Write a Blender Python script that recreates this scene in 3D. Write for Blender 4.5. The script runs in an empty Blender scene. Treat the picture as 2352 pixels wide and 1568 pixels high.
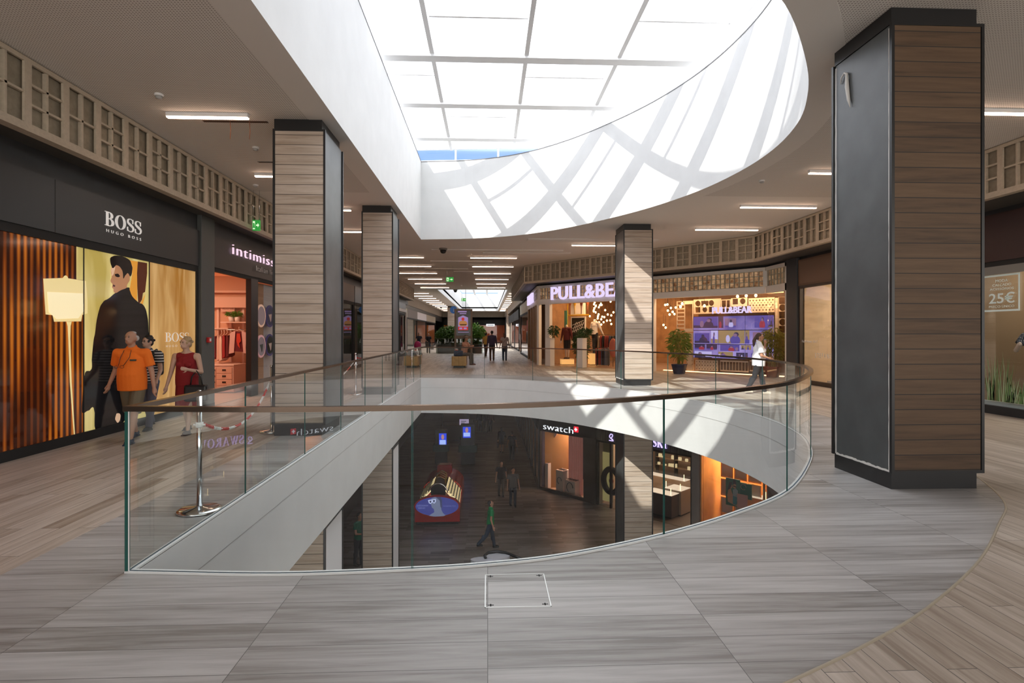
import bpy, math, random
from mathutils import Vector, Matrix, geometry
R = math.radians
random.seed(7)
SC = bpy.context.scene
COL = SC.collection

# ------------------------------------------------------------------ camera
F_PX, CX, HY, EYE = 1317.0, 1176.0, 765.0, 1.58      # focal length and horizon on the 2352x1568 frame
YAW = R(2.43)
CT, ST = math.cos(YAW), math.sin(YAW)
cam = bpy.data.cameras.new('camera')
cam.sensor_width = 36.0
cam.lens = 36.0 * F_PX / 2352.0
cam.shift_y = (HY - 784.0) / 2352.0
cam.clip_end = 400
camo = bpy.data.objects.new('camera', cam)
camo.location = (0, 0, EYE)
camo.rotation_euler = (R(90), 0, -YAW)
COL.objects.link(camo)
SC.camera = camo

# ------------------------------------------------------------------ view, sky, sun
SC.view_settings.view_transform = 'Standard'
SC.view_settings.look = 'None'
SC.view_settings.gamma = 1.0
SC.view_settings.use_curve_mapping = False
SC.view_settings.exposure = 1.15
K = 0.45                     # strength of lamps, screens and lit signs relative to that exposure
try:
    SC.cycles.use_denoising = True
    SC.cycles.transparent_max_bounces = 40
    SC.cycles.max_bounces = 12
    SC.cycles.diffuse_bounces = 8
    SC.cycles.glossy_bounces = 4
    SC.cycles.sample_clamp_indirect = 10.0
    SC.cycles.caustics_reflective = False
    SC.cycles.caustics_refractive = False
except Exception:
    pass
W = bpy.data.worlds.new('sky')
SC.world = W
W.use_nodes = True
wn, wl = W.node_tree.nodes, W.node_tree.links
bg = wn['Background']
tc = wn.new('ShaderNodeTexCoord'); sep = wn.new('ShaderNodeSeparateXYZ'); rp = wn.new('ShaderNodeValToRGB')
wl.new(tc.outputs['Generated'], sep.inputs[0]); wl.new(sep.outputs['Z'], rp.inputs['Fac']); wl.new(rp.outputs[0], bg.inputs['Color'])
e = rp.color_ramp.elements
e[0].position = 0.0; e[0].color = (.60, .62, .66, 1)
e[1].position = 1.0; e[1].color = (1.0, 1.0, 1.04, 1)
for p_, c_ in ((.02, (.16, .23, .34, 1)), (.300, (.10, .165, .30, 1)), (.325, (.85, .90, 1.0, 1))):
    q_ = e.new(p_); q_.color = c_
# low sky on the sun's side brightened and whitened, added fill from behind
sn = wn.new('ShaderNodeMapRange'); sn.interpolation_type = 'SMOOTHSTEP'; sn.inputs['From Min'].default_value = .25; sn.inputs['From Max'].default_value = -.5
wl.new(sep.outputs['Y'], sn.inputs['Value'])
zn = wn.new('ShaderNodeMapRange'); zn.interpolation_type = 'SMOOTHSTEP'; zn.inputs['From Min'].default_value = .28; zn.inputs['From Max'].default_value = .10
wl.new(sep.outputs['Z'], zn.inputs['Value'])
sz = wn.new('ShaderNodeMath'); sz.operation = 'MULTIPLY'; wl.new(sn.outputs['Result'], sz.inputs[0]); wl.new(zn.outputs['Result'], sz.inputs[1])
wm = wn.new('ShaderNodeMix'); wm.data_type = 'RGBA'; wl.new(sz.outputs[0], wm.inputs['Factor']); wl.new(rp.outputs[0], wm.inputs['A']); wm.inputs['B'].default_value = (1.0, .95, .88, 1)
wl.new(wm.outputs['Result'], bg.inputs['Color'])
bg.inputs['Strength'].default_value = 1.6
SUN_DIR = Vector((.60, 1.0, -1.0)).normalized()
sun = bpy.data.lights.new('sun', 'SUN'); sun.energy = 3.5; sun.angle = R(.55); sun.color = (1, .965, .90)
suno = bpy.data.objects.new('sun', sun); suno.location = (-20, -30, 40)
suno.rotation_euler = SUN_DIR.to_track_quat('-Z', 'Y').to_euler(); COL.objects.link(suno)

# ------------------------------------------------------------------ measuring helpers
def ray(px, py):
    X, Z = (px - CX) / F_PX, (HY - py) / F_PX
    return Vector((X * CT + ST, CT - X * ST, Z))
def on_z(px, py, z=0.0):
    d = ray(px, py); t = (z - EYE) / d.z
    return Vector((d.x * t, d.y * t, z))
def at_depth(px, py, D):
    d = ray(px, py)
    return Vector((d.x * D, d.y * D, EYE + d.z * D))

# ------------------------------------------------------------------ materials
MATS = {}
def node_mat(name):
    m = bpy.data.materials.new(name); m.use_nodes = True
    nt = m.node_tree
    return m, nt.nodes, nt.links, nt.nodes['Principled BSDF']
def mat(name, col, rough=.5, metal=0.0, emit=None, es=0.0, noise=0.0, nscale=8.0, bump=0.0, spec=None, coat=0.0, stretch=None):
    if name in MATS: return MATS[name]
    m, n, l, b = node_mat(name)
    c = (col[0], col[1], col[2], 1)
    b.inputs['Base Color'].default_value = c
    b.inputs['Roughness'].default_value = rough
    b.inputs['Metallic'].default_value = metal
    if spec is not None: b.inputs['Specular IOR Level'].default_value = spec
    if coat: b.inputs['Coat Weight'].default_value = coat; b.inputs['Coat Roughness'].default_value = .05
    if emit:
        b.inputs['Emission Color'].default_value = (emit[0], emit[1], emit[2], 1)
        b.inputs['Emission Strength'].default_value = es * K
    if noise or bump:
        t = n.new('ShaderNodeTexCoord'); tx = n.new('ShaderNodeTexNoise')
        tx.inputs['Scale'].default_value = nscale; tx.inputs['Detail'].default_value = 5
        if stretch:
            mp = n.new('ShaderNodeMapping'); mp.inputs['Scale'].default_value = stretch
            l.new(t.outputs['Object'], mp.inputs[0]); l.new(mp.outputs[0], tx.inputs[0])
        else: l.new(t.outputs['Object'], tx.inputs[0])
        if noise:
            r_ = n.new('ShaderNodeValToRGB')
            r_.color_ramp.elements[0].position = .3; r_.color_ramp.elements[1].position = .7
            r_.color_ramp.elements[0].color = tuple(max(0, v * (1 - noise)) for v in col) + (1,)
            r_.color_ramp.elements[1].color = tuple(min(1, v * (1 + noise)) for v in col) + (1,)
            l.new(tx.outputs['Fac'], r_.inputs[0]); l.new(r_.outputs[0], b.inputs['Base Color'])
        if bump:
            bp = n.new('ShaderNodeBump'); bp.inputs['Strength'].default_value = bump; bp.inputs['Distance'].default_value = .01
            l.new(tx.outputs['Fac'], bp.inputs['Height']); l.new(bp.outputs[0], b.inputs['Normal'])
    MATS[name] = m
    return m
def glow(name, col, s):
    if name in MATS: return MATS[name]
    m = mat(name, (.02, .02, .02), .6, emit=col, es=s)
    return m
def glass_mat(name, tint=(.93, .97, .96), refl=.0, ior=1.5):
    """thin clear pane: what lies behind shows through, with a fresnel reflection on top"""
    if name in MATS: return MATS[name]
    m = bpy.data.materials.new(name); m.use_nodes = True
    n, l = m.node_tree.nodes, m.node_tree.links
    n.remove(n['Principled BSDF']); out = n['Material Output']
    tr = n.new('ShaderNodeBsdfTransparent'); tr.inputs[0].default_value = (*tint, 1)
    gl = n.new('ShaderNodeBsdfGlossy'); gl.inputs['Roughness'].default_value = .0; gl.inputs[0].default_value = (1, 1, 1, 1)
    ge = n.new('ShaderNodeNewGeometry'); dt = n.new('ShaderNodeVectorMath'); dt.operation = 'DOT_PRODUCT'
    l.new(ge.outputs['Normal'], dt.inputs[0]); l.new(ge.outputs['Incoming'], dt.inputs[1])
    ab = n.new('ShaderNodeMath'); ab.operation = 'ABSOLUTE'; l.new(dt.outputs['Value'], ab.inputs[0])
    om = n.new('ShaderNodeMath'); om.operation = 'SUBTRACT'; om.inputs[0].default_value = 1.0; l.new(ab.outputs[0], om.inputs[1])
    pw = n.new('ShaderNodeMath'); pw.operation = 'POWER'; pw.inputs[1].default_value = 4.6; l.new(om.outputs[0], pw.inputs[0])
    ad = n.new('ShaderNodeMath'); ad.operation = 'MULTIPLY_ADD'; ad.inputs[1].default_value = .85; ad.inputs[2].default_value = .040 + refl; ad.use_clamp = True
    mx = n.new('ShaderNodeMixShader')
    l.new(pw.outputs[0], ad.inputs[0]); l.new(ad.outputs[0], mx.inputs[0]); l.new(tr.outputs[0], mx.inputs[1]); l.new(gl.outputs[0], mx.inputs[2])
    l.new(mx.outputs[0], out.inputs['Surface'])
    MATS[name] = m
    return m
def plank_mat(name, cols, w, h, rot=0, offs=.0, ox=0., oy=0., mortar=.004, mcol=(.06, .055, .05), rough=.38, axes='XY', grain=1.0, contrast=.35, spec=.5):
    """wood-look planks or tiles: brick grid for the joints and tones, stretched noise for the grain"""
    m, n, l, b = node_mat(name)
    t = n.new('ShaderNodeTexCoord'); mp = n.new('ShaderNodeMapping')
    sp = n.new('ShaderNodeSeparateXYZ'); cb = n.new('ShaderNodeCombineXYZ')
    l.new(t.outputs['Object'], sp.inputs[0])
    l.new(sp.outputs[axes[0]], cb.inputs[0]); l.new(sp.outputs[axes[1]], cb.inputs[1])
    mp.inputs['Location'].default_value = (ox, oy, 0); mp.vector_type = 'POINT'
    l.new(cb.outputs[0], mp.inputs[0])
    br = n.new('ShaderNodeTexBrick'); br.offset = offs; br.offset_frequency = 2; br.squash = 1
    br.inputs['Scale'].default_value = 1; br.inputs['Brick Width'].default_value = w; br.inputs['Row Height'].default_value = h
    br.inputs['Mortar Size'].default_value = mortar; br.inputs['Mortar Smooth'].default_value = .3; br.inputs['Bias'].default_value = 0
    br.inputs['Color1'].default_value = (0, 0, 0, 1); br.inputs['Color2'].default_value = (1, 1, 1, 1); br.inputs['Mortar'].default_value = (.5, .5, .5, 1)
    l.new(mp.outputs[0], br.inputs[0])
    # grain
    mg = n.new('ShaderNodeMapping'); mg.inputs['Scale'].default_value = (.9, 14, 1)
    l.new(mp.outputs[0], mg.inputs[0])
    av = n.new('ShaderNodeVectorMath'); av.operation = 'ADD'
    sc_ = n.new('ShaderNodeVectorMath'); sc_.operation = 'SCALE'; sc_.inputs['Scale'].default_value = 37.0
    l.new(br.outputs['Color'], sc_.inputs[0]); l.new(mg.outputs[0], av.inputs[0]); l.new(sc_.outputs[0], av.inputs[1])
    nz = n.new('ShaderNodeTexNoise'); nz.inputs['Scale'].default_value = 1.3; nz.inputs['Detail'].default_value = 9; nz.inputs['Roughness'].default_value = .62
    nz.inputs['Distortion'].default_value = .35
    l.new(av.outputs[0], nz.inputs[0])
    mixf = n.new('ShaderNodeMath'); mixf.operation = 'MULTIPLY_ADD'; mixf.inputs[1].default_value = contrast
    l.new(br.outputs['Color'], mixf.inputs[0]); l.new(nz.outputs['Fac'], mixf.inputs[2])
    sub = n.new('ShaderNodeMath'); sub.operation = 'SUBTRACT'; sub.inputs[1].default_value = contrast * .5
    l.new(mixf.outputs[0], sub.inputs[0])
    cr = n.new('ShaderNodeValToRGB')
    els = cr.color_ramp.elements
    els[0].position = .27; els[0].color = (*cols[0], 1); els[1].position = .74; els[1].color = (*cols[-1], 1)
    for i, c in enumerate(cols[1:-1]):
        q = els.new(.27 + .47 * (i + 1) / (len(cols) - 1)); q.color = (*c, 1)
    l.new(sub.outputs[0], cr.inputs[0])
    mx = n.new('ShaderNodeMix'); mx.data_type = 'RGBA'
    l.new(br.outputs['Fac'], mx.inputs['Factor']); l.new(cr.outputs[0], mx.inputs['A']); mx.inputs['B'].default_value = (*mcol, 1)
    l.new(mx.outputs['Result'], b.inputs['Base Color'])
    b.inputs['Roughness'].default_value = rough; b.inputs['Specular IOR Level'].default_value = spec
    bp = n.new('ShaderNodeBump'); bp.inputs['Strength'].default_value = .25; bp.inputs['Distance'].default_value = .002
    iv = n.new('ShaderNodeMath'); iv.operation = 'SUBTRACT'; iv.inputs[0].default_value = 1.0
    l.new(br.outputs['Fac'], iv.inputs[1]); l.new(iv.outputs[0], bp.inputs['Height']); l.new(bp.outputs[0], b.inputs['Normal'])
    MATS[name] = m
    return m

WHITE = mat('white plaster', (.62, .625, .615), .75, noise=.03, nscale=2.0)
WHITEP = mat('white painted steel', (.82, .82, .82), .45)
BLACK = mat('black metal', (.012, .012, .013), .35)
BLACKM = mat('matt black', (.01, .01, .01), .7)
DARKW = mat('charcoal wall panel', (.028, .030, .032), .45, noise=.15, nscale=3)
STEEL = mat('dark grey column sheet', (.085, .093, .095), .38, noise=.18, nscale=2.5)
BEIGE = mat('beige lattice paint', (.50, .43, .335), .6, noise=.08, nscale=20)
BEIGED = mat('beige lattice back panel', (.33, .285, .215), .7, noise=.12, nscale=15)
CHROME = mat('polished chrome', (.75, .76, .78), .12, 1.0)
BRONZE = mat('bronze handrail', (.11, .078, .058), .22, .8)
WARM = glow('warm lamp diffuser', (1.0, .68, .50), 18.0)
BULB = glow('warm bulb', (1.0, .56, .22), 16.0)
GLASS = glass_mat('clear balustrade glass', (.935, .97, .96), .0)
SHOPGLASS = glass_mat('shop window glass', (.96, .97, .97), .01)
GLASSEDGE = mat('green glass edge', (.02, .10, .085), .1)
FLOORG = plank_mat('grey wood-look tile', [(.20, .185, .172), (.31, .297, .284), (.385, .372, .362), (.46, .45, .44)], 1.2, .2366, offs=0.0, ox=60.0, oy=-3.888 + .2366 * 200, mortar=.0022, mcol=(.10, .095, .09), contrast=.30, rough=.42)
FLOORB = plank_mat('beige wood-look plank', [(.26, .205, .16), (.37, .31, .252), (.45, .385, .325), (.53, .465, .40)], 1.6, .148, offs=.37, ox=80.0, oy=60.0, axes='YX', mortar=.0022, contrast=.32, rough=.42)
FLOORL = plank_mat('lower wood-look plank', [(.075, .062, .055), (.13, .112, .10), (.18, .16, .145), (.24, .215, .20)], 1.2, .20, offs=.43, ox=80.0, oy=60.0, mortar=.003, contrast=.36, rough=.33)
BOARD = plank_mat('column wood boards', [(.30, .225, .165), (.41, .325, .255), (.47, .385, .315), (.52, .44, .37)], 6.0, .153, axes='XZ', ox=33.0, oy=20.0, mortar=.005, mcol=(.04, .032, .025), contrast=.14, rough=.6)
BOARD_SHADE = plank_mat('shaded brown column boards', [(.05, .026, .012), (.078, .043, .021), (.098, .056, .028), (.12, .07, .037)], 6.0, .153, axes='XZ', ox=33.0, oy=20.0, mortar=.005, mcol=(.012, .010, .009), contrast=.22, rough=.6)  # browner boards; shade on the near right pillar put into their colour

# ------------------------------------------------------------------ mesh builder
class MB:
    def __init__(s): s.v, s.f, s.m, s.mi, s.sm = [], [], [], 0, []
    def mat(s, i): s.mi = i; return s
    def add(s, vs, fs, smooth=False):
        o = len(s.v); s.v += [tuple(p) for p in vs]
        for f in fs: s.f.append(tuple(i + o for i in f)); s.m.append(s.mi); s.sm.append(smooth)
        return s
    def box(s, x0, x1, y0, y1, z0, z1):
        vs = [(x0, y0, z0), (x1, y0, z0), (x1, y1, z0), (x0, y1, z0), (x0, y0, z1), (x1, y0, z1), (x1, y1, z1), (x0, y1, z1)]
        return s.add(vs, [(0, 3, 2, 1), (4, 5, 6, 7), (0, 1, 5, 4), (1, 2, 6, 5), (2, 3, 7, 6), (3, 0, 4, 7)])
    def bbox(s, x0, x1, y0, y1, z0, z1, b=.01):
        """box with chamfered vertical and horizontal edges"""
        import bmesh
        bm = bmesh.new(); bmesh.ops.create_cube(bm, size=1)
        for v in bm.verts: v.co = Vector(((x0 + x1) / 2 + v.co.x * (x1 - x0), (y0 + y1) / 2 + v.co.y * (y1 - y0), (z0 + z1) / 2 + v.co.z * (z1 - z0)))
        bmesh.ops.bevel(bm, geom=bm.edges[:], offset=b, segments=2, affect='EDGES', profile=.5)
        bm.verts.index_update()
        s.add([v.co.copy() for v in bm.verts], [[v.index for v in f.verts] for f in bm.faces]); bm.free()
        return s
    def beam(s, p0, p1, w, h):
        """rectangular bar from p0 to p1 (w across, h vertical-ish)"""
        p0, p1 = Vector(p0), Vector(p1); d = (p1 - p0).normalized()
        up = Vector((0, 0, 1)) if abs(d.z) < .95 else Vector((0, 1, 0))
        a = d.cross(up).normalized(); b = a.cross(d).normalized()
        vs = []
        for p in (p0, p1):
            for i, j in ((-1, -1), (1, -1), (1, 1), (-1, 1)): vs.append(p + a * w / 2 * i + b * h / 2 * j)
        return s.add(vs, [(0, 1, 2, 3), (7, 6, 5, 4), (0, 4, 5, 1), (1, 5, 6, 2), (2, 6, 7, 3), (3, 7, 4, 0)])
    def tube(s, pts, rad, seg=8, caps=True):
        pts = [Vector(p) for p in pts]; n = len(pts)
        rr = rad if isinstance(rad, (list, tuple)) else [rad] * n
        vs = []; prev = None
        for i, p in enumerate(pts):
            d = (pts[min(i + 1, n - 1)] - pts[max(i - 1, 0)]).normalized()
            if prev is None:
                up = Vector((0, 0, 1)) if abs(d.z) < .9 else Vector((1, 0, 0))
                a = d.cross(up).normalized()
            else: a = (prev - d * prev.dot(d)).normalized()
            prev = a; b = d.cross(a)
            for k in range(seg):
                t = 2 * math.pi * k / seg
                vs.append(p + (a * math.cos(t) + b * math.sin(t)) * rr[i])
        fs = []
        for i in range(n - 1):
            for k in range(seg):
                k2 = (k + 1) % seg
                fs.append((i * seg + k, i * seg + k2, (i + 1) * seg + k2, (i + 1) * seg + k))
        s.add(vs, fs, True)
        if caps:
            o = len(s.v) - len(vs)
            s.f.append(tuple(o + k for k in reversed(range(seg)))); s.m.append(s.mi); s.sm.append(False)
            s.f.append(tuple(o + (n - 1) * seg + k for k in range(seg))); s.m.append(s.mi); s.sm.append(False)
        return s
    def lathe(s, prof, c=(0, 0, 0), seg=24, sx=1, sy=1):
        vs = []
        for r, z in prof:
            for k in range(seg):
                t = 2 * math.pi * k / seg
                vs.append((c[0] + r * math.cos(t) * sx, c[1] + r * math.sin(t) * sy, c[2] + z))
        fs = []
        for i in range(len(prof) - 1):
            for k in range(seg):
                k2 = (k + 1) % seg
                fs.append((i * seg + k, i * seg + k2, (i + 1) * seg + k2, (i + 1) * seg + k))
        s.add(vs, fs, True); o = len(s.v) - len(vs)
        if prof[0][0] > 1e-5: s.f.append(tuple(o + k for k in reversed(range(seg)))); s.m.append(s.mi); s.sm.append(False)
        if prof[-1][0] > 1e-5: s.f.append(tuple(o + (len(prof) - 1) * seg + k for k in range(seg))); s.m.append(s.mi); s.sm.append(False)
        return s
    def ell(s, c, r, seg=12, rings=8, rot=None):
        vs, fs = [], []
        for i in range(rings + 1):
            ph = math.pi * i / rings
            for k in range(seg):
                t = 2 * math.pi * k / seg
                p = Vector((r[0] * math.sin(ph) * math.cos(t), r[1] * math.sin(ph) * math.sin(t), -r[2] * math.cos(ph)))
                if rot: p = rot @ p
                vs.append(Vector(c) + p)
        for i in range(rings):
            for k in range(seg):
                k2 = (k + 1) % seg
                fs.append((i * seg + k, i * seg + k2, (i + 1) * seg + k2, (i + 1) * seg + k))
        return s.add(vs, fs, True)
    def poly(s, pts): return s.add(pts, [tuple(range(len(pts)))])
    def face2d(s, loops, fn, flip=False):
        """flat region with holes; fn maps 2-D to 3-D"""
        flat = [Vector((p[0], p[1], 0)) for lp in loops for p in lp]
        tris = geometry.tessellate_polygon([[Vector((p[0], p[1], 0)) for p in lp] for lp in loops])
        fs = []
        for t in tris:
            a, b, c = (flat[i] for i in t)
            cr = (b - a).cross(c - a).z
            if abs(cr) < 1e-12: continue
            t = tuple(t) if (cr > 0) != flip else tuple(reversed(t))
            fs.append(t)
        return s.add([fn(p.x, p.y) for p in flat], fs)
    def slab2d(s, loops, fn0, fn1):
        """solid plate between fn0 (front) and fn1 (back)"""
        s.face2d(loops, fn0, True); s.face2d(loops, fn1)
        for lp in loops:
            n = len(lp); vs = [fn0(*p) for p in lp] + [fn1(*p) for p in lp]
            s.add(vs, [(i, (i + 1) % n, n + (i + 1) % n, n + i) for i in range(n)])
        return s
    def wallstrip(s, pts, z0, z1, closed=True, flip=False):
        n = len(pts); vs = [(p[0], p[1], z0) for p in pts] + [(p[0], p[1], z1) for p in pts]
        fs = []
        for i in range(n if closed else n - 1):
            j = (i + 1) % n; f = (i, j, n + j, n + i)
            fs.append(tuple(reversed(f)) if flip else f)
        return s.add(vs, fs)
    def build(s, name, mats, parent=None, loc=None, rotz=None):
        me = bpy.data.meshes.new(name)
        me.from_pydata(s.v, [], s.f)
        if not isinstance(mats, (list, tuple)): mats = [mats]
        for m_ in mats: me.materials.append(m_)
        me.polygons.foreach_set('material_index', s.m)
        me.polygons.foreach_set('use_smooth', s.sm)
        me.update()
        o = bpy.data.objects.new(name, me); COL.objects.link(o)
        if parent: o.parent = parent
        if loc: o.location = loc
        if rotz is not None: o.rotation_euler = (0, 0, rotz)
        return o
def tag(o, label=None, cat=None, group=None, kind=None):
    if label: o['label'] = label
    if cat: o['category'] = cat
    if group: o['group'] = group
    if kind: o['kind'] = kind
    return o
def thing(name, label, cat, loc=(0, 0, 0), rotz=0, group=None):
    o = bpy.data.objects.new(name, None); o.empty_display_size = .2; COL.objects.link(o)
    o.location = loc; o.rotation_euler = (0, 0, rotz)
    return tag(o, label, cat, group)
def struct(name, mb, m, label=None):
    o = mb.build(name, m); o['kind'] = 'structure'
    if label: o['label'] = label
    return o
def dup(root, loc=None, rotz=None, label=None, group=None):
    def cp(o, par):
        c = o.copy(); COL.objects.link(c)
        if par: c.parent = par
        for ch in list(o.children): cp(ch, c)
        return c
    r = cp(root, None)
    if loc is not None: r.location = loc
    if rotz is not None: r.rotation_euler = (0, 0, rotz)
    if label: r['label'] = label
    if group: r['group'] = group
    return r
def text_mesh(name, body, size, m, parent=None, loc=(0, 0, 0), ext=.02, offset=0.0, spacing=1.0, sx=1.0, align='LEFT', bevel=0.0, rotx=R(90), extra_rot=0.0, shear=0.0):
    """lettering in the facade plane (local x to the right, z up), front towards local -y"""
    cu = bpy.data.curves.new(name, 'FONT'); cu.body = body; cu.size = size; cu.extrude = ext; cu.offset = offset
    cu.space_character = spacing; cu.align_x = align; cu.bevel_depth = bevel; cu.resolution_u = 3; cu.shear = shear
    t = bpy.data.objects.new(name + '_curve', cu); COL.objects.link(t)
    bpy.context.view_layer.update()
    me = bpy.data.meshes.new_from_object(t.evaluated_get(bpy.context.evaluated_depsgraph_get()))
    bpy.data.objects.remove(t); bpy.data.curves.remove(cu)
    me.name = name
    M = Matrix.Rotation(rotx, 4, 'X') @ Matrix.Diagonal((sx, 1, 1, 1))
    me.transform(M)
    me.materials.clear(); me.materials.append(m)
    o = bpy.data.objects.new(name, me); COL.objects.link(o)
    if parent: o.parent = parent
    o.location = loc
    if extra_rot: o.rotation_euler = (0, 0, extra_rot)
    return o
class Frame:
    """a facade: origin, heading; local x reads left to right, local y goes into the shop"""
    def __init__(s, ox, oy, rot): s.o, s.r = Vector((ox, oy, 0)), rot; s.u = Vector((math.cos(rot), math.sin(rot), 0)); s.n = Vector((-math.sin(rot), math.cos(rot), 0))
    def hit(s, px, py, off=0.0):
        d = ray(px, py); c = Vector((0, 0, EYE)); o = s.o + s.n * off
        t = (o - c).dot(s.n) / d.dot(s.n); p = c + d * t
        return ((p - s.o).dot(s.u), p.z)
    def w(s, x, y=0, z=0):
        p = s.o + s.u * x + s.n * y; return Vector((p.x, p.y, z))
FL = Frame(-5.9, 0.0, R(90))          # left facade, local x = world y
_u = math.atan2(19.97 - 28.42, 9.906 - 2.507)
FD = Frame(2.507, 28.42, _u)          # diagonal facade on the right
FR = Frame(9.88, 19.97, R(-90))       # right wall, local x = towards the viewer
FS = Frame(2.50, 44.0, R(-90))        # right side of the far corridor
Z_LO, Z_LC, Z_C, Z_ST = -6.15, -1.22, 4.88, 7.61
# ------------------------------------------------------------------ outline of the opening
def catmull(P, n=6):
    out = []
    for i in range(len(P) - 1):
        p0 = P[i - 1] if i > 0 else (2 * P[0][0] - P[1][0], 2 * P[0][1] - P[1][1])
        p1, p2 = P[i], P[i + 1]
        p3 = P[i + 2] if i + 2 < len(P) else (2 * P[-1][0] - P[-2][0], 2 * P[-1][1] - P[-2][1])
        for k in range(n):
            t = k / n
            out.append(tuple(.5 * ((2 * p1[a]) + (-p0[a] + p2[a]) * t + (2 * p0[a] - 5 * p1[a] + 4 * p2[a] - p3[a]) * t * t + (-p0[a] + 3 * p1[a] - 3 * p2[a] + p3[a]) * t ** 3) for a in (0, 1)))
    out.append(P[-1])
    return out
ARC_PTS = [(-2.34, 3.92), (-1.37, 3.84), (-.53, 3.88), (-.015, 3.94), (.557, 4.08), (1.36, 4.45), (2.15, 4.95), (2.98, 5.63), (3.86, 6.80), (4.42, 7.75), (4.86, 8.8), (5.12, 10.1), (5.13, 11.5), (4.88, 13.1), (4.30, 14.8), (3.46, 16.4), (2.40, 17.95), (1.10, 19.22), (-.50, 20.0), (-2.34, 20.3)]
VOID = catmull(ARC_PTS, 6)            # counter-clockwise; the straight left side closes it
def offset_loop(L, d):
    n = len(L); out = []
    for i in range(n):
        p, a, b = L[i], L[i - 1], L[(i + 1) % n]
        e1 = Vector((p[0] - a[0], p[1] - a[1])).normalized(); e2 = Vector((b[0] - p[0], b[1] - p[1])).normalized()
        n1, n2 = Vector((e1.y, -e1.x)), Vector((e2.y, -e2.x))
        m_ = (n1 + n2); k = m_.length
        m_ = m_.normalized(); c = max(.35, m_.dot(n1))
        out.append((p[0] + m_.x * d / c, p[1] + m_.y * d / c))
    return out
X0, X1, Y0, Y1 = -16.0, 22.0, -9.0, 100.0
VOID2 = [(-3.8, 43.6), (1.5, 43.6), (1.5, 85.0), (-3.8, 85.0)]

# gray tiled apron around the opening; it stays in front of the column at the right
ZONE = [(-3.18, 0.9), (-1.5, 1.35), (.2, 1.95), (1.34, 2.53), (1.90, 2.82), (2.52, 3.19), (3.42, 3.85), (4.28, 4.62), (4.78, 5.10), (5.20, 5.75), (5.62, 6.6), (6.05, 7.9), (6.35, 9.6), (6.42, 11.5), (6.2, 13.4), (5.6, 15.4), (4.75, 17.3), (3.6, 19.1), (2.1, 20.7), (.3, 21.7), (-1.4, 22.0), (-3.18, 22.05)]
ZONEC = catmull(ZONE, 5)
mb = MB(); mb.face2d([ZONEC, VOID], lambda x, y: (x, y, 0))
struct('floor', mb, FLOORG)
mb = MB(); mb.face2d([[(X0, Y0), (X1, Y0), (X1, Y1), (X0, Y1)], ZONEC, VOID2], lambda x, y: (x, y, 0)) if False else None
mb = MB(); mb.face2d([[(X0, Y0), (X1, Y0), (X1, Y1), (X0, Y1)], ZONEC], lambda x, y: (x, y, 0))
struct('floor', mb, FLOORB)
mb = MB()
mb.tube([(x, y, -.006) for x, y in ZONEC[3:-3]], .013, 6)
struct('trim_1', mb, mat('tan floor trim', (.38, .33, .25), .4))
# slab edge: white fascia round the opening with a shadow joint below the glass fixing
mb = MB(); mb.wallstrip(VOID, Z_LC, -.004, True)
struct('trim_2', mb, WHITE)
JOINT = mat('fascia board joint', (.30, .29, .28), .8)
mb = MB()
inn = offset_loop(VOID, -.004)
mb.wallstrip(inn, -.335, -.330, True)
mb.build('trim_3', JOINT)['kind'] = 'structure'
# lower ceiling
mb = MB(); mb.face2d([[(X0, Y0), (X1, Y0), (X1, Y1), (X0, Y1)], VOID], lambda x, y: (x, y, Z_LC), True)
struct('ceiling', mb, mat('lower ceiling paint', (.42, .39, .36), .8))
mb = MB(); mb.box(X0, X1, Y0, Y1, Z_LO - .2, Z_LO)
struct('floor', mb, FLOORL)

# upper ceiling: plain border ring, then perforated board
def perforated(name):
    m, n, l, b = node_mat(name)
    t = n.new('ShaderNodeTexCoord'); mp = n.new('ShaderNodeMapping'); mp.inputs['Scale'].default_value = (1 / .033,) * 3
    l.new(t.outputs['Object'], mp.inputs[0])
    fr = n.new('ShaderNodeVectorMath'); fr.operation = 'FRACTION'; l.new(mp.outputs[0], fr.inputs[0])
    sb = n.new('ShaderNodeVectorMath'); sb.operation = 'SUBTRACT'; sb.inputs[1].default_value = (.5, .5, .5); l.new(fr.outputs[0], sb.inputs[0])
    ml = n.new('ShaderNodeVectorMath'); ml.operation = 'MULTIPLY'; ml.inputs[1].default_value = (1, 1, 0); l.new(sb.outputs[0], ml.inputs[0])
    ln = n.new('ShaderNodeVectorMath'); ln.operation = 'LENGTH'; l.new(ml.outputs[0], ln.inputs[0])
    ls = n.new('ShaderNodeMath'); ls.operation = 'LESS_THAN'; ls.inputs[1].default_value = .27; l.new(ln.outputs['Value'], ls.inputs[0])
    mx = n.new('ShaderNodeMix'); mx.data_type = 'RGBA'; mx.inputs['A'].default_value = (.76, .73, .69, 1); mx.inputs['B'].default_value = (.36, .33, .30, 1)
    l.new(ls.outputs[0], mx.inputs['Factor']); l.new(mx.outputs['Result'], b.inputs['Base Color']); b.inputs['Roughness'].default_value = .85
    return m
CEILP = mat('ceiling paint', (.78, .75, .71), .8)
RING = offset_loop(VOID, .42)
mb = MB(); mb.face2d([RING, VOID], lambda x, y: (x, y, Z_C - .004), True)
mb.wallstrip(RING, Z_C - .004, Z_C, True, True)
struct('ceiling', mb, CEILP)
PERF_Y = 13.6
def clip_y(L, y0, keep_below):
    out = []
    for i in range(len(L)):
        a, b = L[i], L[(i + 1) % len(L)]
        ia, ib = (a[1] <= y0) == keep_below, (b[1] <= y0) == keep_below
        if ia: out.append(a)
        if ia != ib:
            t = (y0 - a[1]) / (b[1] - a[1]); out.append((a[0] + (b[0] - a[0]) * t, y0))
    return out
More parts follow.
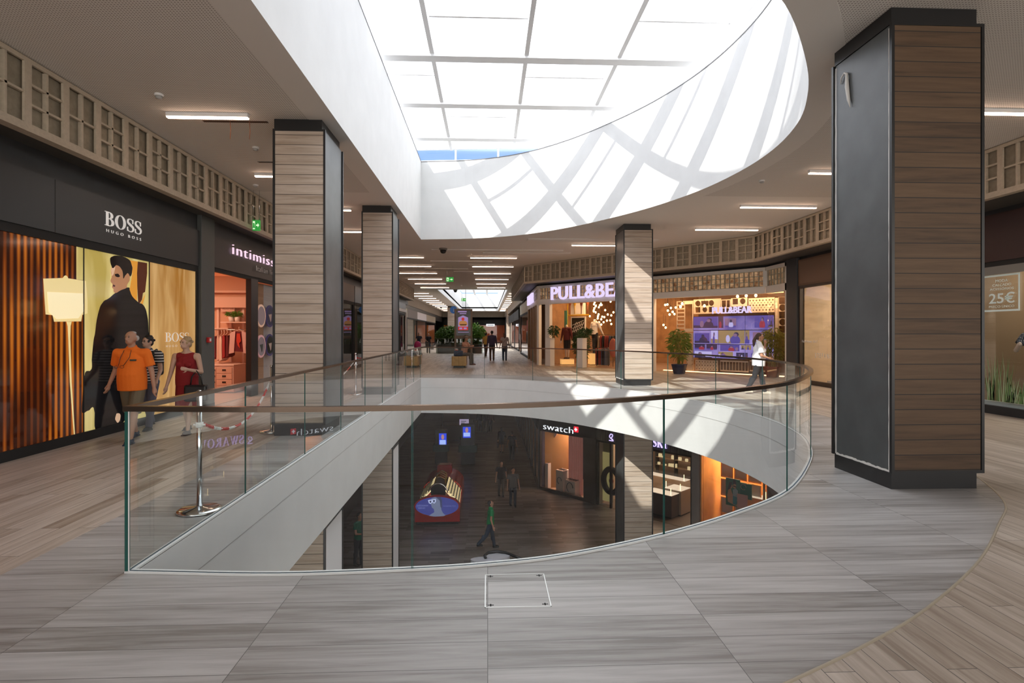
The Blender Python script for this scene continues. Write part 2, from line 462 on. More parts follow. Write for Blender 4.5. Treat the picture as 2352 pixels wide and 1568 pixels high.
_rx = [p for p in clip_y(RING, PERF_Y, True)]
# near board with the ring cut out: left piece, right piece and front joined as one polygon
lo = clip_y(RING, PERF_Y, True)
# order lo so that it starts at the right crossing and runs clockwise under the ring
cross = [i for i, p in enumerate(lo) if abs(p[1] - PERF_Y) < 1e-6]
def ring_path(L, y0, below):
    """points of the ring on one side of y0, from the left crossing to the right crossing"""
    P = clip_y(L, y0, below)
    cr = [i for i, p in enumerate(P) if abs(p[1] - y0) < 1e-6]
    il = min(cr, key=lambda i: P[i][0]); n = len(P)
    fw = [P[(il + k) % n] for k in range(n)]
    ir = max((i for i in range(n) if abs(fw[i][1] - y0) < 1e-6), key=lambda i: fw[i][0])
    if ir == n - 1: return fw
    return [fw[0]] + list(reversed(fw[ir:]))
lowp = ring_path(RING, PERF_Y, True); upp = ring_path(RING, PERF_Y, False)
mb = MB(); mb.face2d([[(X0, Y0), (X1, Y0), (X1, PERF_Y)] + list(reversed(lowp)) + [(X0, PERF_Y)]], lambda x, y: (x, y, Z_C), True)
struct('ceiling', mb, perforated('perforated ceiling board'))
mb = MB(); mb.face2d([[(X0, PERF_Y)] + upp + [(X1, PERF_Y), (X1, Y1), (X0, Y1)], VOID2], lambda x, y: (x, y, Z_C), True)
struct('ceiling', mb, CEILP)
# dropped plain strips in the far ceiling, between the rows of lights
mb = MB()
for x0, x1, y, w in ((-2.2, 3.0, 22.6, .5), (-.2, 3.4, 23.4, .5), (1.4, 6.0, 19.9, .45), (-2.6, .2, 26.2, .6), (-.9, 1.0, 27.3, .5), (-3.2, -1.0, 29.3, .6), (-1.8, .6, 30.6, .6), (.2, 1.4, 33.5, .6), (-1.0, .9, 36.5, .6)):
    mb.box(x0, x1, y, y + w, Z_C - .03, Z_C + .0)
struct('ceiling', mb, mat('lighter ceiling strip', (.80, .78, .75), .8))

# shaft above the opening
mb = MB(); mb.wallstrip(VOID, Z_C - .004, Z_ST, True)
so = offset_loop(VOID, .25)
mb.wallstrip(so, Z_C + .3, Z_ST, True, True)
mb.face2d([so, VOID], lambda x, y: (x, y, Z_ST))
struct('wall_far', mb, WHITE)
mb = MB(); mb.wallstrip(offset_loop(VOID, -.008), Z_ST - .012, Z_ST + .012, True); mb.wallstrip(offset_loop(VOID, .03), Z_ST - .012, Z_ST + .012, True, True); mb.face2d([offset_loop(VOID, .03), offset_loop(VOID, -.008)], lambda x, y: (x, y, Z_ST + .012)); struct('trim_12', mb, mat('grey shaft edge flashing', (.12, .12, .13), .5))
# second, rectangular shaft down the mall
mb = MB(); mb.wallstrip(VOID2, Z_C, Z_ST - .2, True)
struct('wall_far', mb, WHITE)

# outer walls and the shop backs, left
mb = MB(); mb.box(X0 - .2, X0, Y0, Y1, Z_LO, Z_C + .3); struct('wall_left', mb, DARKW)
mb = MB(); mb.box(X1, X1 + .2, Y0, Y1, Z_LO, Z_C + .3); struct('wall_right', mb, DARKW)
mb = MB(); mb.box(X0, X1, Y1, Y1 + .2, Z_LO, Z_C + .3); struct('wall_back', mb, DARKW)
# roof over everything except the skylights (keeps the sun off the ceiling boards)
SKY = [(-2.62, 3.3), (1.0, 3.1), (3.8, 4.3), (5.65, 7.0), (6.3, 10.5), (6.05, 14.4), (4.62, 17.85), (1.86, 19.95), (-2.62, 20.42)]
mb = MB(); mb.slab2d([[(X0 - 1, Y0), (X1 + 1, Y0), (X1 + 1, Y1 + 1), (X0 - 1, Y1 + 1)], offset_loop(VOID, .12), VOID2], lambda x, y: (x, y, 5.25), lambda x, y: (x, y, 5.45))
struct('ceiling', mb, mat('roof slab', (.3, .3, .3), .9))
mb = MB(); mb.face2d([SKY, VOID], lambda x, y: (x, y, Z_ST + .002)); struct('trim_4', mb, WHITE)

# ------------------------------------------------------------------ skylight
ROOFGLASS = bpy.data.materials.new('hazy roof glass'); ROOFGLASS.use_nodes = True
n_, l_ = ROOFGLASS.node_tree.nodes, ROOFGLASS.node_tree.links; n_.remove(n_['Principled BSDF'])
tr_ = n_.new('ShaderNodeBsdfTransparent'); tl_ = n_.new('ShaderNodeBsdfTranslucent'); mx_ = n_.new('ShaderNodeMixShader'); mx_.inputs[0].default_value = .22
tl_.inputs[0].default_value = (.95, .96, 1, 1)
l_.new(tr_.outputs[0], mx_.inputs[1]); l_.new(tl_.outputs[0], mx_.inputs[2]); l_.new(mx_.outputs[0], n_['Material Output'].inputs['Surface'])
ZB, ZT = EYE + 6.38, EYE + 6.74
win = bpy.data.objects.new('window_1', None); COL.objects.link(win); win['kind'] = 'structure'
mb = MB(); mb.face2d([SKY], lambda x, y: (x, y, ZT + .02)); mb.build('roof_glass', ROOFGLASS, win)
def sky_x(y):
    xs = []
    for i in range(len(SKY)):
        a, b = SKY[i], SKY[(i + 1) % len(SKY)]
        if (a[1] - y) * (b[1] - y) < 0: xs.append(a[0] + (b[0] - a[0]) * (y - a[1]) / (b[1] - a[1]))
    return min(xs), max(xs)
def sky_y(x):
    ys = []
    for i in range(len(SKY)):
        a, b = SKY[i], SKY[(i + 1) % len(SKY)]
        if (a[0] - x) * (b[0] - x) < 0: ys.append(a[1] + (b[1] - a[1]) * (x - a[0]) / (b[0] - a[0]))
    return min(ys), max(ys)
BY = [4.86, 7.66, 10.46, 13.26, 16.03, 18.83]
for y in BY:
    a, b = sky_x(y + .15)
    mb = MB(); mb.box(a, b, y, y + .30, ZB, ZT - .01); mb.build('beam', WHITEP, win)
RX = [-1.28, .90, 3.07, 5.25]
for x in RX:
    a, b = sky_y(x)
    mb = MB(); mb.box(x - .05, x + .05, a, b, ZB + .05, ZT - .02); mb.build('rafter', WHITEP, win)
ends = [sky_y(-2.55)[0]] + BY + [sky_y(-2.55)[1]]
for i in range(len(BY)):
    y = BY[i] - 1.18
    for j in range(5):
        if (i + j) % 2: continue
        xa = ([-2.6] + RX + [6.2])[j]; xb = ([-2.6] + RX + [6.2])[j + 1]
        lo_, hi_ = sky_x(y) if SKY[1][1] < y < 20 else (xa, xb)
        xa, xb = max(xa, lo_), min(xb, hi_)
        if xb - xa < .3: continue
        mb = MB(); mb.box(xa, xb, y, y + .06, ZT - .09, ZT + .0); mb.build('glazing_bar', WHITEP, win)
# clerestory facets
CLG = glass_mat('clerestory glass', (.93, .96, 1.0), .0)
mbf, mbg = MB(), MB()
for i in range(len(SKY)):
    a, b = Vector((*SKY[i], 0)), Vector((*SKY[(i + 1) % len(SKY)], 0))
    L = (b - a).length; n = max(1, round(L / 1.45)); d = (b - a) / n
    mbg.wallstrip([(a.x, a.y), (b.x, b.y)], Z_ST, ZT - .2, False)
    mbf.beam((a.x, a.y, ZT - .12), (b.x, b.y, ZT - .12), .10, .30)
    mbf.beam((a.x, a.y, Z_ST + .03), (b.x, b.y, Z_ST + .03), .08, .06)
    for k in range(n + 1):
        p = a + d * k
        w_ = .22 if k == 0 else .06
        mbf.box(p.x - w_ / 2, p.x + w_ / 2, p.y - w_ / 2, p.y + w_ / 2, Z_ST, ZT - .1)
mbf.build('clerestory_frame', WHITEP, win); mbg.build('clerestory_glass', CLG, win)
# far skylight
win2 = bpy.data.objects.new('window_2', None); COL.objects.link(win2); win2['kind'] = 'structure'
z2 = Z_ST - .2
mb = MB()
for x in (-1.9, -.1): mb.box(x - .12, x + .12, 43.6, 85, z2 - .05, z2 + .15)
for y in (54, 65, 76): mb.box(-3.8, 1.5, y, y + .5, z2 - .15, z2 + .18)
mb.build('roof_frame', WHITEP, win2)
mb = MB(); mb.face2d([VOID2], lambda x, y: (x, y, z2 + .18)); mb.build('roof_glass', ROOFGLASS, win2)

# ------------------------------------------------------------------ columns
def column(name, x0, x1, y0, y1, z0, z1, wood, label, dirt=True):
    t = thing(name, label, 'pillar', ((x0 + x1) / 2, (y0 + y1) / 2, z0))
    w, d, h = (x1 - x0) / 2, (y1 - y0) / 2, z1 - z0
    mb = MB(); mb.box(-w + .03, w - .03, -d + .03, d - .03, .15, h - .15); mb.build('core', STEEL, t)
    mb = MB(); mb.box(-w + .015, w - .06, -d + .02, d - .03, 0, .16); mb.build('plinth', BLACK, t)
    mb = MB(); mb.box(-w + .015, w - .06, -d + .02, d - .03, h - .16, h); mb.build('cap', BLACK, t)
    for s in (-1, 1):
        mb = MB(); ys = (-d, -d + .028) if s < 0 else (d - .028, d)
        mb.box(-w + .035, w - .035, ys[0], ys[1], .19, h - .19); mb.build('wood_panel', wood, t)
        mb = MB(); yy = (ys[0] - .008, ys[1]) if s < 0 else (ys[0], ys[1] + .008)
        for a, b, c_, e_ in ((-w, -w + .03, .16, h - .16), (w - .03, w, .16, h - .16)): mb.box(a, b, yy[0], yy[1], c_, e_)
        mb.box(-w + .03, w - .03, yy[0], yy[1], .16, .19); mb.box(-w + .03, w - .03, yy[0], yy[1], h - .19, h - .16)
        mb.build('panel_frame', BLACK, t)
    for s in (-1, 1):
        mb = MB(); xa = -w + .022 if s < 0 else w - .030
        mb.box(xa, xa + .008, -d + .05, d - .05, .17, h - .17); mb.build('metal_sheet', STEEL, t)
    return t
cols = [('structural_column', -3.30, -2.50, 8.96, 10.06, 0, Z_C, BOARD, 'wood-clad square pillar beside the glass rail at left, nearer of the two there'),
        ('structural_column', -3.25, -2.44, 14.93, 15.95, 0, Z_C, BOARD, 'wood-clad pillar at left, further back behind the first one'),
        ('structural_column', 4.07, 5.04, 5.62, 6.62, 0, Z_C, BOARD_SHADE, 'big brown boarded pillar, boards darkened as in shade, with charcoal side in the right foreground'),
        ('structural_column', 4.09, 4.99, 17.12, 18.25, 0, Z_C, BOARD, 'sunlit pale boarded pillar behind the far curved glass rail'),
        ('structural_column', 2.38, 3.4, 74.0, 75.4, 0, Z_C, BOARD, 'pale pillar at the far end of the mall, sunlit, right of the walkers'),
        ('structural_column', -4.9, -3.9, 70.0, 71.2, 0, Z_C, BOARD, 'dark-capped pillar behind the advertising totem at the far end'),
        ('structural_column', -3.30, -2.50, 8.96, 10.06, Z_LO, Z_LC, BOARD, 'lower floor pillar at the bottom left with a white side'),
        ('structural_column', -3.25, -2.44, 14.93, 15.95, Z_LO, Z_LC, BOARD, 'lower floor boarded pillar left of the red kiosk'),
        ('structural_column', 4.09, 4.99, 17.12, 18.25, Z_LO, Z_LC, BOARD, 'lower floor pillar with sunlit pale boards in front of the jewellery shop')]
CO = []
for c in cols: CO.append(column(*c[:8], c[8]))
# details: torn white plaster line and loose strip on the near right pillar, white side sheets on the lower pillars
def ragged(parent, x, y, z0, z1, horiz=False, w=.022, seed=1):
    rnd = random.Random(seed); mb = MB(); n = 40
    if not horiz:
        L = [(x - w * (.4 + .3 * rnd.random()), z0 + (z1 - z0) * k / n) for k in range(n + 1)]
        Rr = [(x + w * (.4 + .3 * rnd.random()), z0 + (z1 - z0) * k / n) for k in range(n + 1)]
        mb.face2d([L + list(reversed(Rr))], lambda a, b: (a, y, b), True)
    return mb.build('plaster_edge', mat('bare white plaster', (.72, .71, .68), .9), parent)
PLR = mat('bare white plaster', (.72, .71, .68), .9)
def edge_strip(parent, h, d, w, seed=3):
    """ragged bare plaster at both corners of the left metal face"""
    rnd = random.Random(seed); x = -w + .0205
    for yc, wd in ((-d + .052, .028), (d - .045, .024)):
        mb = MB(); n = 60
        A = [(yc - wd * (.5 + .22 * rnd.random()), .17 + (h - .36) * k / n) for k in range(n + 1)]
        B = [(yc + wd * (.5 + .22 * rnd.random()), .17 + (h - .36) * k / n) for k in range(n + 1)]
        mb.face2d([A + list(reversed(B))], lambda a, b: (x, a, b))
        mb.build('plaster_edge', PLR, parent)
    mb = MB(); n = 30
    A = [(-d + .05 + (2 * d - .1) * k / n, .165 - .012 * rnd.random()) for k in range(n + 1)]
    B = [(-d + .05 + (2 * d - .1) * k / n, .178 + .014 * rnd.random()) for k in range(n + 1)]
    mb.face2d([A + list(reversed(B))], lambda a, b: (x - .001, a, b)); mb.build('plaster_edge', PLR, parent)
edge_strip(CO[2], Z_C, .5, .485); edge_strip(CO[3], Z_C, .565, .45, 5)
# peeled strip hanging from the near right pillar
p_ = Vector((-.485 + .012, .22, 4.52)); mb = MB()
L_ = [(0, 0), (.012, -.05), (.02, -.12), (.03, -.2), (.045, -.3), (.06, -.42)]
mb.tube([p_ + Vector((0, .13, -.06)), p_ + Vector((-.01, .10, .0)), p_ + Vector((-.012, .04, .03)), p_ + Vector((-.012, 0, 0)), p_ + Vector((-.012, -.005, -.14)), p_ + Vector((-.010, -.03, -.30)), p_ + Vector((-.004, -.05, -.40))], [.006, .009, .012, .016, .024, .019, .003], 6)
mb.build('peeled_strip', PLR, CO[2])
for i in (6, 7):
    c = cols[i]; w, d, h = (c[2] - c[1]) / 2, (c[4] - c[3]) / 2, c[6] - c[5]
    mb = MB(); mb.box(w - .021, w - .014, -d + .06, d - .05, .02, h - .25); o = mb.build('side_sheet', mat('white protective sheet', (.78, .78, .80), .6), CO[i]); o['label'] = 'white side sheet'
mb = MB(); mb.box(.4 - .0135, .4 - .012, -.20, .25, .35, 1.75); mb.build('grey_notice', mat('grey notice', (.42, .42, .44), .6), CO[6])
mb = MB(); mb.box(.4 - .0118, .4 - .011, -.03, .09, 1.02, 1.28); mb.build('notice_mark', mat('yellow notice mark', (.75, .5, .03), .5), CO[6])

# ------------------------------------------------------------------ glass balustrade
def resample(P, step):
    d = [0]
    for i in range(1, len(P)): d.append(d[-1] + (Vector(P[i]) - Vector(P[i - 1])).length)
    n = max(1, round(d[-1] / step)); out = []
    for k in range(n + 1):
        t = d[-1] * k / n; i = 0
        while i < len(d) - 2 and d[i + 1] < t: i += 1
        f = (t - d[i]) / max(1e-9, d[i + 1] - d[i])
        out.append(tuple(P[i][a] + (P[i + 1][a] - P[i][a]) * f for a in (0, 1)))
    return out
fine = resample(VOID, .11)
rail = thing('glass_balustrade', 'curved frameless glass balustrade with bronze handrail around the opening', 'railing', (0, 0, 0))
PSTEP = 17
cuts = list(range(0, len(fine), PSTEP)); 
if len(fine) - 1 - cuts[-1] < 6: cuts[-1] = len(fine) - 1
else: cuts.append(len(fine) - 1)
def panel(pts, zt=1.066, z0=.012):
    """one pane: a thin clear sheet plus its two green vertical edges"""
    mb = MB(); mb.mat(0)
    v = [(p[0], p[1], z0) for p in pts] + [(p[0], p[1], zt) for p in pts]; n = len(pts)
    mb.add(v, [(i, i + 1, n + i + 1, n + i) for i in range(n - 1)], n > 2)
    mb.mat(1)
    for p, q in ((pts[0], pts[1]), (pts[-1], pts[-2])):
        d = (Vector(q) - Vector(p)).normalized() * .004
        nn = Vector((-d.y, d.x)).normalized() * .0055
        a, b = Vector(p) + d * 0.6, Vector(p) + d * 1.4
        mb.add([(a.x - nn.x, a.y - nn.y, z0), (b.x - nn.x, b.y - nn.y, z0), (b.x + nn.x, b.y + nn.y, z0), (a.x + nn.x, a.y + nn.y, z0), (a.x - nn.x, a.y - nn.y, zt), (b.x - nn.x, b.y - nn.y, zt), (b.x + nn.x, b.y + nn.y, zt), (a.x + nn.x, a.y + nn.y, zt)],
               [(0, 1, 5, 4), (1, 2, 6, 5), (2, 3, 7, 6), (3, 0, 4, 7)])
    return mb.build('glass_panel', [GLASS, GLASSEDGE], rail)
G = offset_loop(VOID, .03); Gf = resample(G, .11)
m_ = min(len(Gf), len(fine))
# pane joints follow the joints seen in the near sweep
def nearest(px, py):
    p = on_z(px, py); return min(range(len(Gf)), key=lambda i: (Gf[i][0] - p.x) ** 2 + (Gf[i][1] - p.y) ** 2)
js = [0, nearest(938, 1305), nearest(1517, 1227), nearest(1807, 1127)]
while js[-1] + 17 < len(Gf) - 6: js.append(js[-1] + 17)
js.append(len(Gf) - 1)
for a, b in zip(js[:-1], js[1:]): panel(Gf[a:b + 1])
xl = Gf[0][0]; ys = [Gf[0][1] + (Gf[-1][1] - Gf[0][1]) * k / 9 for k in range(10)]
for a, b in zip(ys[:-1], ys[1:]): panel([(xl, a), (xl, b)])
mb = MB(); cor = Vector((xl - .006, Gf[0][1] - .004))
mb.box(cor.x - .011, cor.x + .008, cor.y - .011, cor.y + .008, 0, 1.066); mb.build('corner_edge', GLASSEDGE, rail)
mb = MB(); mb.box(cor.x + .008, cor.x + .014, cor.y - .006, cor.y + .0, .0, 1.066); mb.build('corner_seal', WHITEP, rail)
Hr = Gf + []
mb = MB()
n = len(Hr); wv = .026; zt, zb2 = 1.10, 1.066
outv = offset_loop(Hr, wv); inv = offset_loop(Hr, -wv)
v = [(p[0], p[1], zb2) for p in outv] + [(p[0], p[1], zt) for p in outv] + [(p[0], p[1], zb2) for p in inv] + [(p[0], p[1], zt) for p in inv]
fs = []
for i in range(n):
    j = (i + 1) % n
    fs += [(i, j, n + j, n + i), (n + i, n + j, 3 * n + j, 3 * n + i), (2 * n + j, 2 * n + i, 3 * n + i, 3 * n + j), (j, i, 2 * n + i, 2 * n + j)]
mb.add(v, fs); mb.build('handrail', BRONZE, rail)
mb = MB(); mb.wallstrip(offset_loop(VOID, .048), 0.0, .014, True); mb.wallstrip(offset_loop(VOID, .0), 0.0, .014, True, True)
mb.face2d([offset_loop(VOID, .048), offset_loop(VOID, .038)], lambda x, y: (x, y, .014)); mb.face2d([offset_loop(VOID, .022), offset_loop(VOID, 0)], lambda x, y: (x, y, .014))
mb.build('base_channel', mat('pale aluminium channel', (.72, .74, .73), .45), rail)
mb = MB(); mb.face2d([offset_loop(VOID, .038), offset_loop(VOID, .022)], lambda x, y: (x, y, .011)); mb.build('channel_gasket', mat('blue grey gasket', (.10, .15, .20), .5), rail)

# floor access hatch in front
hp = [on_z(1115, 1318), on_z(1251, 1318), on_z(1266, 1394), on_z(1112, 1394)]
hx0, hx1 = sum(p.x for p in (hp[0], hp[3])) / 2, sum(p.x for p in (hp[1], hp[2])) / 2
hy0, hy1 = (hp[2].y + hp[3].y) / 2, (hp[0].y + hp[1].y) / 2
hatch = thing('floor_hatch', 'flush tiled access hatch with thin bright frame in the grey floor', 'hatch', (0, 0, 0))
mb = MB(); w_ = .006
for a in ((hx0, hx1, hy0, hy0 + w_), (hx0, hx1, hy1 - w_, hy1), (hx0, hx0 + w_, hy0, hy1), (hx1 - w_, hx1, hy0, hy1)): mb.box(*a, -.004, .0016)
mb.build('frame', mat('bright steel edge', (.62, .62, .60), .35, .6), hatch)
mb = MB(); mb.box(hx0 + w_ + .002, hx1 - w_ - .002, hy0 + w_ + .002, hy1 - w_ - .002, -.004, .0008); mb.build('tile_lid', FLOORG, hatch)
for x in (hx0 + .035, hx1 - .035):
    for y in (hy0 + .03, hy1 - .03):
        mb = MB(); mb.box(x - .018, x + .018, y - .004, y + .004, .0008, .0016); mb.box(x - .004, x + .004, y - .014, y + .014, .0008, .0016); mb.build('lift_point', BLACKM, hatch)
# ------------------------------------------------------------------ lattice bands under the ceiling
def bay_mesh(w, h, rows, dark=False):
    """one framed bay: frame, muntins, recessed back"""
    mb = MB(); f = .055; mb.mat(0)
    mb.box(0, w, -.03, .0, 0, f); mb.box(0, w, -.03, .0, h - f, h); mb.box(0, f, -.03, .0, f, h - f); mb.box(w - f, w, -.03, .0, f, h - f)
    mb.box(w / 2 - .017, w / 2 + .017, -.022, .03, f, h - f)
    for k in range(1, rows):
        z = f + (h - 2 * f) * k / rows
        mb.box(f, w - f, -.022, .02, z - .014, z + .014)
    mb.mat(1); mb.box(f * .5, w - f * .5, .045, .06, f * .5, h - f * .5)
    return mb
_proto = {}
def band(name, p0, p1, z0=4.03, z1=4.86, bw=.62, label=None, mats=None):
    """run of lattice bays from p0 to p1, facing to the left of ... the viewer side (local -y)"""
    p0, p1 = Vector((*p0, 0)), Vector((*p1, 0)); d = p1 - p0; L = d.length; n = max(1, round(L / bw)); w = L / n
    root = bpy.data.objects.new(name, None); COL.objects.link(root); root.location = (p0.x, p0.y, z0); root.rotation_euler = (0, 0, math.atan2(d.y, d.x)); root['kind'] = 'structure'
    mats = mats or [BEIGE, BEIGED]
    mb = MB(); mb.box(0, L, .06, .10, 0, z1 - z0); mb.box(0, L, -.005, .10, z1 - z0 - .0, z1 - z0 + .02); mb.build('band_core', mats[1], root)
    mb = MB(); mb.box(0, L, -.035, .10, -.045, 0); mb.build('bottom_rail', mats[0], root)
    for k in range(n):
        rows = 3 if k % 2 == 0 else 2
        key = (round(w, 3), rows, mats[0].name)
        if key not in _proto:
            o = bay_mesh(w, z1 - z0, rows).build('lattice_panel', mats, root); _proto[key] = o.data
        else:
            o = bpy.data.objects.new('lattice_panel', _proto[key]); COL.objects.link(o); o.parent = root
        o.location = (w * k, 0, 0)
    return root
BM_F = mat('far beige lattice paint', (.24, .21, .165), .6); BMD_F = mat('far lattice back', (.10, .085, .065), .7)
band('trim_5', (-5.5, -1.6), (-5.5, 43.0))
band('trim_6', (1.8, 27.9), (8.97, 18.94))
band('trim_7', (8.97, 18.94), (8.97, -1.5))
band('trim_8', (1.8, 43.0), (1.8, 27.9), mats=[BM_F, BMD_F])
# far, set-back bands: plain boards
mb = MB()
mb.box(-6.98, -6.9, 43.0, 88.0, 4.03, Z_C); mb.box(2.6, 2.68, 43.0, 88, 4.03, Z_C); mb.box(-6.9, 2.6, 88, 88.1, 4.03, Z_C)
mb.box(-6.9, -5.5, 42.95, 43.0, 4.03, Z_C); mb.box(1.8, 2.6, 42.95, 43.0, 4.03, Z_C)
struct('trim_9', mb, mat('far band boards', (.26, .23, .19), .7, noise=.2, nscale=6, stretch=(4, 4, .3)))
# soffits behind the bands and the dark wall above the shop fronts
SOF = mat('dark soffit', (.06, .056, .05), .6)
mb = MB()
mb.add([(-5.5, -2, 4.0), (-5.5, 43, 4.0), (-6.1, 43, 4.0), (-6.1, -2, 4.0)], [(0, 1, 2, 3)])
mb.face2d([[(1.8, 43), (1.8, 27.9), (8.97, 18.94), (8.97, -2), (10.2, -2), (10.2, 20.1), (2.55, 28.5), (2.55, 43)]], lambda x, y: (x, y, 4.0), True)
struct('ceiling', mb, SOF)
mb = MB(); mb.box(-6.1, -5.93, -2, 43.0, 3.67, 4.0); mb.box(-7.1, -6.95, 43, 88, 3.3, 4.03); struct('wall_left', mb, DARKW)
def fbox(mb, fr, a, b, y0, y1, z0, z1):
    c = [fr.w(a, y0), fr.w(b, y0), fr.w(b, y1), fr.w(a, y1)]
    vs = [(p.x, p.y, z0) for p in c] + [(p.x, p.y, z1) for p in c]
    return mb.add(vs, [(0, 3, 2, 1), (4, 5, 6, 7), (0, 1, 5, 4), (1, 2, 6, 5), (2, 3, 7, 6), (3, 0, 4, 7)])
mb = MB(); fbox(mb, FD, -.1, 11.25, .05, .2, 3.92, 4.0); fbox(mb, FR, 0, 22, .05, .2, 3.90, 4.0); fbox(mb, FS, 0, 15.6, .05, .2, 3.9, 4.0); struct('wall_right', mb, DARKW)

# lower floor: the same bands
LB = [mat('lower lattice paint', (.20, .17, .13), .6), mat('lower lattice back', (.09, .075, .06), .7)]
band('trim_10', (1.8, 27.9), (8.97, 18.94), Z_LC - .85, Z_LC - .02, mats=LB)
mb = MB(); mb.box(-5.6, -5.5, 0, 60, Z_LC - .85, Z_LC); mb.box(1.7, 1.8, 27.9, 75, Z_LC - .85, Z_LC); struct('trim_11', mb, LB[0])
mb = MB(); mb.face2d([[(1.8, 75), (1.8, 27.9), (8.97, 18.94), (10.2, 18.9), (2.55, 28.5), (2.55, 75)]], lambda x, y: (x, y, Z_LC - .87), True); struct('ceiling', mb, SOF)

# ------------------------------------------------------------------ rooms behind the shop fronts
def room(fr, s0, s1, depth, zb, mfloor, mwall, mceil, zt=3.9, light=None, lcol=(1, .75, .5), nx=1, ny=1, y0=.15):
    mb = MB(); 
    mb.mat(0); fbox(mb, fr, s0, s1, y0 - .1, depth, zb + .0, zb + .012)
    mb.mat(1); fbox(mb, fr, s0 - .06, s0, y0, depth, zb, zb + zt); fbox(mb, fr, s1, s1 + .06, y0, depth, zb, zb + zt); fbox(mb, fr, s0, s1, depth, depth + .06, zb, zb + zt)
    mb.mat(2); fbox(mb, fr, s0, s1, y0, depth, zb + zt, zb + zt + .06)
    o = mb.build('wall_inner', [mfloor, mwall, mceil]); o['kind'] = 'structure'
    if light:
        for i in range(nx):
            for j in range(ny):
                la = bpy.data.lights.new('shop_light', 'AREA'); la.shape = 'RECTANGLE'; la.size = (s1 - s0) / nx * .5; la.size_y = (depth - y0) / ny * .5
                la.energy = light * K; la.color = lcol
                lo_ = bpy.data.objects.new('shop_light', la); p = fr.w(s0 + (s1 - s0) * (i + .5) / nx, y0 + (depth - y0) * (j + .5) / ny, zb + zt - .05)
                lo_.location = p; lo_.rotation_euler = (0, 0, fr.r); COL.objects.link(lo_)
    return o
def tframe(fr, s, y=0, z=0): return fr.w(s, y, z), fr.r
def storefront(fr, s0, s1, zb, label, sign_z=(2.95, 3.67), sign_mat=BLACK, win=(.13, 2.83), frame_mat=BLACKM, glass=True, mull=(), base=True, sy=0.0, name='storefront', fd=.06, sign=True):
    t = thing(name, label, 'shop front', fr.w(s0, sy, zb), fr.r); L = s1 - s0
    if sign:
        mb = MB(); mb.box(0.0, L, -.02, .12, sign_z[0], sign_z[1]); mb.build('sign_board', sign_mat, t)
    mb = MB()
    mb.box(0, L, 0, .1, win[1], sign_z[0] if sign else win[1] + .08)
    if base: mb.box(0, L, 0, .1, 0, win[0])
    mb.box(0, fd, 0, .1, win[0] if base else 0, win[1]); mb.box(L - fd, L, 0, .1, win[0] if base else 0, win[1])
    for m0, m1 in mull: mb.box(m0 - s0, m1 - s0, -.0, .1, win[0] if base else 0, win[1])
    mb.build('frame', frame_mat, t)
    if glass:
        mb = MB(); mb.add([(fd, .05, win[0]), (L - fd, .05, win[0]), (L - fd, .05, win[1]), (fd, .05, win[1])], [(0, 1, 2, 3)]); mb.build('glass', SHOPGLASS, t)
    return t
def pilaster(fr, s0, s1, zb, m, label, y0=-.06, y1=.2, z1=4.0):
    t = thing('wall_pilaster', label, 'pilaster', fr.w((s0 + s1) / 2, 0, zb), fr.r); w = (s1 - s0) / 2
    mb = MB(); mb.bbox(-w, w, y0, y1, 0.02, z1, .008); mb.build('panel', m, t)
    mb = MB(); mb.box(-w + .005, w - .005, y0 - .004, y1, 0, .1); mb.build('skirting', BLACKM, t)
    return t
def lit_text(body, fr, pxl, pyb, pxr, size_z, m, name, label, cat='sign', off=-.05, ext=.02, offset=0.0, zbase=None, parent=None, spacing=1.0):
    s0, z0 = fr.hit(pxl, pyb, off); s1, _ = fr.hit(pxr, pyb, off)
    o = text_mesh(name, body, size_z / .73, m, None, (0, 0, 0), ext, offset, spacing)
    w = max(v.co.x for v in o.data.vertices) - min(v.co.x for v in o.data.vertices)
    k = (s1 - s0) / w; o.data.transform(Matrix.Diagonal((k, 1, 1, 1))); x_ = min(v.co.x for v in o.data.vertices); o.data.transform(Matrix.Translation((-x_, 0, 0)))
    o.location = fr.w(s0, off, z0 if zbase is None else zbase); o.rotation_euler = (0, 0, fr.r)
    if label: tag(o, label, cat)
    return o

PLASTERG = mat('grey-green pilaster paint', (.085, .09, .085), .5)
SIGNW = glow('white lit lettering', (.95, .95, 1.0), 1.4)
SIGNV = glow('violet white lit lettering', (.74, .62, .92), 1.1)
PRINTW = mat('white print', (.75, .75, .75), .6)

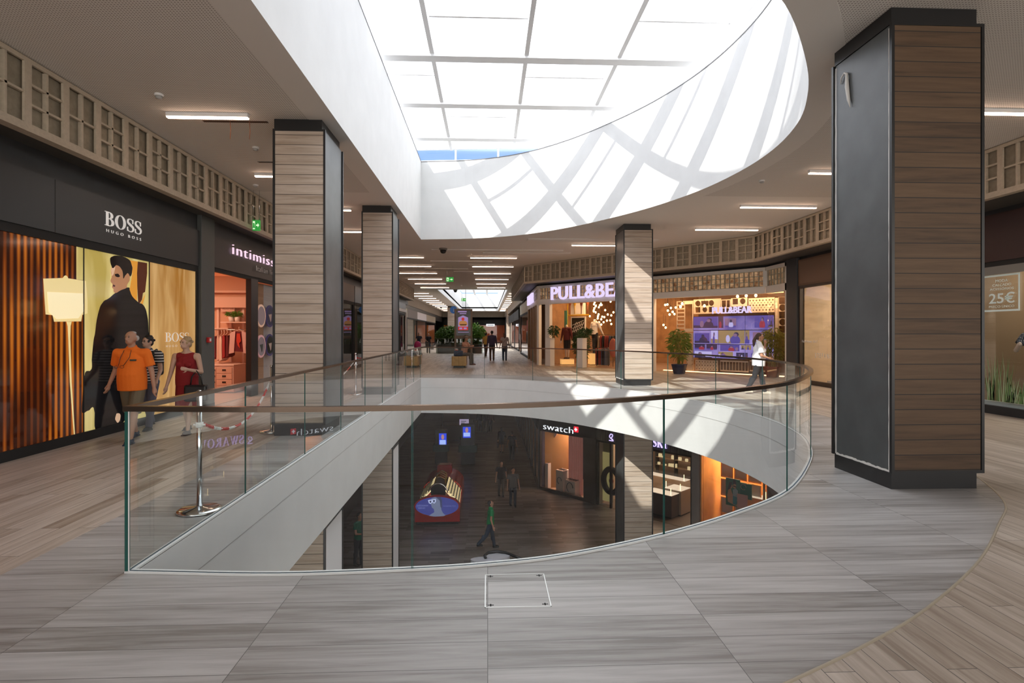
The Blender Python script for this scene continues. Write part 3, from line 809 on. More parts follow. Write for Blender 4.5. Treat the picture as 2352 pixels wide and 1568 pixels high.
# serif capitals drawn as filled outlines (unit height)
def _ell(cx, cy, rx, ry, a0, a1, n=18): return [(cx + rx * math.cos(R(a0 + (a1 - a0) * k / n)), cy + ry * math.sin(R(a0 + (a1 - a0) * k / n))) for k in range(n + 1)]
def stroke(pts, ws):
    L, Rr = [], []
    for i, p in enumerate(pts):
        a, b = pts[max(0, i - 1)], pts[min(len(pts) - 1, i + 1)]
        d = Vector((b[0] - a[0], b[1] - a[1])).normalized(); n = Vector((-d.y, d.x)); w = ws[i] / 2
        L.append((p[0] + n.x * w, p[1] + n.y * w)); Rr.append((p[0] - n.x * w, p[1] - n.y * w))
    return [L + list(reversed(Rr))]
def rect(x0, y0, x1, y1): return [[(x0, y0), (x1, y0), (x1, y1), (x0, y1)]]
def sS():
    P = [(.50, .70), (.50, .86), (.40, .955), (.28, .975), (.14, .93), (.075, .80), (.11, .66), (.26, .55), (.42, .45), (.53, .34), (.53, .18), (.43, .06), (.28, .022), (.13, .055), (.055, .17), (.05, .30)]
    P = catmull(P, 4); n = len(P)
    ws = []
    for i in range(n):
        t = i / (n - 1); ws.append(.035 + .13 * math.exp(-((t - .5) / .17) ** 2) + .03 * math.exp(-((t - .27) / .06) ** 2) + .03 * math.exp(-((t - .76) / .06) ** 2))
    return [stroke(P, ws), rect(.485, .66, .52, .97), rect(.04, .03, .07, .34)], .60
def sB():
    G_ = [rect(.10, 0, .24, 1), rect(0, 0, .35, .035), rect(0, .965, .35, 1)]
    G_.append([[(.2, 1), (.34, 1)] + _ell(.34, .76, .26, .24, 90, -90) + [(.2, .52)], [(.24, .965), (.24, .55), (.32, .55)] + _ell(.32, .7575, .135, .2075, -90, 90)])
    G_.append([[(.2, .54), (.36, .54)] + _ell(.36, .27, .32, .27, 90, -90) + [(.2, 0)], [(.24, .505), (.24, .035), (.34, .035)] + _ell(.34, .27, .185, .235, -90, 90)])
    return G_, .72
def sO():
    return [[_ell(.42, .5, .42, .52, 0, 360, 36)[:-1], list(reversed(_ell(.42, .5, .25, .485, 0, 360, 36)[:-1]))]], .88
def sK(): return [rect(.10, 0, .23, 1), rect(0, 0, .34, .03), rect(0, .97, .34, 1), stroke([(.22, .42), (.68, .98)], [.04, .04]), stroke([(.33, .56), (.72, .02)], [.15, .13]), rect(.56, .97, .80, 1), rect(.58, 0, .86, .03)], .88
def sI(): return [rect(.12, 0, .25, 1), rect(0, 0, .37, .03), rect(0, .97, .37, 1)], .42
def sW(): return [stroke([(.12, .98), (.36, .02)], [.12, .10]), stroke([(.36, .02), (.55, .9)], [.04, .04]), stroke([(.48, .98), (.74, .02)], [.12, .10]), stroke([(.74, .02), (.96, .98)], [.04, .04]), rect(0, .97, .26, 1), rect(.36, .97, .62, 1), rect(.84, .97, 1.06, 1)], 1.08
def sA(): return [stroke([(.10, 0), (.40, 1)], [.04, .04]), stroke([(.40, 1), (.72, 0)], [.10, .14]), rect(.2, .32, .62, .355), rect(0, 0, .22, .03), rect(.58, 0, .86, .03)], .86
def sV(): return [stroke([(.12, 1), (.42, 0)], [.13, .1]), stroke([(.42, 0), (.70, 1)], [.04, .04]), rect(0, .97, .27, 1), rect(.58, .97, .82, 1)], .82
def sR():
    G_, w = sB(); return G_[:4] + [stroke([(.36, .52), (.70, .02)], [.13, .12]), rect(.62, 0, .80, .03)], .80
GLY = dict(B=sB, O=sO, S=sS, K=sK, I=sI, W=sW, A=sA, V=sV, R=sR)
def serif_text(name, body, h, m, parent=None, loc=(0, 0, 0), depth=.03, gap=.06, sx=1.0):
    mb = MB(); x = 0
    for ch in body:
        parts, w = GLY[ch]()
        for k, loops in enumerate(parts):
            e_ = k * .0004
            loops = [[(x + p[0] * sx, p[1]) for p in lp] for lp in loops]
            mb.slab2d(loops, lambda a, b: (a * h, -depth - e_, b * h), lambda a, b: (a * h, 0, b * h))
        x += (w + gap) * sx
    o = mb.build(name, m, parent); o.location = loc
    return o, x * h

# ------------------------------------------------------------------ left: fashion shop with the big backlit poster
storeA = storefront(FL, 1.6, 11.96, 0, 'black framed shop front with silver serif lettering and a giant orange poster, far left', sign_mat=mat('satin black sign board', (.030, .032, .034), .38), glass=False)
mb = MB(); s_, _ = FL.hit(123, 450); mb.box(s_ - .004 - 1.6, s_ + .004 - 1.6, -.022, 0, 2.95, 3.67); mb.build('panel_joint', BLACKM, storeA)
SIL = mat('silver letters', (.85, .83, .80), .5, emit=(.8, .78, .76), es=.35)
o, wl_ = serif_text('lettering', 'BOSS', .215, SIL, storeA, (0, 0, 0), .014, .07, 1.15)
sa, _ = FL.hit(237, 500); sb_, _ = FL.hit(323, 500); o.scale = ((sb_ - sa) / wl_, 1, 1); o.location = (sa - 1.6, -.02, 3.245)
t_ = text_mesh('small_lettering', 'HUGO BOSS', .068, SIL, storeA, (sa + .03 - 1.6, -.025, 3.145), .004, -.001, 1.9); w = max(v.co.x for v in t_.data.vertices); t_.scale = ((sb_ - sa - .06) / w, 1, 1)
# backlit poster: flat print, regions of colour in one mesh
def stripes_mat():
    m, n, l, b = node_mat('poster brown slats')
    t = n.new('ShaderNodeTexCoord'); mp = n.new('ShaderNodeMapping'); mp.inputs['Scale'].default_value = (1, 0, .06); l.new(t.outputs['Object'], mp.inputs[0])
    wv = n.new('ShaderNodeTexWave'); wv.wave_type = 'BANDS'; wv.bands_direction = 'X'; wv.inputs['Scale'].default_value = 3.0; wv.inputs['Distortion'].default_value = .8; wv.inputs['Detail'].default_value = 2; wv.inputs['Detail Scale'].default_value = 2.5
    l.new(mp.outputs[0], wv.inputs[0])
    cr = n.new('ShaderNodeValToRGB'); e_ = cr.color_ramp.elements; e_[0].position = .1; e_[0].color = (.025, .006, .003, 1); e_[1].position = .85; e_[1].color = (.42, .125, .012, 1); q = e_.new(.45); q.color = (.16, .035, .006, 1)
    m3 = n.new('ShaderNodeMapping'); m3.inputs['Scale'].default_value = (1.1, 0, .30); l.new(t.outputs['Object'], m3.inputs[0]); n3 = n.new('ShaderNodeTexNoise'); n3.inputs['Scale'].default_value = 1.6; n3.inputs['Detail'].default_value = 2; l.new(m3.outputs[0], n3.inputs[0])
    r3 = n.new('ShaderNodeMapRange'); r3.inputs['From Min'].default_value = .38; r3.inputs['From Max'].default_value = .62; r3.inputs['To Min'].default_value = .30; r3.inputs['To Max'].default_value = 1.0; l.new(n3.outputs['Fac'], r3.inputs['Value'])
    mu = n.new('ShaderNodeMath'); mu.operation = 'MULTIPLY'; l.new(wv.outputs['Fac'], mu.inputs[0]); l.new(r3.outputs[0], mu.inputs[1])
    l.new(mu.outputs[0], cr.inputs[0]); l.new(cr.outputs[0], b.inputs['Base Color']); l.new(cr.outputs[0], b.inputs['Emission Color']); b.inputs['Emission Strength'].default_value = .30; b.inputs['Roughness'].default_value = .08
    return m
def drape_mat(name, c0, c1, sc=2.2, es=.5):
    m, n, l, b = node_mat(name)
    t = n.new('ShaderNodeTexCoord'); mp = n.new('ShaderNodeMapping'); mp.inputs['Scale'].default_value = (1.6, 1, .22); mp.inputs['Rotation'].default_value = (0, R(-12), 0); l.new(t.outputs['Object'], mp.inputs[0])
    nz = n.new('ShaderNodeTexNoise'); nz.inputs['Scale'].default_value = sc; nz.inputs['Detail'].default_value = 3; nz.inputs['Distortion'].default_value = .6; l.new(mp.outputs[0], nz.inputs[0])
    cr = n.new('ShaderNodeValToRGB'); e_ = cr.color_ramp.elements; e_[0].position = .36; e_[0].color = (*c0, 1); e_[1].position = .62; e_[1].color = (*c1, 1)
    l.new(nz.outputs['Fac'], cr.inputs[0]); l.new(cr.outputs[0], b.inputs['Base Color']); l.new(cr.outputs[0], b.inputs['Emission Color']); b.inputs['Emission Strength'].default_value = es * K; b.inputs['Roughness'].default_value = .08
    return m
def pm(name, c, es=.5): return mat(name, c, .08, emit=c, es=es)
P_MATS = [stripes_mat(), drape_mat('poster yellow curtain', (.52, .40, .10), (.80, .68, .28), 1.4, .5), drape_mat('poster golden drape', (.42, .19, .035), (.72, .46, .19), 1.8, .45),
          pm('poster black coat', (.012, .011, .012), .2), pm('poster skin', (.50, .24, .12), .45), pm('poster hair', (.014, .010, .010), .2), pm('poster lamp shade', (.95, .78, .36), .45), pm('poster brown shadow', (.09, .02, .008), .4), pm('poster lamp core', (1.0, .88, .55), .55), pm('poster amber', (.75, .33, .04), .5), pm('poster light skin', (.78, .52, .34), .5)]
post = thing('window_poster', 'glossy backlit poster of a dark haired man in black coat beside a glowing lamp', 'poster', FL.w(1.7, .03, 0), FL.r)
def cp(pts): return [(lambda h: (h[0] - 1.7, h[1]))(FL.hit(x / 2.8, 520 + y / 2.8, .03)) for x, y in pts]
mb = MB()
def smooth_loop(L, n=4):
    m = len(L); out = []
    for i in range(m):
        p0, p1, p2, p3 = L[i - 1], L[i], L[(i + 1) % m], L[(i + 2) % m]
        for k in range(n):
            t = k / n; out.append(tuple(.5 * ((2 * p1[a]) + (-p0[a] + p2[a]) * t * .9 + (2 * p0[a] - 5 * p1[a] + 4 * p2[a] - p3[a]) * t * t + (-p0[a] + 3 * p1[a] - 3 * p2[a] + p3[a]) * t ** 3) if t else p1[a] for a in (0, 1)))
    return out
def region(k, loop, lay):
    if lay >= 4 and k in (3, 4, 5, 10): loop = smooth_loop(loop)
    mb.mat(k); mb.face2d([loop], lambda a, b: (a, -.0012 * lay, b), False)
e1_, e2_ = cp([(535, 500)])[0][0], cp([(957, 500)])[0][0]; Lw = 11.9 - 1.7
region(0, rect(0, .13, e1_, 2.83)[0], 1); region(1, rect(e1_, .13, e2_ + .0, 2.83)[0], 1); region(2, rect(e2_, .13, Lw, 2.83)[0], 1)
region(1, cp([(490, 60), (535, 60), (535, 345), (490, 340)]), 2)
region(9, cp([(820, 215), (885, 225), (880, 500), (830, 420), (850, 300)]), 2)
region(7, cp([(885, 225), (945, 235), (945, 300), (932, 420), (918, 428), (912, 470), (888, 508), (882, 400), (880, 300)]), 3)
region(9, cp([(900, 500), (935, 430), (925, 470), (915, 505)]), 3)
region(3, cp([(738, 428), (780, 398), (828, 392), (835, 415), (850, 450), (890, 490), (915, 500), (935, 530), (950, 600), (955, 700), (955, 790), (900, 800), (880, 900), (872, 1000), (850, 1180), (790, 1260), (760, 1290), (715, 1290), (690, 1300), (612, 1310), (600, 1165), (560, 1185), (525, 1195), (530, 1080), (545, 940), (587, 915), (590, 830), (600, 730), (610, 680), (620, 600), (640, 520), (665, 480), (700, 460)]), 4)
region(4, cp([(715, 262), (740, 240), (775, 255), (800, 290), (830, 310), (832, 345), (815, 375), (810, 395), (770, 412), (742, 428), (728, 418), (727, 402), (718, 390), (722, 372), (708, 350), (716, 320), (711, 290)]), 5)
region(10, cp([(713, 270), (728, 250), (738, 262), (730, 300), (718, 318), (712, 290)]), 6)
region(5, cp([(705, 205), (730, 188), (780, 190), (830, 215), (848, 260), (845, 300), (835, 322), (818, 300), (802, 315), (790, 335), (785, 290), (770, 262), (745, 248), (722, 268), (710, 245)]), 7)
region(5, cp([(735, 308), (755, 303), (768, 318), (760, 326), (742, 322)]), 7)
region(7, cp([(722, 372), (738, 378), (736, 388), (722, 386)]), 7)
region(6, cp([(275, 335), (400, 331), (410, 318), (420, 314), (430, 320), (436, 333), (550, 350), (560, 480), (560, 558), (527, 568), (520, 610), (345, 612), (335, 570), (290, 565)]), 5)
region(8, cp([(300, 420), (530, 430), (535, 545), (500, 590), (360, 595), (310, 550)]), 6)
region(6, cp([(424, 612), (458, 612), (452, 640), (450, 720), (458, 1000), (480, 1340), (472, 1340), (446, 1000), (436, 720), (432, 640)]), 5)
region(10, cp([(745, 1205), (760, 1200), (772, 1210), (770, 1240), (755, 1262), (738, 1240)]), 6)
mb.build('print', P_MATS, post)
for x in (535, 957): mb = MB(); a = cp([(x, 500)])[0][0]; mb.box(a - .006, a + .006, -.014, .0, .13, 2.83); mb.build('pane_joint', BLACKM, post)
o, wl_ = serif_text('white_lettering', 'BOSS', .17, mat('poster white print', (.8, .74, .64), .2, emit=(.8, .74, .64), es=.35), post, (0, 0, 0), .0005, .02, 1.1)
a_, b_ = cp([(1058, 745)])[0], cp([(1215, 745)])[0]; o.scale = ((b_[0] - a_[0]) / wl_, 1, 1); o.location = (a_[0], -.011, a_[1] + .01)
t_ = text_mesh('small_white_lettering', 'HUGO BOSS', .055, MATS['poster white print'], post, (a_[0] + .02, -.012, a_[1] - .09), .0005, .0, 1.8); w = max(v.co.x for v in t_.data.vertices); t_.scale = ((b_[0] - a_[0] - .04) / w, 1, 1)
pilaster(FL, 11.98, 12.54, 0, PLASTERG, 'grey painted wall pier between the poster shop and the lingerie shop')
al = thing('fire_alarm_button', 'small red fire alarm call point on the grey pier', 'alarm', FL.w(12.22, -.07, 1.44), FL.r)
mb = MB(); mb.bbox(-.055, .055, -.05, .008, -.055, .055, .008); mb.build('housing', mat('alarm red', (.55, .02, .02), .35), al)
mb = MB(); mb.bbox(-.03, .03, -.054, -.048, -.03, .03, .002); mb.build('press_plate', PRINTW, al)
mb = MB(); mb.box(-4.0, 1.6, 0, .1, 0, 3.95); t = mb.build('wall_left', DARKW); t.location = FL.w(0, 0, 0); t.rotation_euler = (0, 0, FL.r); t['kind'] = 'structure'

# lingerie shop
storeB = storefront(FL, 12.56, 19.2, 0, 'shop front with a black fascia and pink lettering, seen left of the first pillar', sign_z=(3.0, 3.67), win=(.0, 2.92), glass=False, base=False)
mb = MB(); sm0, sm1 = FL.hit(576, 700)[0], FL.hit(592, 700)[0]; mb.box(sm0 - 12.56, sm1 - 12.56, -.01, .12, 0, 2.95); mb.build('mullion', BLACK, storeB)
mb = MB(); mb.add([(sm1 - 12.56, .05, 0), (19.14 - 12.56, .05, 0), (19.14 - 12.56, .05, 2.92), (sm1 - 12.56, .05, 2.92)], [(0, 1, 2, 3)]); mb.build('glass', SHOPGLASS, storeB)
PINKT = glow('pink lit lettering', (.95, .62, .75), 1.2)
s0_, z0_ = FL.hit(532, 590, -.05); s1_, _ = FL.hit(627, 590, -.05)
t_ = text_mesh('lettering', 'intimissimi', .36, PINKT, storeB, (0, 0, 0), .015, -.007, 1.15); 
def fit(o, frac, s0, s1, z, y=-.05, base=12.56):
    """scale lettering so that its first frac of glyph run spans s0..s1"""
    xs = [v.co.x for v in o.data.vertices]; w = max(xs) - min(xs); o.scale = ((s1 - s0) / (w * frac), 1, 1); o.location = (s0 - base, y, z)
fit(t_, .70, s0_, s1_, FL.hit(535, 585)[1])
t_ = text_mesh('sub_lettering', 'Italian lingerie', .20, PRINTW, storeB, (0, 0, 0), .003, -.004, 1.1); fit(t_, .69, FL.hit(583, 610)[0], FL.hit(627, 610)[0], FL.hit(585, 622)[1])
PINKW = mat('warm pink shop wall', (.62, .36, .24), .8); SHOPF = mat('pale shop floor', (.42, .30, .22), .5)
room(FL, 12.6, 19.1, 4.6, 0, SHOPF, PINKW, mat('peach shop ceiling', (.7, .5, .38), .8), zt=3.4, light=120, lcol=(1, .60, .40), nx=2)

# further shops on the left
def simple_shop(fr, s0, s1, zb, label, wallc, sign_mat, light, lcol=(1, .8, .6), depth=3.2, text=None, tm=None, y=0.0, mull=None, frame_mat=BLACKM, sz=(2.95, 3.67), th=.3):
    t = storefront(fr, s0, s1, zb, label, sign_mat=sign_mat, mull=mull or (), sy=y, frame_mat=frame_mat, sign_z=sz)
    room(fr, s0 + .05, s1 - .05, depth, zb, SHOPF, mat('shop wall ' + str(wallc), wallc, .8), mat('shop ceiling dark', (.12, .11, .10), .8), zt=3.3, light=light, lcol=lcol, y0=y + .15)
    if text:
        o = text_mesh('lettering', text, th / .73, tm or SIGNW, t, (0, 0, 0), .015, 0); xs = [v.co.x for v in o.data.vertices]; w = max(xs) - min(xs); L = s1 - s0
        k = min(1.2, L * .8 / w); o.scale = (k, 1, 1); o.location = (L / 2 - w * k / 2, -.04, (sz[0] + sz[1]) / 2 - th / 2)
    return t
simple_shop(FL, 19.3, 25.6, 0, 'dark shop front behind the first pillar at left, with a red sign inside', (.05, .05, .045), mat('wood sign board', (.12, .09, .07), .5), 8)
simple_shop(FL, 25.7, 33.0, 0, 'dark shop front hidden for the most part behind the second left pillar', (.05, .06, .05), BLACK, 10)
t = storefront(FL, 33.2, 41.5, 0, 'black shop front edged with a bright white frame just right of the second left pillar', frame_mat=BLACKM, mull=((36, 36.2), (39, 39.2)))
mb = MB(); mb.box(.0, 8.3, -.10, 0, 3.05, 3.25); mb.box(8.1, 8.3, -.10, 0, 0, 3.05); mb.build('white_portal', mat('white portal', (.75, .75, .78), .4), t)
room(FL, 33.3, 41.4, 3.5, 0, SHOPF, mat('plum shop wall', (.10, .03, .06), .7), mat('shop ceiling dark', (.12, .11, .10), .8), zt=3.3, light=18, lcol=(1, .5, .3))
FL2 = Frame(-6.9, 0, R(90))
for a, b, lab, wc, sg, txt in ((43.3, 49.5, 'pale yellow shop front with teal glass at the start of the far left row', (.12, .42, .38), mat('cream sign board', (.60, .56, .42), .5), None),
                       (49.6, 56.5, 'grey framed shop front with dark upper panel in the far left row', (.30, .32, .28), mat('grey brown sign board', (.16, .13, .12), .5), None),
                       (56.6, 65.0, 'white shop front with small black letters in the far left row', (.55, .38, .32), mat('white sign board', (.70, .66, .70), .5), None),
                       (65.2, 76.0, 'beige stone shop front with dark opening at the end of the left row', (.06, .05, .05), mat('stone sign board', (.42, .36, .28), .6), None)):
    simple_shop(FL2, a, b, 0, lab, wc, sg, 35, depth=3.0)
# far end of the mall
FE = Frame(-6.9, 90.0, 0.0)
simple_shop(FE, 0, 4.6, 0, 'dark cafe front glowing orange at the far left end of the mall', (.45, .16, .03), BLACKM, 30, (1, .6, .3))
simple_shop(FE, 4.7, 9.6, 0, 'dark clothes shop front with red lit display at the far end, centre', (.35, .10, .04), BLACKM, 30, (1, .55, .3))
t = thing('shop_sign', 'small white lit sign plate over the centre shop at the far end', 'sign', at_depth(1126.5, 746.5, 89.6), 0)
mb = MB(); mb.bbox(-.65, .65, 0, .06, -.18, .18, .01); mb.build('lit_plate', SIGNW, t); mb = MB(); mb.box(-.5, .5, -.004, 0, -.05, .05); mb.build('dark_line', BLACK, t)
simple_shop(FE, 9.7, 16, 0, 'brown fronted shop at the far right end of the mall', (.30, .14, .10), mat('brown wood front', (.10, .05, .04), .5), 60, text='M', th=.5)
for a, b, lab in ((50, 58.5, 'first shop front of the far right row, mostly hidden'), (58.6, 70, 'second shop front of the far right row, mostly hidden'), (70.1, 88, 'last shop front of the far right row beside the far pillar')):
    f_ = Frame(2.7, 100.0, R(-90)); simple_shop(f_, 100 - b, 100 - a, 0, lab, (.30, .22, .2), BLACKM, 30)
# ------------------------------------------------------------------ right: the diagonal shop front
def sx(px, fr=FD, off=0.0): return fr.hit(px, 700, off)[0]
OFFW = mat('off white shop frame', (.80, .77, .73), .5)
CREAM = mat('cream lacquer panel', (.74, .60, .46), .5)
def brickglass(name, ca, cb, w=.178, h=.165, es=.25):
    m, n, l, b = node_mat(name)
    t = n.new('ShaderNodeTexCoord'); sp = n.new('ShaderNodeSeparateXYZ'); cb_ = n.new('ShaderNodeCombineXYZ'); l.new(t.outputs['Object'], sp.inputs[0]); l.new(sp.outputs[0], cb_.inputs[0]); l.new(sp.outputs[2], cb_.inputs[1])
    br = n.new('ShaderNodeTexBrick'); br.offset = 0; br.inputs['Scale'].default_value = 1; br.inputs['Brick Width'].default_value = w; br.inputs['Row Height'].default_value = h; br.inputs['Mortar Size'].default_value = .001
    br.inputs['Color1'].default_value = (0, 0, 0, 1); br.inputs['Color2'].default_value = (1, 1, 1, 1); br.inputs['Mortar'].default_value = (.5, .5, .5, 1); l.new(cb_.outputs[0], br.inputs[0])
    nz = n.new('ShaderNodeTexNoise'); nz.inputs['Scale'].default_value = 9; nz.inputs['Detail'].default_value = 3; l.new(cb_.outputs[0], nz.inputs[0])
    ad = n.new('ShaderNodeMath'); ad.operation = 'MULTIPLY_ADD'; ad.inputs[1].default_value = .4; l.new(br.outputs['Color'], ad.inputs[0]); l.new(nz.outputs['Fac'], ad.inputs[2])
    cr = n.new('ShaderNodeValToRGB'); e_ = cr.color_ramp.elements; e_[0].position = .42; e_[0].color = (*ca, 1); e_[1].position = .95; e_[1].color = (*cb, 1); l.new(ad.outputs[0], cr.inputs[0])
    l.new(cr.outputs[0], b.inputs['Base Color']); l.new(cr.outputs[0], b.inputs['Emission Color']); b.inputs['Emission Strength'].default_value = es * K; b.inputs['Roughness'].default_value = .12
    return m
BLOCK = brickglass('glass block backing', (.16, .06, .02), (.62, .40, .22), es=.45)
MUNT = mat('pale block frame', (.42, .40, .33), .4)
def block_band(parent, a, b, z0, z1, y=0.0, w=.178, rows=3):
    n = max(1, round((b - a) / w)); ww = (b - a) / n; h = (z1 - z0) / rows
    mb = MB(); mb.box(a, b, y + .07, y + .09, z0, z1); o = mb.build('glass_blocks', BLOCK, parent)
    mb = MB()
    for k in range(n + 1): mb.box(a + ww * k - .011, a + ww * k + .011, y, y + .075, z0, z1)
    for k in range(rows + 1): mb.box(a, b, y + .004, y + .07, z0 + h * k - .010, z0 + h * k + .010)
    mb.build('block_frame', MUNT, parent)
S_L, S_R = .0, 11.2
pb = thing('storefront', 'long off white shop front with glass block band and huge lit lettering', 'shop front', FD.w(0, 0, 0), FD.r)
s_split = sx(1506)
mb = MB(); mb.box(-.02, S_R, -.06, .14, 3.80, 3.92); mb.build('top_bar', OFFW, pb)
mb = MB(); mb.box(-.02, S_R, -.06, .14, 3.0, 3.24); mb.build('lintel', OFFW, pb)
mb = MB(); mb.box(S_R - .08, S_R + .07, -.05, .14, 3.24, 3.80); mb.build('band_post', OFFW, pb)
block_band(pb, .08, s_split - .3, 3.25, 3.80); block_band(pb, s_split - .12, S_R - .08, 3.25, 3.80)
for a, b in ((0, .10), (sx(1254), sx(1264)), (s_split - .22, s_split - .06)):
    mb = MB(); mb.box(a, b, -.06, .14, 0, 3.0 if a else 3.8); mb.build('post', OFFW, pb)
mb = MB(); mb.box(s_split - .3, s_split - .12, -.05, .14, 3.24, 3.80); mb.build('band_post', OFFW, pb)
mb = MB(); mb.add([(.1, .02, 0.02), (s_split - .2, .02, .02), (s_split - .2, .02, 3), (.1, .02, 3)], [(0, 1, 2, 3)]); mb.add([(s_split, .02, .02), (S_R - .1, .02, .02), (S_R - .1, .02, 3), (s_split, .02, 3)], [(0, 1, 2, 3)]); mb.build('glass', SHOPGLASS, pb)
# second facet of the front, square to the mall
pc = thing('storefront', 'short return piece of the off white shop front with glass blocks, beside the dark pier', 'shop front', FR.w(0.05, 0, 0), FR.r)
s_e = FR.hit(1808, 700)[0]
mb = MB(); mb.box(0, s_e, -.04, .14, 3.80, 3.92); mb.box(0, s_e, -.04, .14, 3.0, 3.24); mb.build('bars', OFFW, pc)
mb = MB(); mb.box(s_e - .12, s_e, -.04, .14, 0, 3.92); mb.build('post', OFFW, pc)
block_band(pc, .05, s_e - .12, 3.25, 3.80, w=.22)
mb = MB(); mb.add([(0, .02, .02), (s_e - .1, .02, .02), (s_e - .1, .02, 3), (0, .02, 3)], [(0, 1, 2, 3)]); mb.build('glass', SHOPGLASS, pc)
# lettering on the band
tl = text_mesh('lit_lettering', 'PULL&BEAR', .80, SIGNV, None, (0, 0, 0), .05, .006, 1.06)
tag(tl, 'huge violet white lit letters on the glass block band, cut off by the pale pillar', 'sign')
xs = [v.co.x for v in tl.data.vertices]; w7 = None
tl.data.transform(Matrix.Translation((-min(xs), 0, 0)))
a0, z0_ = FD.hit(1266, 690, -.16); a1, _ = FD.hit(1406, 690, -.16)
tl.scale = ((a1 - a0) / ((max(xs) - min(xs)) * .735), 1, 1.10); tl.location = FD.w(a0, -.16, 3.19); tl.rotation_euler = (0, 0, FD.r)
# second lettering on the corner side wall
pd = thing('storefront', 'narrow side of the corner shop with pale blocks and brown posts facing the far corridor', 'shop front', FS.w(8.6, 0, 0), FS.r)
mb = MB(); mb.box(0, 6.95, -.05, .14, 3.8, 3.92); mb.box(0, 6.95, -.05, .14, 3.0, 3.24); mb.build('bars', OFFW, pd); block_band(pd, .05, 6.9, 3.25, 3.8)
WB = mat('brown door wood', (.30, .17, .08), .5)
for a in (.0, 2.2, 4.0, 5.4): 
    mb = MB(); mb.box(a, a + .45, -.03, .14, 0, 3.0); mb.build('wood_post', WB, pd)
mb = MB(); mb.box(6.6, 6.95, -.04, .14, 0, 3.0); mb.build('post', OFFW, pd)
mb = MB(); mb.add([(0, .05, .02), (6.9, .05, .02), (6.9, .05, 3), (0, .05, 3)], [(0, 1, 2, 3)]); mb.build('glass', SHOPGLASS, pd)
o = text_mesh('lit_lettering', 'PULL&BEAR', .75, SIGNV, None, (0, 0, 0), .05, .004, 1.0); tag(o, 'second violet white lit lettering seen edge-on at the shop corner', 'sign'); o.location = FS.w(10.3, -.14, 3.2); o.rotation_euler = (0, 0, FS.r)
o = simple_shop(FS, .1, 8.4, 0, 'shop front with a cream sign and red round poster just past the corner shop', (.35, .22, .16), mat('cream sign board', (.60, .56, .42), .5), 60)

# interior of the corner shop
SHW = mat('brown shop interior wall', (.30, .155, .07), .8, noise=.25, nscale=3); DARKC = mat('dark shop ceiling', (.04, .03, .025), .8)
mb = MB()
mb.mat(0); pts = [(.1, .15), (11.1, .15), (11.1, 6.2), (.1, 6.2)]; mb.face2d([pts], lambda a, b: (*FD.w(a, b).xy, .008))
mb.mat(1); fbox(mb, FD, .0, 11.2, 6.2, 6.3, 0, 4); fbox(mb, FD, -.0, .06, .6, 6.2, 0, 4)
mb.mat(2); mb.face2d([[(0, .2), (11.2, .2), (11.2, 6.2), (0, 6.2)]], lambda a, b: (*FD.w(a, b).xy, 3.85))
o = mb.build('wall_inner', [mat('brown shop floor', (.26, .15, .10), .35), SHW, DARKC]); o['kind'] = 'structure'
for (a, b, e_) in ((1.5, 1.6, 70), (4.0, 2.2, 90), (7.2, 2.6, 70), (9.6, 2.6, 60), (3.4, 4.6, 90), (8.2, 4.8, 60)):
    la = bpy.data.lights.new('shop_light', 'AREA'); la.shape = 'DISK'; la.size = .8; la.energy = e_ * K; la.color = (1, .60, .30)
    lo_ = bpy.data.objects.new('shop_light', la); lo_.location = FD.w(a, b, 3.75); COL.objects.link(lo_)
def at_fd(px, py, off): s_, z = FD.hit(px, py, off); return s_, z
def hang_bulbs(spots, label, group, name='pendant_bulb', fr=FD, ztop=3.84, r=.045):
    first = None
    for i, (px, py, off) in enumerate(spots):
        s_, z = fr.hit(px, py, off)
        p = fr.w(s_, off, z)
        if first is None:
            t = thing(name, label, 'lamp', p, fr.r, group)
            mb = MB(); mb.ell((0, 0, 0), (r, r, r * 1.2), 10, 6); mb.build('bulb', BULB, t)
            mb = MB(); mb.tube([(0, 0, r), (0, 0, r + .05)], .02, 8); mb.build('socket', BLACK, t)
            mb = MB(); mb.tube([(0, 0, r + .05), (0, 0, .55)], .006, 6); mb.build('cord', BLACK, t)
            first = t
        else: dup(first, p, None, label, group)
sp_ = []
rb = random.Random(4)
for k in range(11): sp_.append((1366 + rb.uniform(-3, 10), 694 + k * 4.6, 2.5))
for k in range(16): sp_.append((rb.uniform(1352, 1412), rb.uniform(692, 746), rb.choice((2.8, 3.4, 4.4))))
for px, py in ((1382, 700), (1390, 712), (1396, 722), (1388, 728), (1394, 736), (1404, 724), (1409, 717), (1376, 740), (1381, 733), (1381, 745)): sp_.append((px, py, 3.2))
hang_bulbs(sp_, 'warm bare pendant bulb in the hanging cluster inside the corner shop window', 'bare bulbs in the corner shop')
sp_ = [(1528, 700, 2.6), (1533, 699, 2.6), (1541, 707, 3), (1545, 716, 2.4), (1538, 722, 3), (1549, 721, 3.4), (1534, 713, 3), (1552, 706, 2.8), (1524, 746, 3.4), (1529, 752, 3.2)]
hang_bulbs(sp_, 'warm bare pendant bulb in the dark doorway left of the video wall', 'bare bulbs in the shop doorway')
sp_ = [(1694, 680.5, .55), (1714, 679, .55), (1736, 678.5, .55), (1567, 697, .6), (1563, 704, .6), (1618, 702, .6)]
hang_bulbs(sp_, 'bright spot bulb right behind the glass above the video wall', 'spot bulbs above the video wall', 'spot_bulb', r=.05)

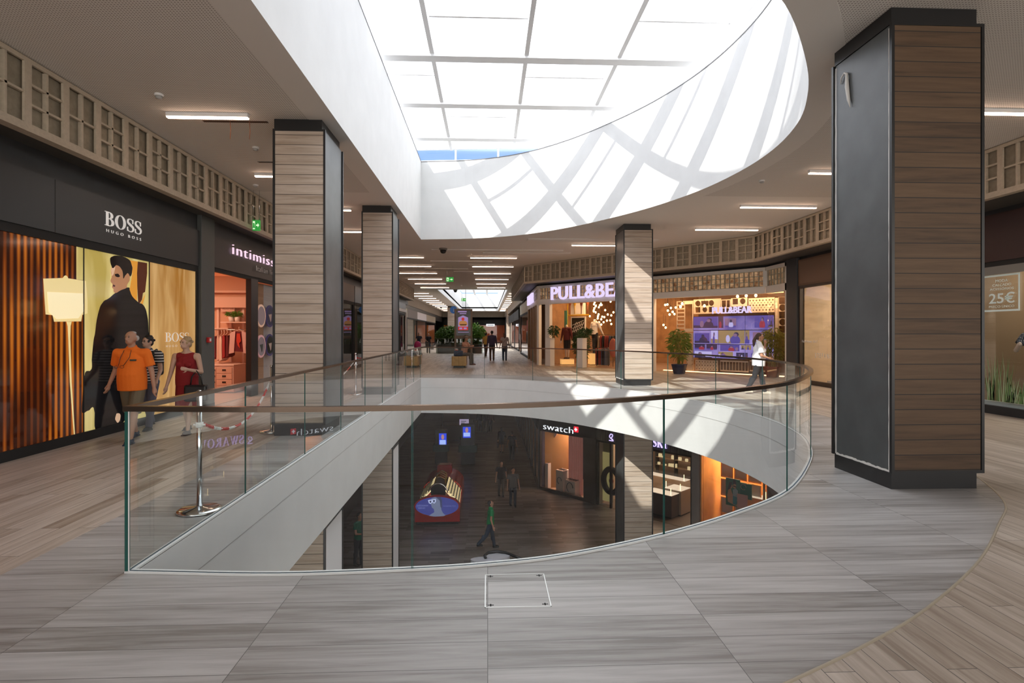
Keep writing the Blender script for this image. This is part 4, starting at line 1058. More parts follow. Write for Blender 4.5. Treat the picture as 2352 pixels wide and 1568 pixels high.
# flower columns, light boxes, mannequins
LEAF = mat('dark green leaf', (.035, .085, .02), .5); LEAF2 = mat('fresh green leaf', (.13, .26, .035), .5); LEAF3 = mat('golden green bamboo leaf', (.30, .30, .05), .5)
STEMM = mat('plant stem', (.12, .10, .03), .7)
def leaves(mb, c, r, n, L=.16, w=.03, rnd=None, up=.2):
    rnd = rnd or random
    for _ in range(n):
        while True:
            q = Vector((rnd.uniform(-1, 1), rnd.uniform(-1, 1), rnd.uniform(-1, 1)))
            if q.length < 1: break
        p = Vector(c) + Vector((q.x * r[0], q.y * r[1], q.z * r[2]))
        d = Vector((q.x + rnd.uniform(-.6, .6), q.y + rnd.uniform(-.6, .6), rnd.uniform(-.7, .5) + up)).normalized()
        s_ = d.cross(Vector((rnd.uniform(-1, 1), rnd.uniform(-1, 1), 1))).normalized() * w
        l_ = L * rnd.uniform(.7, 1.3); m_ = p + d * l_ * .5 + Vector((0, 0, .01)); e_ = p + d * l_ - Vector((0, 0, l_ * .25))
        mb.add([p, m_ + s_, e_, m_ - s_], [(0, 1, 2), (0, 2, 3)])
def flower_column(px, label, h=1.36):
    s_ = sx(px); t = thing('plant_pedestal', label, 'pedestal', FD.w(s_, -.28, 0), FD.r)
    mb = MB(); mb.bbox(-.16, .16, -.16, .16, .02, h, .01); mb.build('column', OFFW, t)
    mb = MB(); mb.box(-.15, .15, -.15, .15, 0, .03); mb.build('base', MUNT, t)
    return t
flower_column(1272, 'tall white plant pedestal at the left end of the shop window'); flower_column(1345.5, 'tall white plant pedestal between the two window mannequins')
def potted(px, off, z0, h, r, label, m=LEAF, n=260, seed=1, name='leafy_plant', L=.22, w=.03):
    s_ = sx(px, FD, off); t = thing(name, label, 'plant', FD.w(s_, off, z0), FD.r); rnd = random.Random(seed)
    mb = MB(); leaves(mb, (0, 0, h * .6), (r, r, h * .42), n, L, w, rnd); mb.build('foliage', m, t)
    mb = MB()
    for k in range(6):
        a = rnd.uniform(0, 6.28); mb.tube([(0.03 * math.cos(a), .03 * math.sin(a), 0), (r * .6 * math.cos(a), r * .6 * math.sin(a), h * .8)], .008, 5)
    mb.build('stems', STEMM, t)
    return t
potted(1272, -.28, 1.36, .55, .16, 'dark leafy plant on the left white pedestal', n=120, seed=3, L=.2)
potted(1345.5, -.28, 1.36, .42, .22, 'dark leafy plant on the middle white pedestal', n=150, seed=5, L=.2)
potted(1335, .3, 0, 1.75, .30, 'tall green bush standing left of the middle pedestal', n=420, seed=7)
LB_ = mat('lit paper cube', (.8, .5, .25), .6, emit=(1, .52, .16), es=.75)
def lightbox(px0, px1, pyb, pyt, label):
    p = on_z((px0 + px1) / 2, pyb); D = p.y * CT + p.x * ST; w = (px1 - px0) / F_PX * D; h = (pyb - pyt) / F_PX * D
    t = thing('light_cube', label, 'display cube', (p.x, p.y + w / 2, 0), FD.r * .0)
    mb = MB(); mb.bbox(-w / 2, w / 2, -w / 2, w / 2, .03, h, .01); mb.build('lit_body', LB_, t)
    mb = MB(); mb.box(-w / 2 + .03, w / 2 - .03, -w / 2 + .03, w / 2 - .03, 0, .03); mb.build('base', BLACK, t)
    mb = MB(); mb.box(-w / 2 - .005, w / 2 + .005, -w / 2 - .005, w / 2 + .005, h, h + .015); mb.build('top', CREAM, t)
    return Vector((p.x, p.y + w / 2, h + .015)), t
LBX1, _ = lightbox(1290, 1319, 838, 825, 'low glowing orange cube under the maroon clad mannequin')
LBX2, _ = lightbox(1355, 1383, 838, 812, 'taller glowing orange cube under the white shirted mannequin')
# background objects of the first window
def fpanel(name, label, cat, px0, px1, py0, py1, off, m, th=.04, parts=None):
    s0, _ = FD.hit(px0, py0, off); s1, _ = FD.hit(px1, py0, off); zt = FD.hit((px0 + px1) / 2, py0, off)[1]; zb = FD.hit((px0 + px1) / 2, py1, off)[1]
    zb = max(zb, .02)
    t = thing(name, label, cat, FD.w(s0, off, zb), FD.r); mb = MB(); mb.bbox(0, s1 - s0, 0, th, 0, zt - zb, .005); mb.build('board', m, t)
    return t, s1 - s0, zt - zb
t, w, h = fpanel('wall_panel', 'white wall panel behind the hanging oars in the corner shop', 'panel', 1309, 1344, 696, 722, 2.4, OFFW)
yel = mat('yellow paint', (.62, .36, .02), .4)
t, w, h = fpanel('yellow_rail', 'yellow horizontal bar over the black picture', 'bar', 1302, 1352, 722.0, 724.5, 2.2, yel)
t, w, h = fpanel('black_picture', 'black framed picture with white bicycle racks drawn on it', 'picture', 1311, 1345, 727, 790, 2.3, OFFW)
mb = MB(); mb.box(.08, w - .08, -.012, 0, .1, h - .06); mb.build('black_sheet', BLACKM, t)
mb = MB()
for k in range(5): mb.beam((.12 + .12 * k, -.02, h * .42), (.40 + .12 * k, -.02, h * .80), .012, .02)
for k in range(3): mb.beam((.12, -.02, h * (.45 + .12 * k)), (w - .12, -.02, h * (.62 + .12 * k)), .012, .02)
mb.build('white_drawing', OFFW, t)
fpanel('surfboard', 'teal upright board in the corner shop window', 'board', 1296, 1302, 713, 788, 1.9, mat('teal board', (.07, .25, .18), .4))
fpanel('surfboard', 'dark blue upright board left of the teal one', 'board', 1291, 1295.5, 715, 800, 1.9, mat('navy board', (.02, .03, .07), .4))
fpanel('yellow_post', 'thin yellow post beside the teal board', 'post', 1302.5, 1304, 698, 790, 2.1, yel)
for i, (px, c, lab) in enumerate(((1309, (.35, .10, .03), 'red-brown hanging oar, left one'), (1320, (.55, .33, .03), 'yellow hanging oar on the white panel'), (1335, (.10, .02, .01), 'dark hanging oar on the white panel'), (1350, (.25, .06, .02), 'brown hanging oar, right of the white panel'))):
    s_, z_ = FD.hit(px, 721, 2.3); t = thing('oar', lab, 'oar', FD.w(s_, 2.3, z_), FD.r); m = mat('oar paint %d' % i, c, .4)
    mb = MB(); mb.tube([(0, 0, 0), (0, 0, .5)], .02, 6); mb.build('shaft', m, t); mb = MB(); mb.ell((0, 0, .62), (.09, .02, .22), 10, 6); mb.build('blade', m, t)
for i, (px, w_, h_, c, lab) in enumerate(((1395, 1.0, 1.5, (.03, .02, .018), 'dark clothes rack crowded with garments at the right of the shop window'), (1384, .7, .9, (.32, .12, .04), 'low orange lit shelf unit with folded clothes'))):
    s_ = sx(px, FD, 2.2 - i * .6); t = thing('clothes_rack', lab, 'rack', FD.w(s_, 2.2 - i * .6, 0), FD.r)
    mb = MB(); mb.tube([(-w_ / 2, 0, 0), (-w_ / 2, 0, h_), (w_ / 2, 0, h_), (w_ / 2, 0, 0)], .02, 6); mb.build('frame', BLACK, t)
    for k in range(7):
        mb = MB(); x = -w_ / 2 + .1 + (w_ - .2) * k / 6; cc = random.Random(k + i).choice([(.02, .02, .02), (.30, .05, .04), (.05, .06, .1), (.4, .3, .2)])
        mb.bbox(x - .04, x + .04, -.2, .2, h_ - .85, h_ - .05, .02); mb.build('garment', mat('garment %s' % str(cc), cc, .8), t)
t = thing('shirt_display', 'pink shirt hanging at the right edge of the shop window, next to the pale pillar', 'clothing', FD.w(sx(1408, FD, 1.2), 1.2, .35), FD.r)
mb = MB(); mb.ell((0, 0, .55), (.22, .1, .45), 12, 8); mb.build('shirt', mat('salmon cloth', (.50, .15, .10), .8), t); mb = MB(); mb.tube([(0, 0, -.33), (0, 0, 1.1)], .015, 6); mb.build('stand', BLACK, t)

# ---- video wall bay
OFFV = .85
def vw(px, py): return FD.hit(px, py, OFFV)
x0, zt_ = vw(1593, 724); x1, _ = vw(1778, 722); zb_ = vw(1593, 821)[1]; zt_ = vw(1593, 727)[1]
t = thing('video_wall', 'violet glowing wall of nine screens showing a mosaic of photos', 'screen', FD.w(x0, OFFV, zb_), FD.r)
w, h = x1 - x0, zt_ - zb_
def screen_mat(seed):
    m, n, l, b = node_mat('screen violet')
    tt = n.new('ShaderNodeTexCoord'); nz = n.new('ShaderNodeTexNoise'); nz.inputs['Scale'].default_value = .9; l.new(tt.outputs['Object'], nz.inputs[0])
    cr = n.new('ShaderNodeValToRGB'); e_ = cr.color_ramp.elements; e_[0].position = .35; e_[0].color = (.11, .08, .30, 1); e_[1].position = .65; e_[1].color = (.34, .27, .62, 1)
    l.new(nz.outputs['Fac'], cr.inputs[0]); l.new(cr.outputs[0], b.inputs['Emission Color']); b.inputs['Emission Strength'].default_value = K; b.inputs['Base Color'].default_value = (.02, .02, .02, 1); b.inputs['Roughness'].default_value = .2
    return m
SCR = screen_mat(1)
TILES = [glow('tile dark', (.03, .022, .07), 1), glow('tile skin', (.22, .12, .22), 1), glow('tile blue', (.08, .06, .30), 1), glow('tile teal', (.03, .12, .20), 1), glow('tile white', (.48, .44, .78), 1), glow('tile red', (.30, .03, .06), 1), glow('tile ochre', (.30, .20, .10), 1)]
rnd = random.Random(11)
PIC = {}
def pictile(mb, x0_, x1_, z0__, z1_, rnd):
    """a small abstract photo: ground plus two or three soft shapes"""
    b_ = rnd.choice([1, 3, 3, 7, 1, 2, 5]); mb.mat(b_); mb.add([(x0_, -.034, z0__), (x1_, -.034, z0__), (x1_, -.034, z1_), (x0_, -.034, z1_)], [(0, 1, 2, 3)])
    W_, H_ = x1_ - x0_, z1_ - z0__
    def blob(cx_, cz_, rx, rz, m_, lay):
        mb.mat(m_); pts = [(min(max(x0_ + W_ * (cx_ + rx * math.cos(q * .5236)), x0_), x1_), min(max(z0__ + H_ * (cz_ + rz * math.sin(q * .5236)), z0__), z1_)) for q in range(12)]
        mb.add([(p[0], -.0345 - .0004 * lay, p[1]) for p in pts], [tuple(range(12))])
    mb.mat(rnd.choice([1, 3, 7])); hh = rnd.uniform(.15, .4); mb.add([(x0_, -.0342, z0__), (x1_, -.0342, z0__), (x1_, -.0342, z0__ + H_ * hh * rnd.uniform(.7, 1)), (x0_, -.0342, z0__ + H_ * hh)], [(0, 1, 2, 3)])
    c_ = rnd.uniform(.3, .7); sk = rnd.choice([2, 2, 5, 1]); blob(c_, .22, rnd.uniform(.14, .30), .40, rnd.choice([1, 6, 5, 3]), 1); blob(c_ + rnd.uniform(-.05, .05), .70, .10, .16, 1, 2); blob(c_, .64, .08, .13, sk, 3)
    if rnd.random() < .5: blob(c_ + rnd.choice([-.28, .28]), .35, .08, .3, rnd.choice([1, 2, 5]), 1)
pics = [(0.0, .40, .72, 1.0), (.42, .56, .74, .94), (.78, .92, .72, 1.0), (.94, 1.0, .74, 1.0), (.24, .72, .36, .66), (0.02, .22, .36, .60), (.76, .88, .40, .62), (.9, 1.0, .35, .62), (.02, .16, .20, .33), (.18, .32, .20, .33), (.36, .60, .18, .34), (.62, .74, .22, .32), (.78, .9, .18, .32), (0.02, .25, .0, .16), (.32, .52, .02, .16), (.56, .70, .0, .15), (.74, .98, .0, .14)]
for i in range(3):
    for j in range(3):
        mb = MB(); xa, xb, za, zb__ = w * i / 3 + .012, w * (i + 1) / 3 - .012, h * j / 3 + .012, h * (j + 1) / 3 - .012
        mb.mat(0); mb.box(xa, xb, -.03, .05, za, zb__)
        r2 = random.Random(5 + i * 3 + j)
        for (a, b, c, d) in pics:
            aa, bb, cc, dd = max(a * w, xa), min(b * w, xb), max(c * h, za), min(d * h, zb__)
            if bb - aa > .05 and dd - cc > .05: pictile(mb, aa, bb, cc, dd, r2)
        mb.build('screen', [SCR] + TILES, t)
mb = MB(); mb.box(0, w, .0, .09, 0, h); mb.build('housing', BLACK, t)
o = lit_text('PULL&BEAR', FD, 1636, 720, 1727, .26, SIGNV, 'lit_lettering', 'smaller violet lit letters above the video wall', off=OFFV - .2, ext=.03, offset=.006)
for v in o.data.vertices: pass
# cream fretwork partition round the screens
part = thing('fretwork_partition', 'cream partition with square, round and star shaped cut-outs around the video wall', 'partition', FD.w(0, OFFV, 0), FD.r)
def cut_panel(px0, px1, py0, py1, holes, name='panel', y=.0, m=CREAM):
    a, zt = vw(px0, py0); b, _ = vw(px1, py0); zb = vw(px0, py1)[1]; zb = max(zb, .05)
    W_, H_ = b - a, zt - zb; loops = [rect(a, zb, b, zt)[0]]
    for kind, cx_, cz_, r_ in holes:
        X, Z = a + W_ * cx_, zb + H_ * cz_
        if kind == 'c': loops.append([(X + r_ * math.cos(t_ * .3927), Z + r_ * math.sin(t_ * .3927)) for t_ in range(16)])
        elif kind == 's': loops.append([(X - r_, Z - r_), (X + r_, Z - r_), (X + r_, Z + r_), (X - r_, Z + r_)])
        elif kind == 'd': loops.append([(X - r_, Z), (X, Z - r_), (X + r_, Z), (X, Z + r_)])
        elif kind == 'b': loops.append([(X - r_[0], Z - r_[1]), (X + r_[0], Z - r_[1]), (X + r_[0], Z + r_[1]), (X - r_[0], Z + r_[1])])
    mb = MB(); mb.slab2d(loops, lambda p, q: (p, y, q), lambda p, q: (p, y + .05, q)); return mb.build(name, m, part)
def star(nx, nz, W_, H_):
    out = []
    for i in range(nx):
        for j in range(nz):
            out.append(('d', (i + .5) / nx, (j + .5) / nz, min(W_ / nx, H_ / nz) * .30))
            if i < nx - 1 and j < nz - 1: out.append(('s', (i + 1) / nx, (j + 1) / nz, min(W_ / nx, H_ / nz) * .13))
    return out
alt = [('s' if k % 2 == 0 else 'c', .5, (k + .5) / 7, .115) for k in range(7)]
cut_panel(1576, 1592, 764, 850, alt, 'dotted_post')
cut_panel(1788, 1806, 682, 830, [('s' if k % 2 == 0 else 'c', .5, (k + .5) / 9, .125) for k in range(9)], 'dotted_post')
cut_panel(1554, 1592, 692, 762, [('b', .25, (k + .5) / 8, (.16, .055)) for k in range(8)] + [('b', .72, .5, (.17, .50))], 'slotted_panel')
cut_panel(1593, 1655, 688, 721, [('c', .16, .72, .12), ('b', .42, .72, (.16, .10)), ('c', .66, .72, .12), ('s', .16, .28, .11), ('c', .42, .28, .11), ('s', .66, .28, .11)], 'dotted_panel')
cut_panel(1656, 1678, 688, 708, [('b', .3, .5, (.10, .14)), ('b', .72, .5, (.08, .14))], 'slotted_panel')
cut_panel(1679, 1716, 685, 704, [('s', .26, .6, .11), ('c', .72, .6, .115)], 'dotted_panel')
a_ = vw(1719, 690)[0]; b_ = vw(1779, 690)[0]
cut_panel(1719, 1779, 685, 718, star(8, 3, b_ - a_, .66), 'star_fretwork')
a_ = vw(1597, 690)[0]; b_ = vw(1648, 690)[0]
cut_panel(1597, 1648, 826, 850, star(8, 3, b_ - a_, .46), 'star_fretwork')
cut_panel(1654, 1718, 827, 852, [('b', (k + .5) / 9, .5, (.055, .16)) for k in range(9)], 'slatted_panel')
cut_panel(1722, 1786, 827, 852, [('b', (k + .5) / 9, .5, (.055, .16)) for k in range(9)], 'slatted_panel')
cut_panel(1780, 1787, 684, 826, [], 'plain_post')
cut_panel(1554, 1800, 681.5, 684, [], 'top_rail')
mb = MB(); a_, b_ = vw(1524, 850)[0], vw(1800, 850)[0]; mb.box(a_, b_, -.03, .08, .0, .03); mb.build('floor_light_strip', glow('warm floor strip', (1, .55, .25), 5), part)
o = thing('backdrop_panel', 'dark brown board closing the back of the fretwork partition', 'panel', FD.w(vw(1590, 700)[0], OFFV + .5, 0), FD.r)
mb = MB(); L_ = vw(1795, 700)[0] - vw(1590, 700)[0]; mb.bbox(0, L_, 0, .05, 0, 3.4, .01); mb.build('board', mat('deep brown board', (.10, .05, .025), .6), o)
for a in (0.4, L_ - .4): mb = MB(); mb.box(a - .03, a + .03, .05, .12, 0, 3.4); mb.build('batten', BLACK, o)
for pa in (1570, 1620, 1690, 1750, 1785):
    la = bpy.data.lights.new('backlight', 'AREA'); la.shape = 'RECTANGLE'; la.size = .5; la.size_y = .2; la.energy = 22 * K; la.color = (1, .6, .3)
    lo_ = bpy.data.objects.new('backlight', la); lo_.location = FD.w(vw(pa, 690)[0], .45, 3.5); COL.objects.link(lo_)

# planters with bamboo
def bamboo(px, off, label, seed, pw=.30, ph=.38, potc=(.03, .03, .05), h=2.0, lm=LEAF3, dens=520):
    s_ = sx(px, FD, off); t = thing('potted_bamboo', label, 'plant', FD.w(s_, off, 0), FD.r); rnd = random.Random(seed)
    mb = MB(); mb.lathe([(pw * .70, 0), (pw * .74, .02), (pw, ph - .05), (pw * 1.05, ph), (pw * .92, ph), (pw * .9, ph - .05), (0.0, ph - .06)], (0, 0, 0), 4); mb.build('pot', mat('pot %s' % str(potc), potc, .4), t).rotation_euler = (0, 0, R(45))
    mb = MB()
    for k in range(12):
        a, r_ = rnd.uniform(0, 6.28), rnd.uniform(.02, .14); e_ = (r_ * 2.1 * math.cos(a), r_ * 2.1 * math.sin(a), h * rnd.uniform(.75, 1))
        mb.tube([(r_ * math.cos(a), r_ * math.sin(a), ph - .08), (r_ * 1.4 * math.cos(a), r_ * 1.4 * math.sin(a), h * .5), e_], .011, 5)
    mb.build('canes', mat('bamboo cane', (.30, .26, .05), .4), t)
    mb = MB(); leaves(mb, (0, 0, h * .66), (.36, .36, h * .36), dens, .2, .018, rnd, -.1); mb.build('foliage', lm, t)
bamboo(1560, -.48, 'potted bamboo in a dark square pot left of the video wall', 21, potc=(.03, .04, .09), h=1.75, lm=mat('mid green bamboo leaf', (.20, .27, .04), .5))
bamboo(1775, .35, 'golden green potted bamboo in a red pot at the right end of the video wall', 22, potc=(.25, .05, .03), h=1.8, dens=620)

# ------------------------------------------------------------------ right wall shops
pil_s = FR.hit(1808, 700)[0] + .05
DP = mat('anthracite pier', (.045, .048, .052), .5)
pilaster(FR, pil_s, FR.hit(1834, 700)[0], 0, DP, 'anthracite pier at the right end of the shop front with glass blocks')
s0 = FR.hit(1835, 700)[0]; s1 = 8.2
BRN = mat('bronze brown sign panel', (.15, .085, .05), .45)
stf = storefront(FR, s0, s1, 0, 'brown topped shop front with beige interior, left of the big right pillar', sign_z=(3.08, 3.9), sign_mat=BRN, win=(.13, 3.0), frame_mat=mat('bronze frame', (.05, .035, .025), .4))
mb = MB(); mb.box(.08, s1 - s0 - .08, -.03, -.02, 3.14, 3.84); mb.build('inset_panel', mat('bronze brown inset', (.18, .105, .065), .4), stf)
room(FR, s0 + .06, s1, 4.2, 0, mat('beige window floor', (.36, .27, .19), .6), mat('beige draped back wall', (.50, .38, .25), .8, noise=.12, nscale=2, stretch=(1, 1, 4)), mat('pale window ceiling', (.6, .55, .48), .8), zt=3.6, light=110, lcol=(1, .82, .62), nx=2)
o = lit_text('Fall/Winter 2017', FR, 1842, 786, 1878, .075, PRINTW, 'window_text', 'small white seasonal lettering on the beige shop window', off=.03, ext=.001)
o = lit_text('STEFANEL', FR, 1872, 821, 1915, .15, PRINTW, 'window_text', 'white brand lettering low on the beige shop window, cut by the big pillar', off=.03, ext=.001, spacing=1.5)
for i, px in enumerate((1866, 1876, 1887, 1896)):
    s_, z_ = FR.hit(px, 664, 1.1); t = thing('track_spotlight', 'white track spotlight in the beige shop window, number %s from the left' % ('first', 'second', 'third', 'fourth')[i], 'lamp', FR.w(s_, 1.1, z_), FR.r, 'track spotlights in the beige shop window')
    mb = MB(); mb.tube([(0, 0, .1), (.05, -.06, -.14)], [.055, .075], 10); mb.build('head', WHITEP, t); mb = MB(); mb.tube([(0, 0, .1), (0, 0, 3.61 - z_)], .015, 6); mb.build('stem', WHITEP, t)
# shop right of the big pillar
s2 = 8.3; s3 = FR.hit(2352, 700)[0] + 2.6
MAR = mat('dark maroon sign board', (.040, .016, .014), .45)
shp = storefront(FR, s2, s3, 0, 'shop front with dark maroon board and sale frame in the window at the right edge', sign_z=(2.98, 3.9), sign_mat=MAR, win=(.16, 2.85), frame_mat=BLACKM)
mb = MB(); mb.box(.05, s3 - s2 - .05, .10, .16, .16, .24); mb.build('white_plinth', mat('pale blue window plinth', (.35, .42, .42), .5), shp)
mb = MB(); mb.box(.02, s3 - s2 - .02, -.012, 0, 2.72, 2.88); mb.build('grey_head_rail', mat('grey head rail', (.22, .21, .19), .5), shp)
room(FR, s2 + .06, s3 - .06, 3.0, 0, mat('grey window floor', (.12, .13, .12), .6), mat('dim brown shop back', (.13, .085, .045), .8), mat('dim shop ceiling', (.2, .19, .18), .8), zt=3.3, light=60, lcol=(1, .88, .72), nx=2)
mb = MB(); mb.box(0, 6, 0, .1, 0, 3.9); t = mb.build('wall_right', DARKW); t.location = FR.w(s3, 0, 0); t.rotation_euler = (0, 0, FR.r); t['kind'] = 'structure'
# sale frame sticker
tt = thing('sale_sign', 'pale framed window sign reading 25 euro single price', 'sign', FR.w(0, .03, 0), FR.r)
MINT = mat('mint white print', (.62, .70, .66), .5, emit=(.62, .70, .66), es=.12)
def fr_(px, py): return FR.hit(px, py, .03)
xr, zt = fr_(2343, 625); zb = fr_(2343, 713)[1]; xl_ = xr - 1.0; 
mb = MB()
for q in ((xl_, xr, zt - .035, zt), (xl_, xr, zb, zb + .035), (xl_, xl_ + .035, zb + .035, zt - .035), (xr - .035, xr, zb + .035, zt - .035)): mb.box(q[0], q[1], -.004, 0, q[2], q[3])
mb.build('frame', MINT, tt)
for body, px0, px1, pyb, pyt in (('MODA', 2287, 2315, 647.5, 640.5), ('CALÇADO', 2280, 2323, 656.5, 650.5), ('ACESSÓRIOS', 2274, 2329, 665.5, 660), ('25€', 2272, 2331, 695.5, 672), ('PREÇO ÚNICO', 2272, 2330, 706, 700.5)):
    o = text_mesh('lettering', body, 1, MINT, tt, (0, 0, 0), .001, .012 if body == '25€' else (.0 if body[0] != 'P' else -.008)); xs = [v.co.x for v in o.data.vertices]; o.data.transform(Matrix.Translation((-min(xs), 0, 0)))
    a = fr_(px0, pyb)[0]; b, _ = fr_(px1, pyb); zb_q = fr_(2301, pyb)[1]; hz = fr_(2301, pyt)[1] - zb_q; o.scale = ((b - a) / (max(xs) - min(xs)), 1, hz / .73); o.location = (a, -.004, zb_q)
# grass transfers on that window
gr = thing('grass_transfer', 'green grass blades printed low on the shop window at the right edge', 'window transfer', FR.w(0, .025, 0), FR.r); mb = MB(); rnd = random.Random(2)
a, b = fr_(2268, 900)[0], fr_(2352, 900)[0] + .4
for k in range(130):
    x = rnd.uniform(a, b); h_ = rnd.uniform(.35, 1.0) * (1 if (x - a) % .9 < .5 else .5); l_ = rnd.uniform(-.12, .12); w_ = rnd.uniform(.006, .014)
    mb.mat(k % 2); mb.add([(x - w_, -.001 * (k % 5), .26), (x + w_, -.001 * (k % 5), .26), (x + l_ * .5 + w_ * .7, -.001 * (k % 5), .26 + h_ * .6), (x + l_, -.001 * (k % 5), .26 + h_), (x + l_ * .5 - w_ * .7, -.001 * (k % 5), .26 + h_ * .6)], [(0, 1, 2, 4), (4, 2, 3)])
mb.build('blades', [mat('grass print green', (.10, .20, .06), .5), mat('grass print pale', (.28, .36, .20), .5)], gr)

# lingerie shop interior
wall_y = 16.6
def IN(px, py, y): d = ray(px, py); t_ = y / d.y; return (d.x * t_, EYE + d.z * t_)
LW = thing('display_wall', 'pink display wall with cornice and shelves inside the lingerie shop', 'wall unit', (0, wall_y, 0), 0)
PK = mat('pink lacquer', (.66, .42, .32), .5); PKL = mat('pale pink lacquer', (.72, .52, .44), .5)
xa = -10.4; xb = -6.05
mb = MB(); mb.box(xa, xb, 0, .1, .012, 3.2); mb.build('back_panel', PINKW, LW)
for zc, th_ in ((2.30, .30), (2.72, .06)): mb = MB(); mb.box(xa, xb, -.16, 0, zc, zc + th_); mb.build('cornice', PK, LW)
mb = MB()
for px in (502, 531, 560): x = IN(px, 700, wall_y)[0]; mb.box(x - .03, x + .03, -.05, 0, 0.6, 2.3)
mb.build('uprights', PKL, LW)
for py, px0, px1 in ((739, 512, 570), (753, 491, 530), (832, 491, 545)):
    a, z = IN(px0, py, wall_y - .2); b, _ = IN(px1, py, wall_y - .2); mb = MB(); mb.box(a, b, -.36, 0, z - .03, z); mb.build('shelf', PKL, LW)
a, z = IN(507, 716, wall_y - .1); b, z1 = IN(539, 703, wall_y - .1); sgn = thing('shelf_sign', 'pale board with small lettering above the potted plants', 'sign', (a, wall_y - .07, z), 0); mb = MB(); mb.bbox(0, b - a, -.03, 0, 0, z1 - z, .005); mb.build('board', mat('rosy sign board', (.62, .38, .30), .5), sgn)
o = text_mesh('lettering', 'Home collection', .07, mat('brown print', (.2, .08, .05), .6), sgn, (.05, -.032, .06), .001)
for i, px in enumerate((531, 545)):
    x, z = IN(px, 738.5, wall_y - .2); t = thing('potted_grass', ('left', 'right')[i] + ' one of two small white pots of bright green grass on the shelf', 'plant', (x, wall_y - .2, z), 0, 'pots of green grass on the shelf'); rnd = random.Random(i)
    mb = MB(); mb.lathe([(.055, 0), (.075, .13), (.068, .13), (.0, .12)], (0, 0, 0), 16); mb.build('pot', mat('white ceramic', (.75, .70, .66), .3), t)
    mb = MB(); leaves(mb, (0, 0, .19), (.10, .09, .06), 160, .09, .006, rnd, .6); mb.build('grass', LEAF2, t)
dr = thing('drawer_cabinet', 'white cabinet with black label handles below the hanging clothes', 'cabinet', (0, 15.3, 0), 0)
x1_, zt = IN(536, 840, 15.3); x0_ = IN(480, 840, 15.3)[0]; mb = MB(); mb.bbox(x0_, x1_ + .0, .02, .75, .03, zt, .01); mb.build('body', PKL, dr)
mb = MB(); mb.bbox(x0_ - .01, x1_ + .01, .0, .77, zt, zt + .03, .005); mb.build('top', PKL, dr)
for k in range(4):
    z = .06 + (zt - .09) * k / 4; 
    for (a, b) in ((x0_ + .05, x0_ + (x1_ - x0_) * .28), (x0_ + (x1_ - x0_) * .30, x1_ - .04)):
        mb = MB(); mb.bbox(a, b, .0, .03, z, z + (zt - .09) / 4 - .02, .004); d_ = mb.build('drawer', PK, dr); d_['label'] = 'pink drawer front'
        mb = MB(); c_ = (a + b) / 2; mb.box(c_ - .045, c_ + .045, -.012, .002, z + .06, z + .10); mb.build('handle', BLACK, d_)
rail_y = 16.0
xh0, zr = IN(488, 757, rail_y); xh1, _ = IN(575, 757, rail_y)
rk = thing('clothes_rail', 'thin chrome rail carrying dark red and pink garments', 'rail', (0, rail_y, 0), 0); mb = MB(); mb.tube([(xh0, 0, zr), (xh1, 0, zr)], .012, 8); mb.build('bar', CHROME, rk)
for x in (xh0 + .05, xh1 - .05): mb = MB(); mb.tube([(x, 0, zr), (x, .5, zr)], .01, 6); mb.build('bracket', CHROME, rk)
gar = [(493, 'dark red', (.16, .012, .02), .62, 772, 825), (500, 'dark red', (.14, .01, .02), .6, 772, 824), (508, 'pale pink', (.62, .40, .34), .6, 772, 828), (514, 'cream', (.66, .50, .42), .55, 772, 829), (521, 'crimson', (.30, .02, .02), .6, 770, 822), (529, 'dark wine', (.10, .008, .012), .6, 770, 820)]
for i, (px, cn, c, h_, p0, p1) in enumerate(gar):
    x, _ = IN(px, 770, rail_y); zt_g = IN(px, p0, rail_y)[1]; zb_g = IN(px, p1, rail_y)[1]
    t = thing('hanging_garment', '%s garment on a hanger, number %s from the left on the rail' % (cn, ('one', 'two', 'three', 'four', 'five', 'six')[i]), 'clothing', (x, rail_y, zt_g), 0, 'garments on the chrome rail')
    mb = MB(); n = 7; H_ = zt_g - zb_g
    L_ = [(-.02, 0), (-.032, -.08), (-.034, -.3), (-.036, -H_)]; R_ = [(.02, 0), (.034, -.08), (.032, -.3), (.038, -H_ + .05)]
    mb.slab2d([L_ + list(reversed(R_))], lambda a, b: (a, -.2, b), lambda a, b: (a, .2, b)); mb.build('cloth', mat('garment ' + cn, c, .8), t)
    mb = MB(); mb.tube([(-.05, -.02, .0), (0, 0, .05), (0.02, 0, .09), (0, 0, zr - zt_g + .015)], .008, 6); mb.build('hanger', PKL, t)
x, _ = IN(549, 770, rail_y - .35); zt_g = IN(549, 757, rail_y - .35)[1]; zb_g = IN(549, 812, rail_y - .35)[1]; H_ = zt_g - zb_g
t = thing('hanging_robe', 'open pink robe over a red top facing the mall at the end of the rail', 'clothing', (x, rail_y - .35, zt_g), 0)
mb = MB(); mb.slab2d([[(-.22, -.10), (-.08, -.03), (-.12, -H_ * .95), (-.25, -H_)]], lambda a, b: (a, -.04, b), lambda a, b: (a, .04, b)); mb.slab2d([[(.08, -.03), (.22, -.10), (.27, -H_), (.13, -H_ * .97)]], lambda a, b: (a, -.04, b), lambda a, b: (a, .04, b)); mb.build('robe', mat('garment rose', (.62, .40, .38), .8), t)
mb = MB(); mb.slab2d([[(-.10, -.05), (.10, -.05), (.12, -H_ * .93), (-.12, -H_ * .9)]], lambda a, b: (a, -.02, b), lambda a, b: (a, .03, b)); mb.build('top', mat('garment wine', (.12, .008, .015), .8), t)
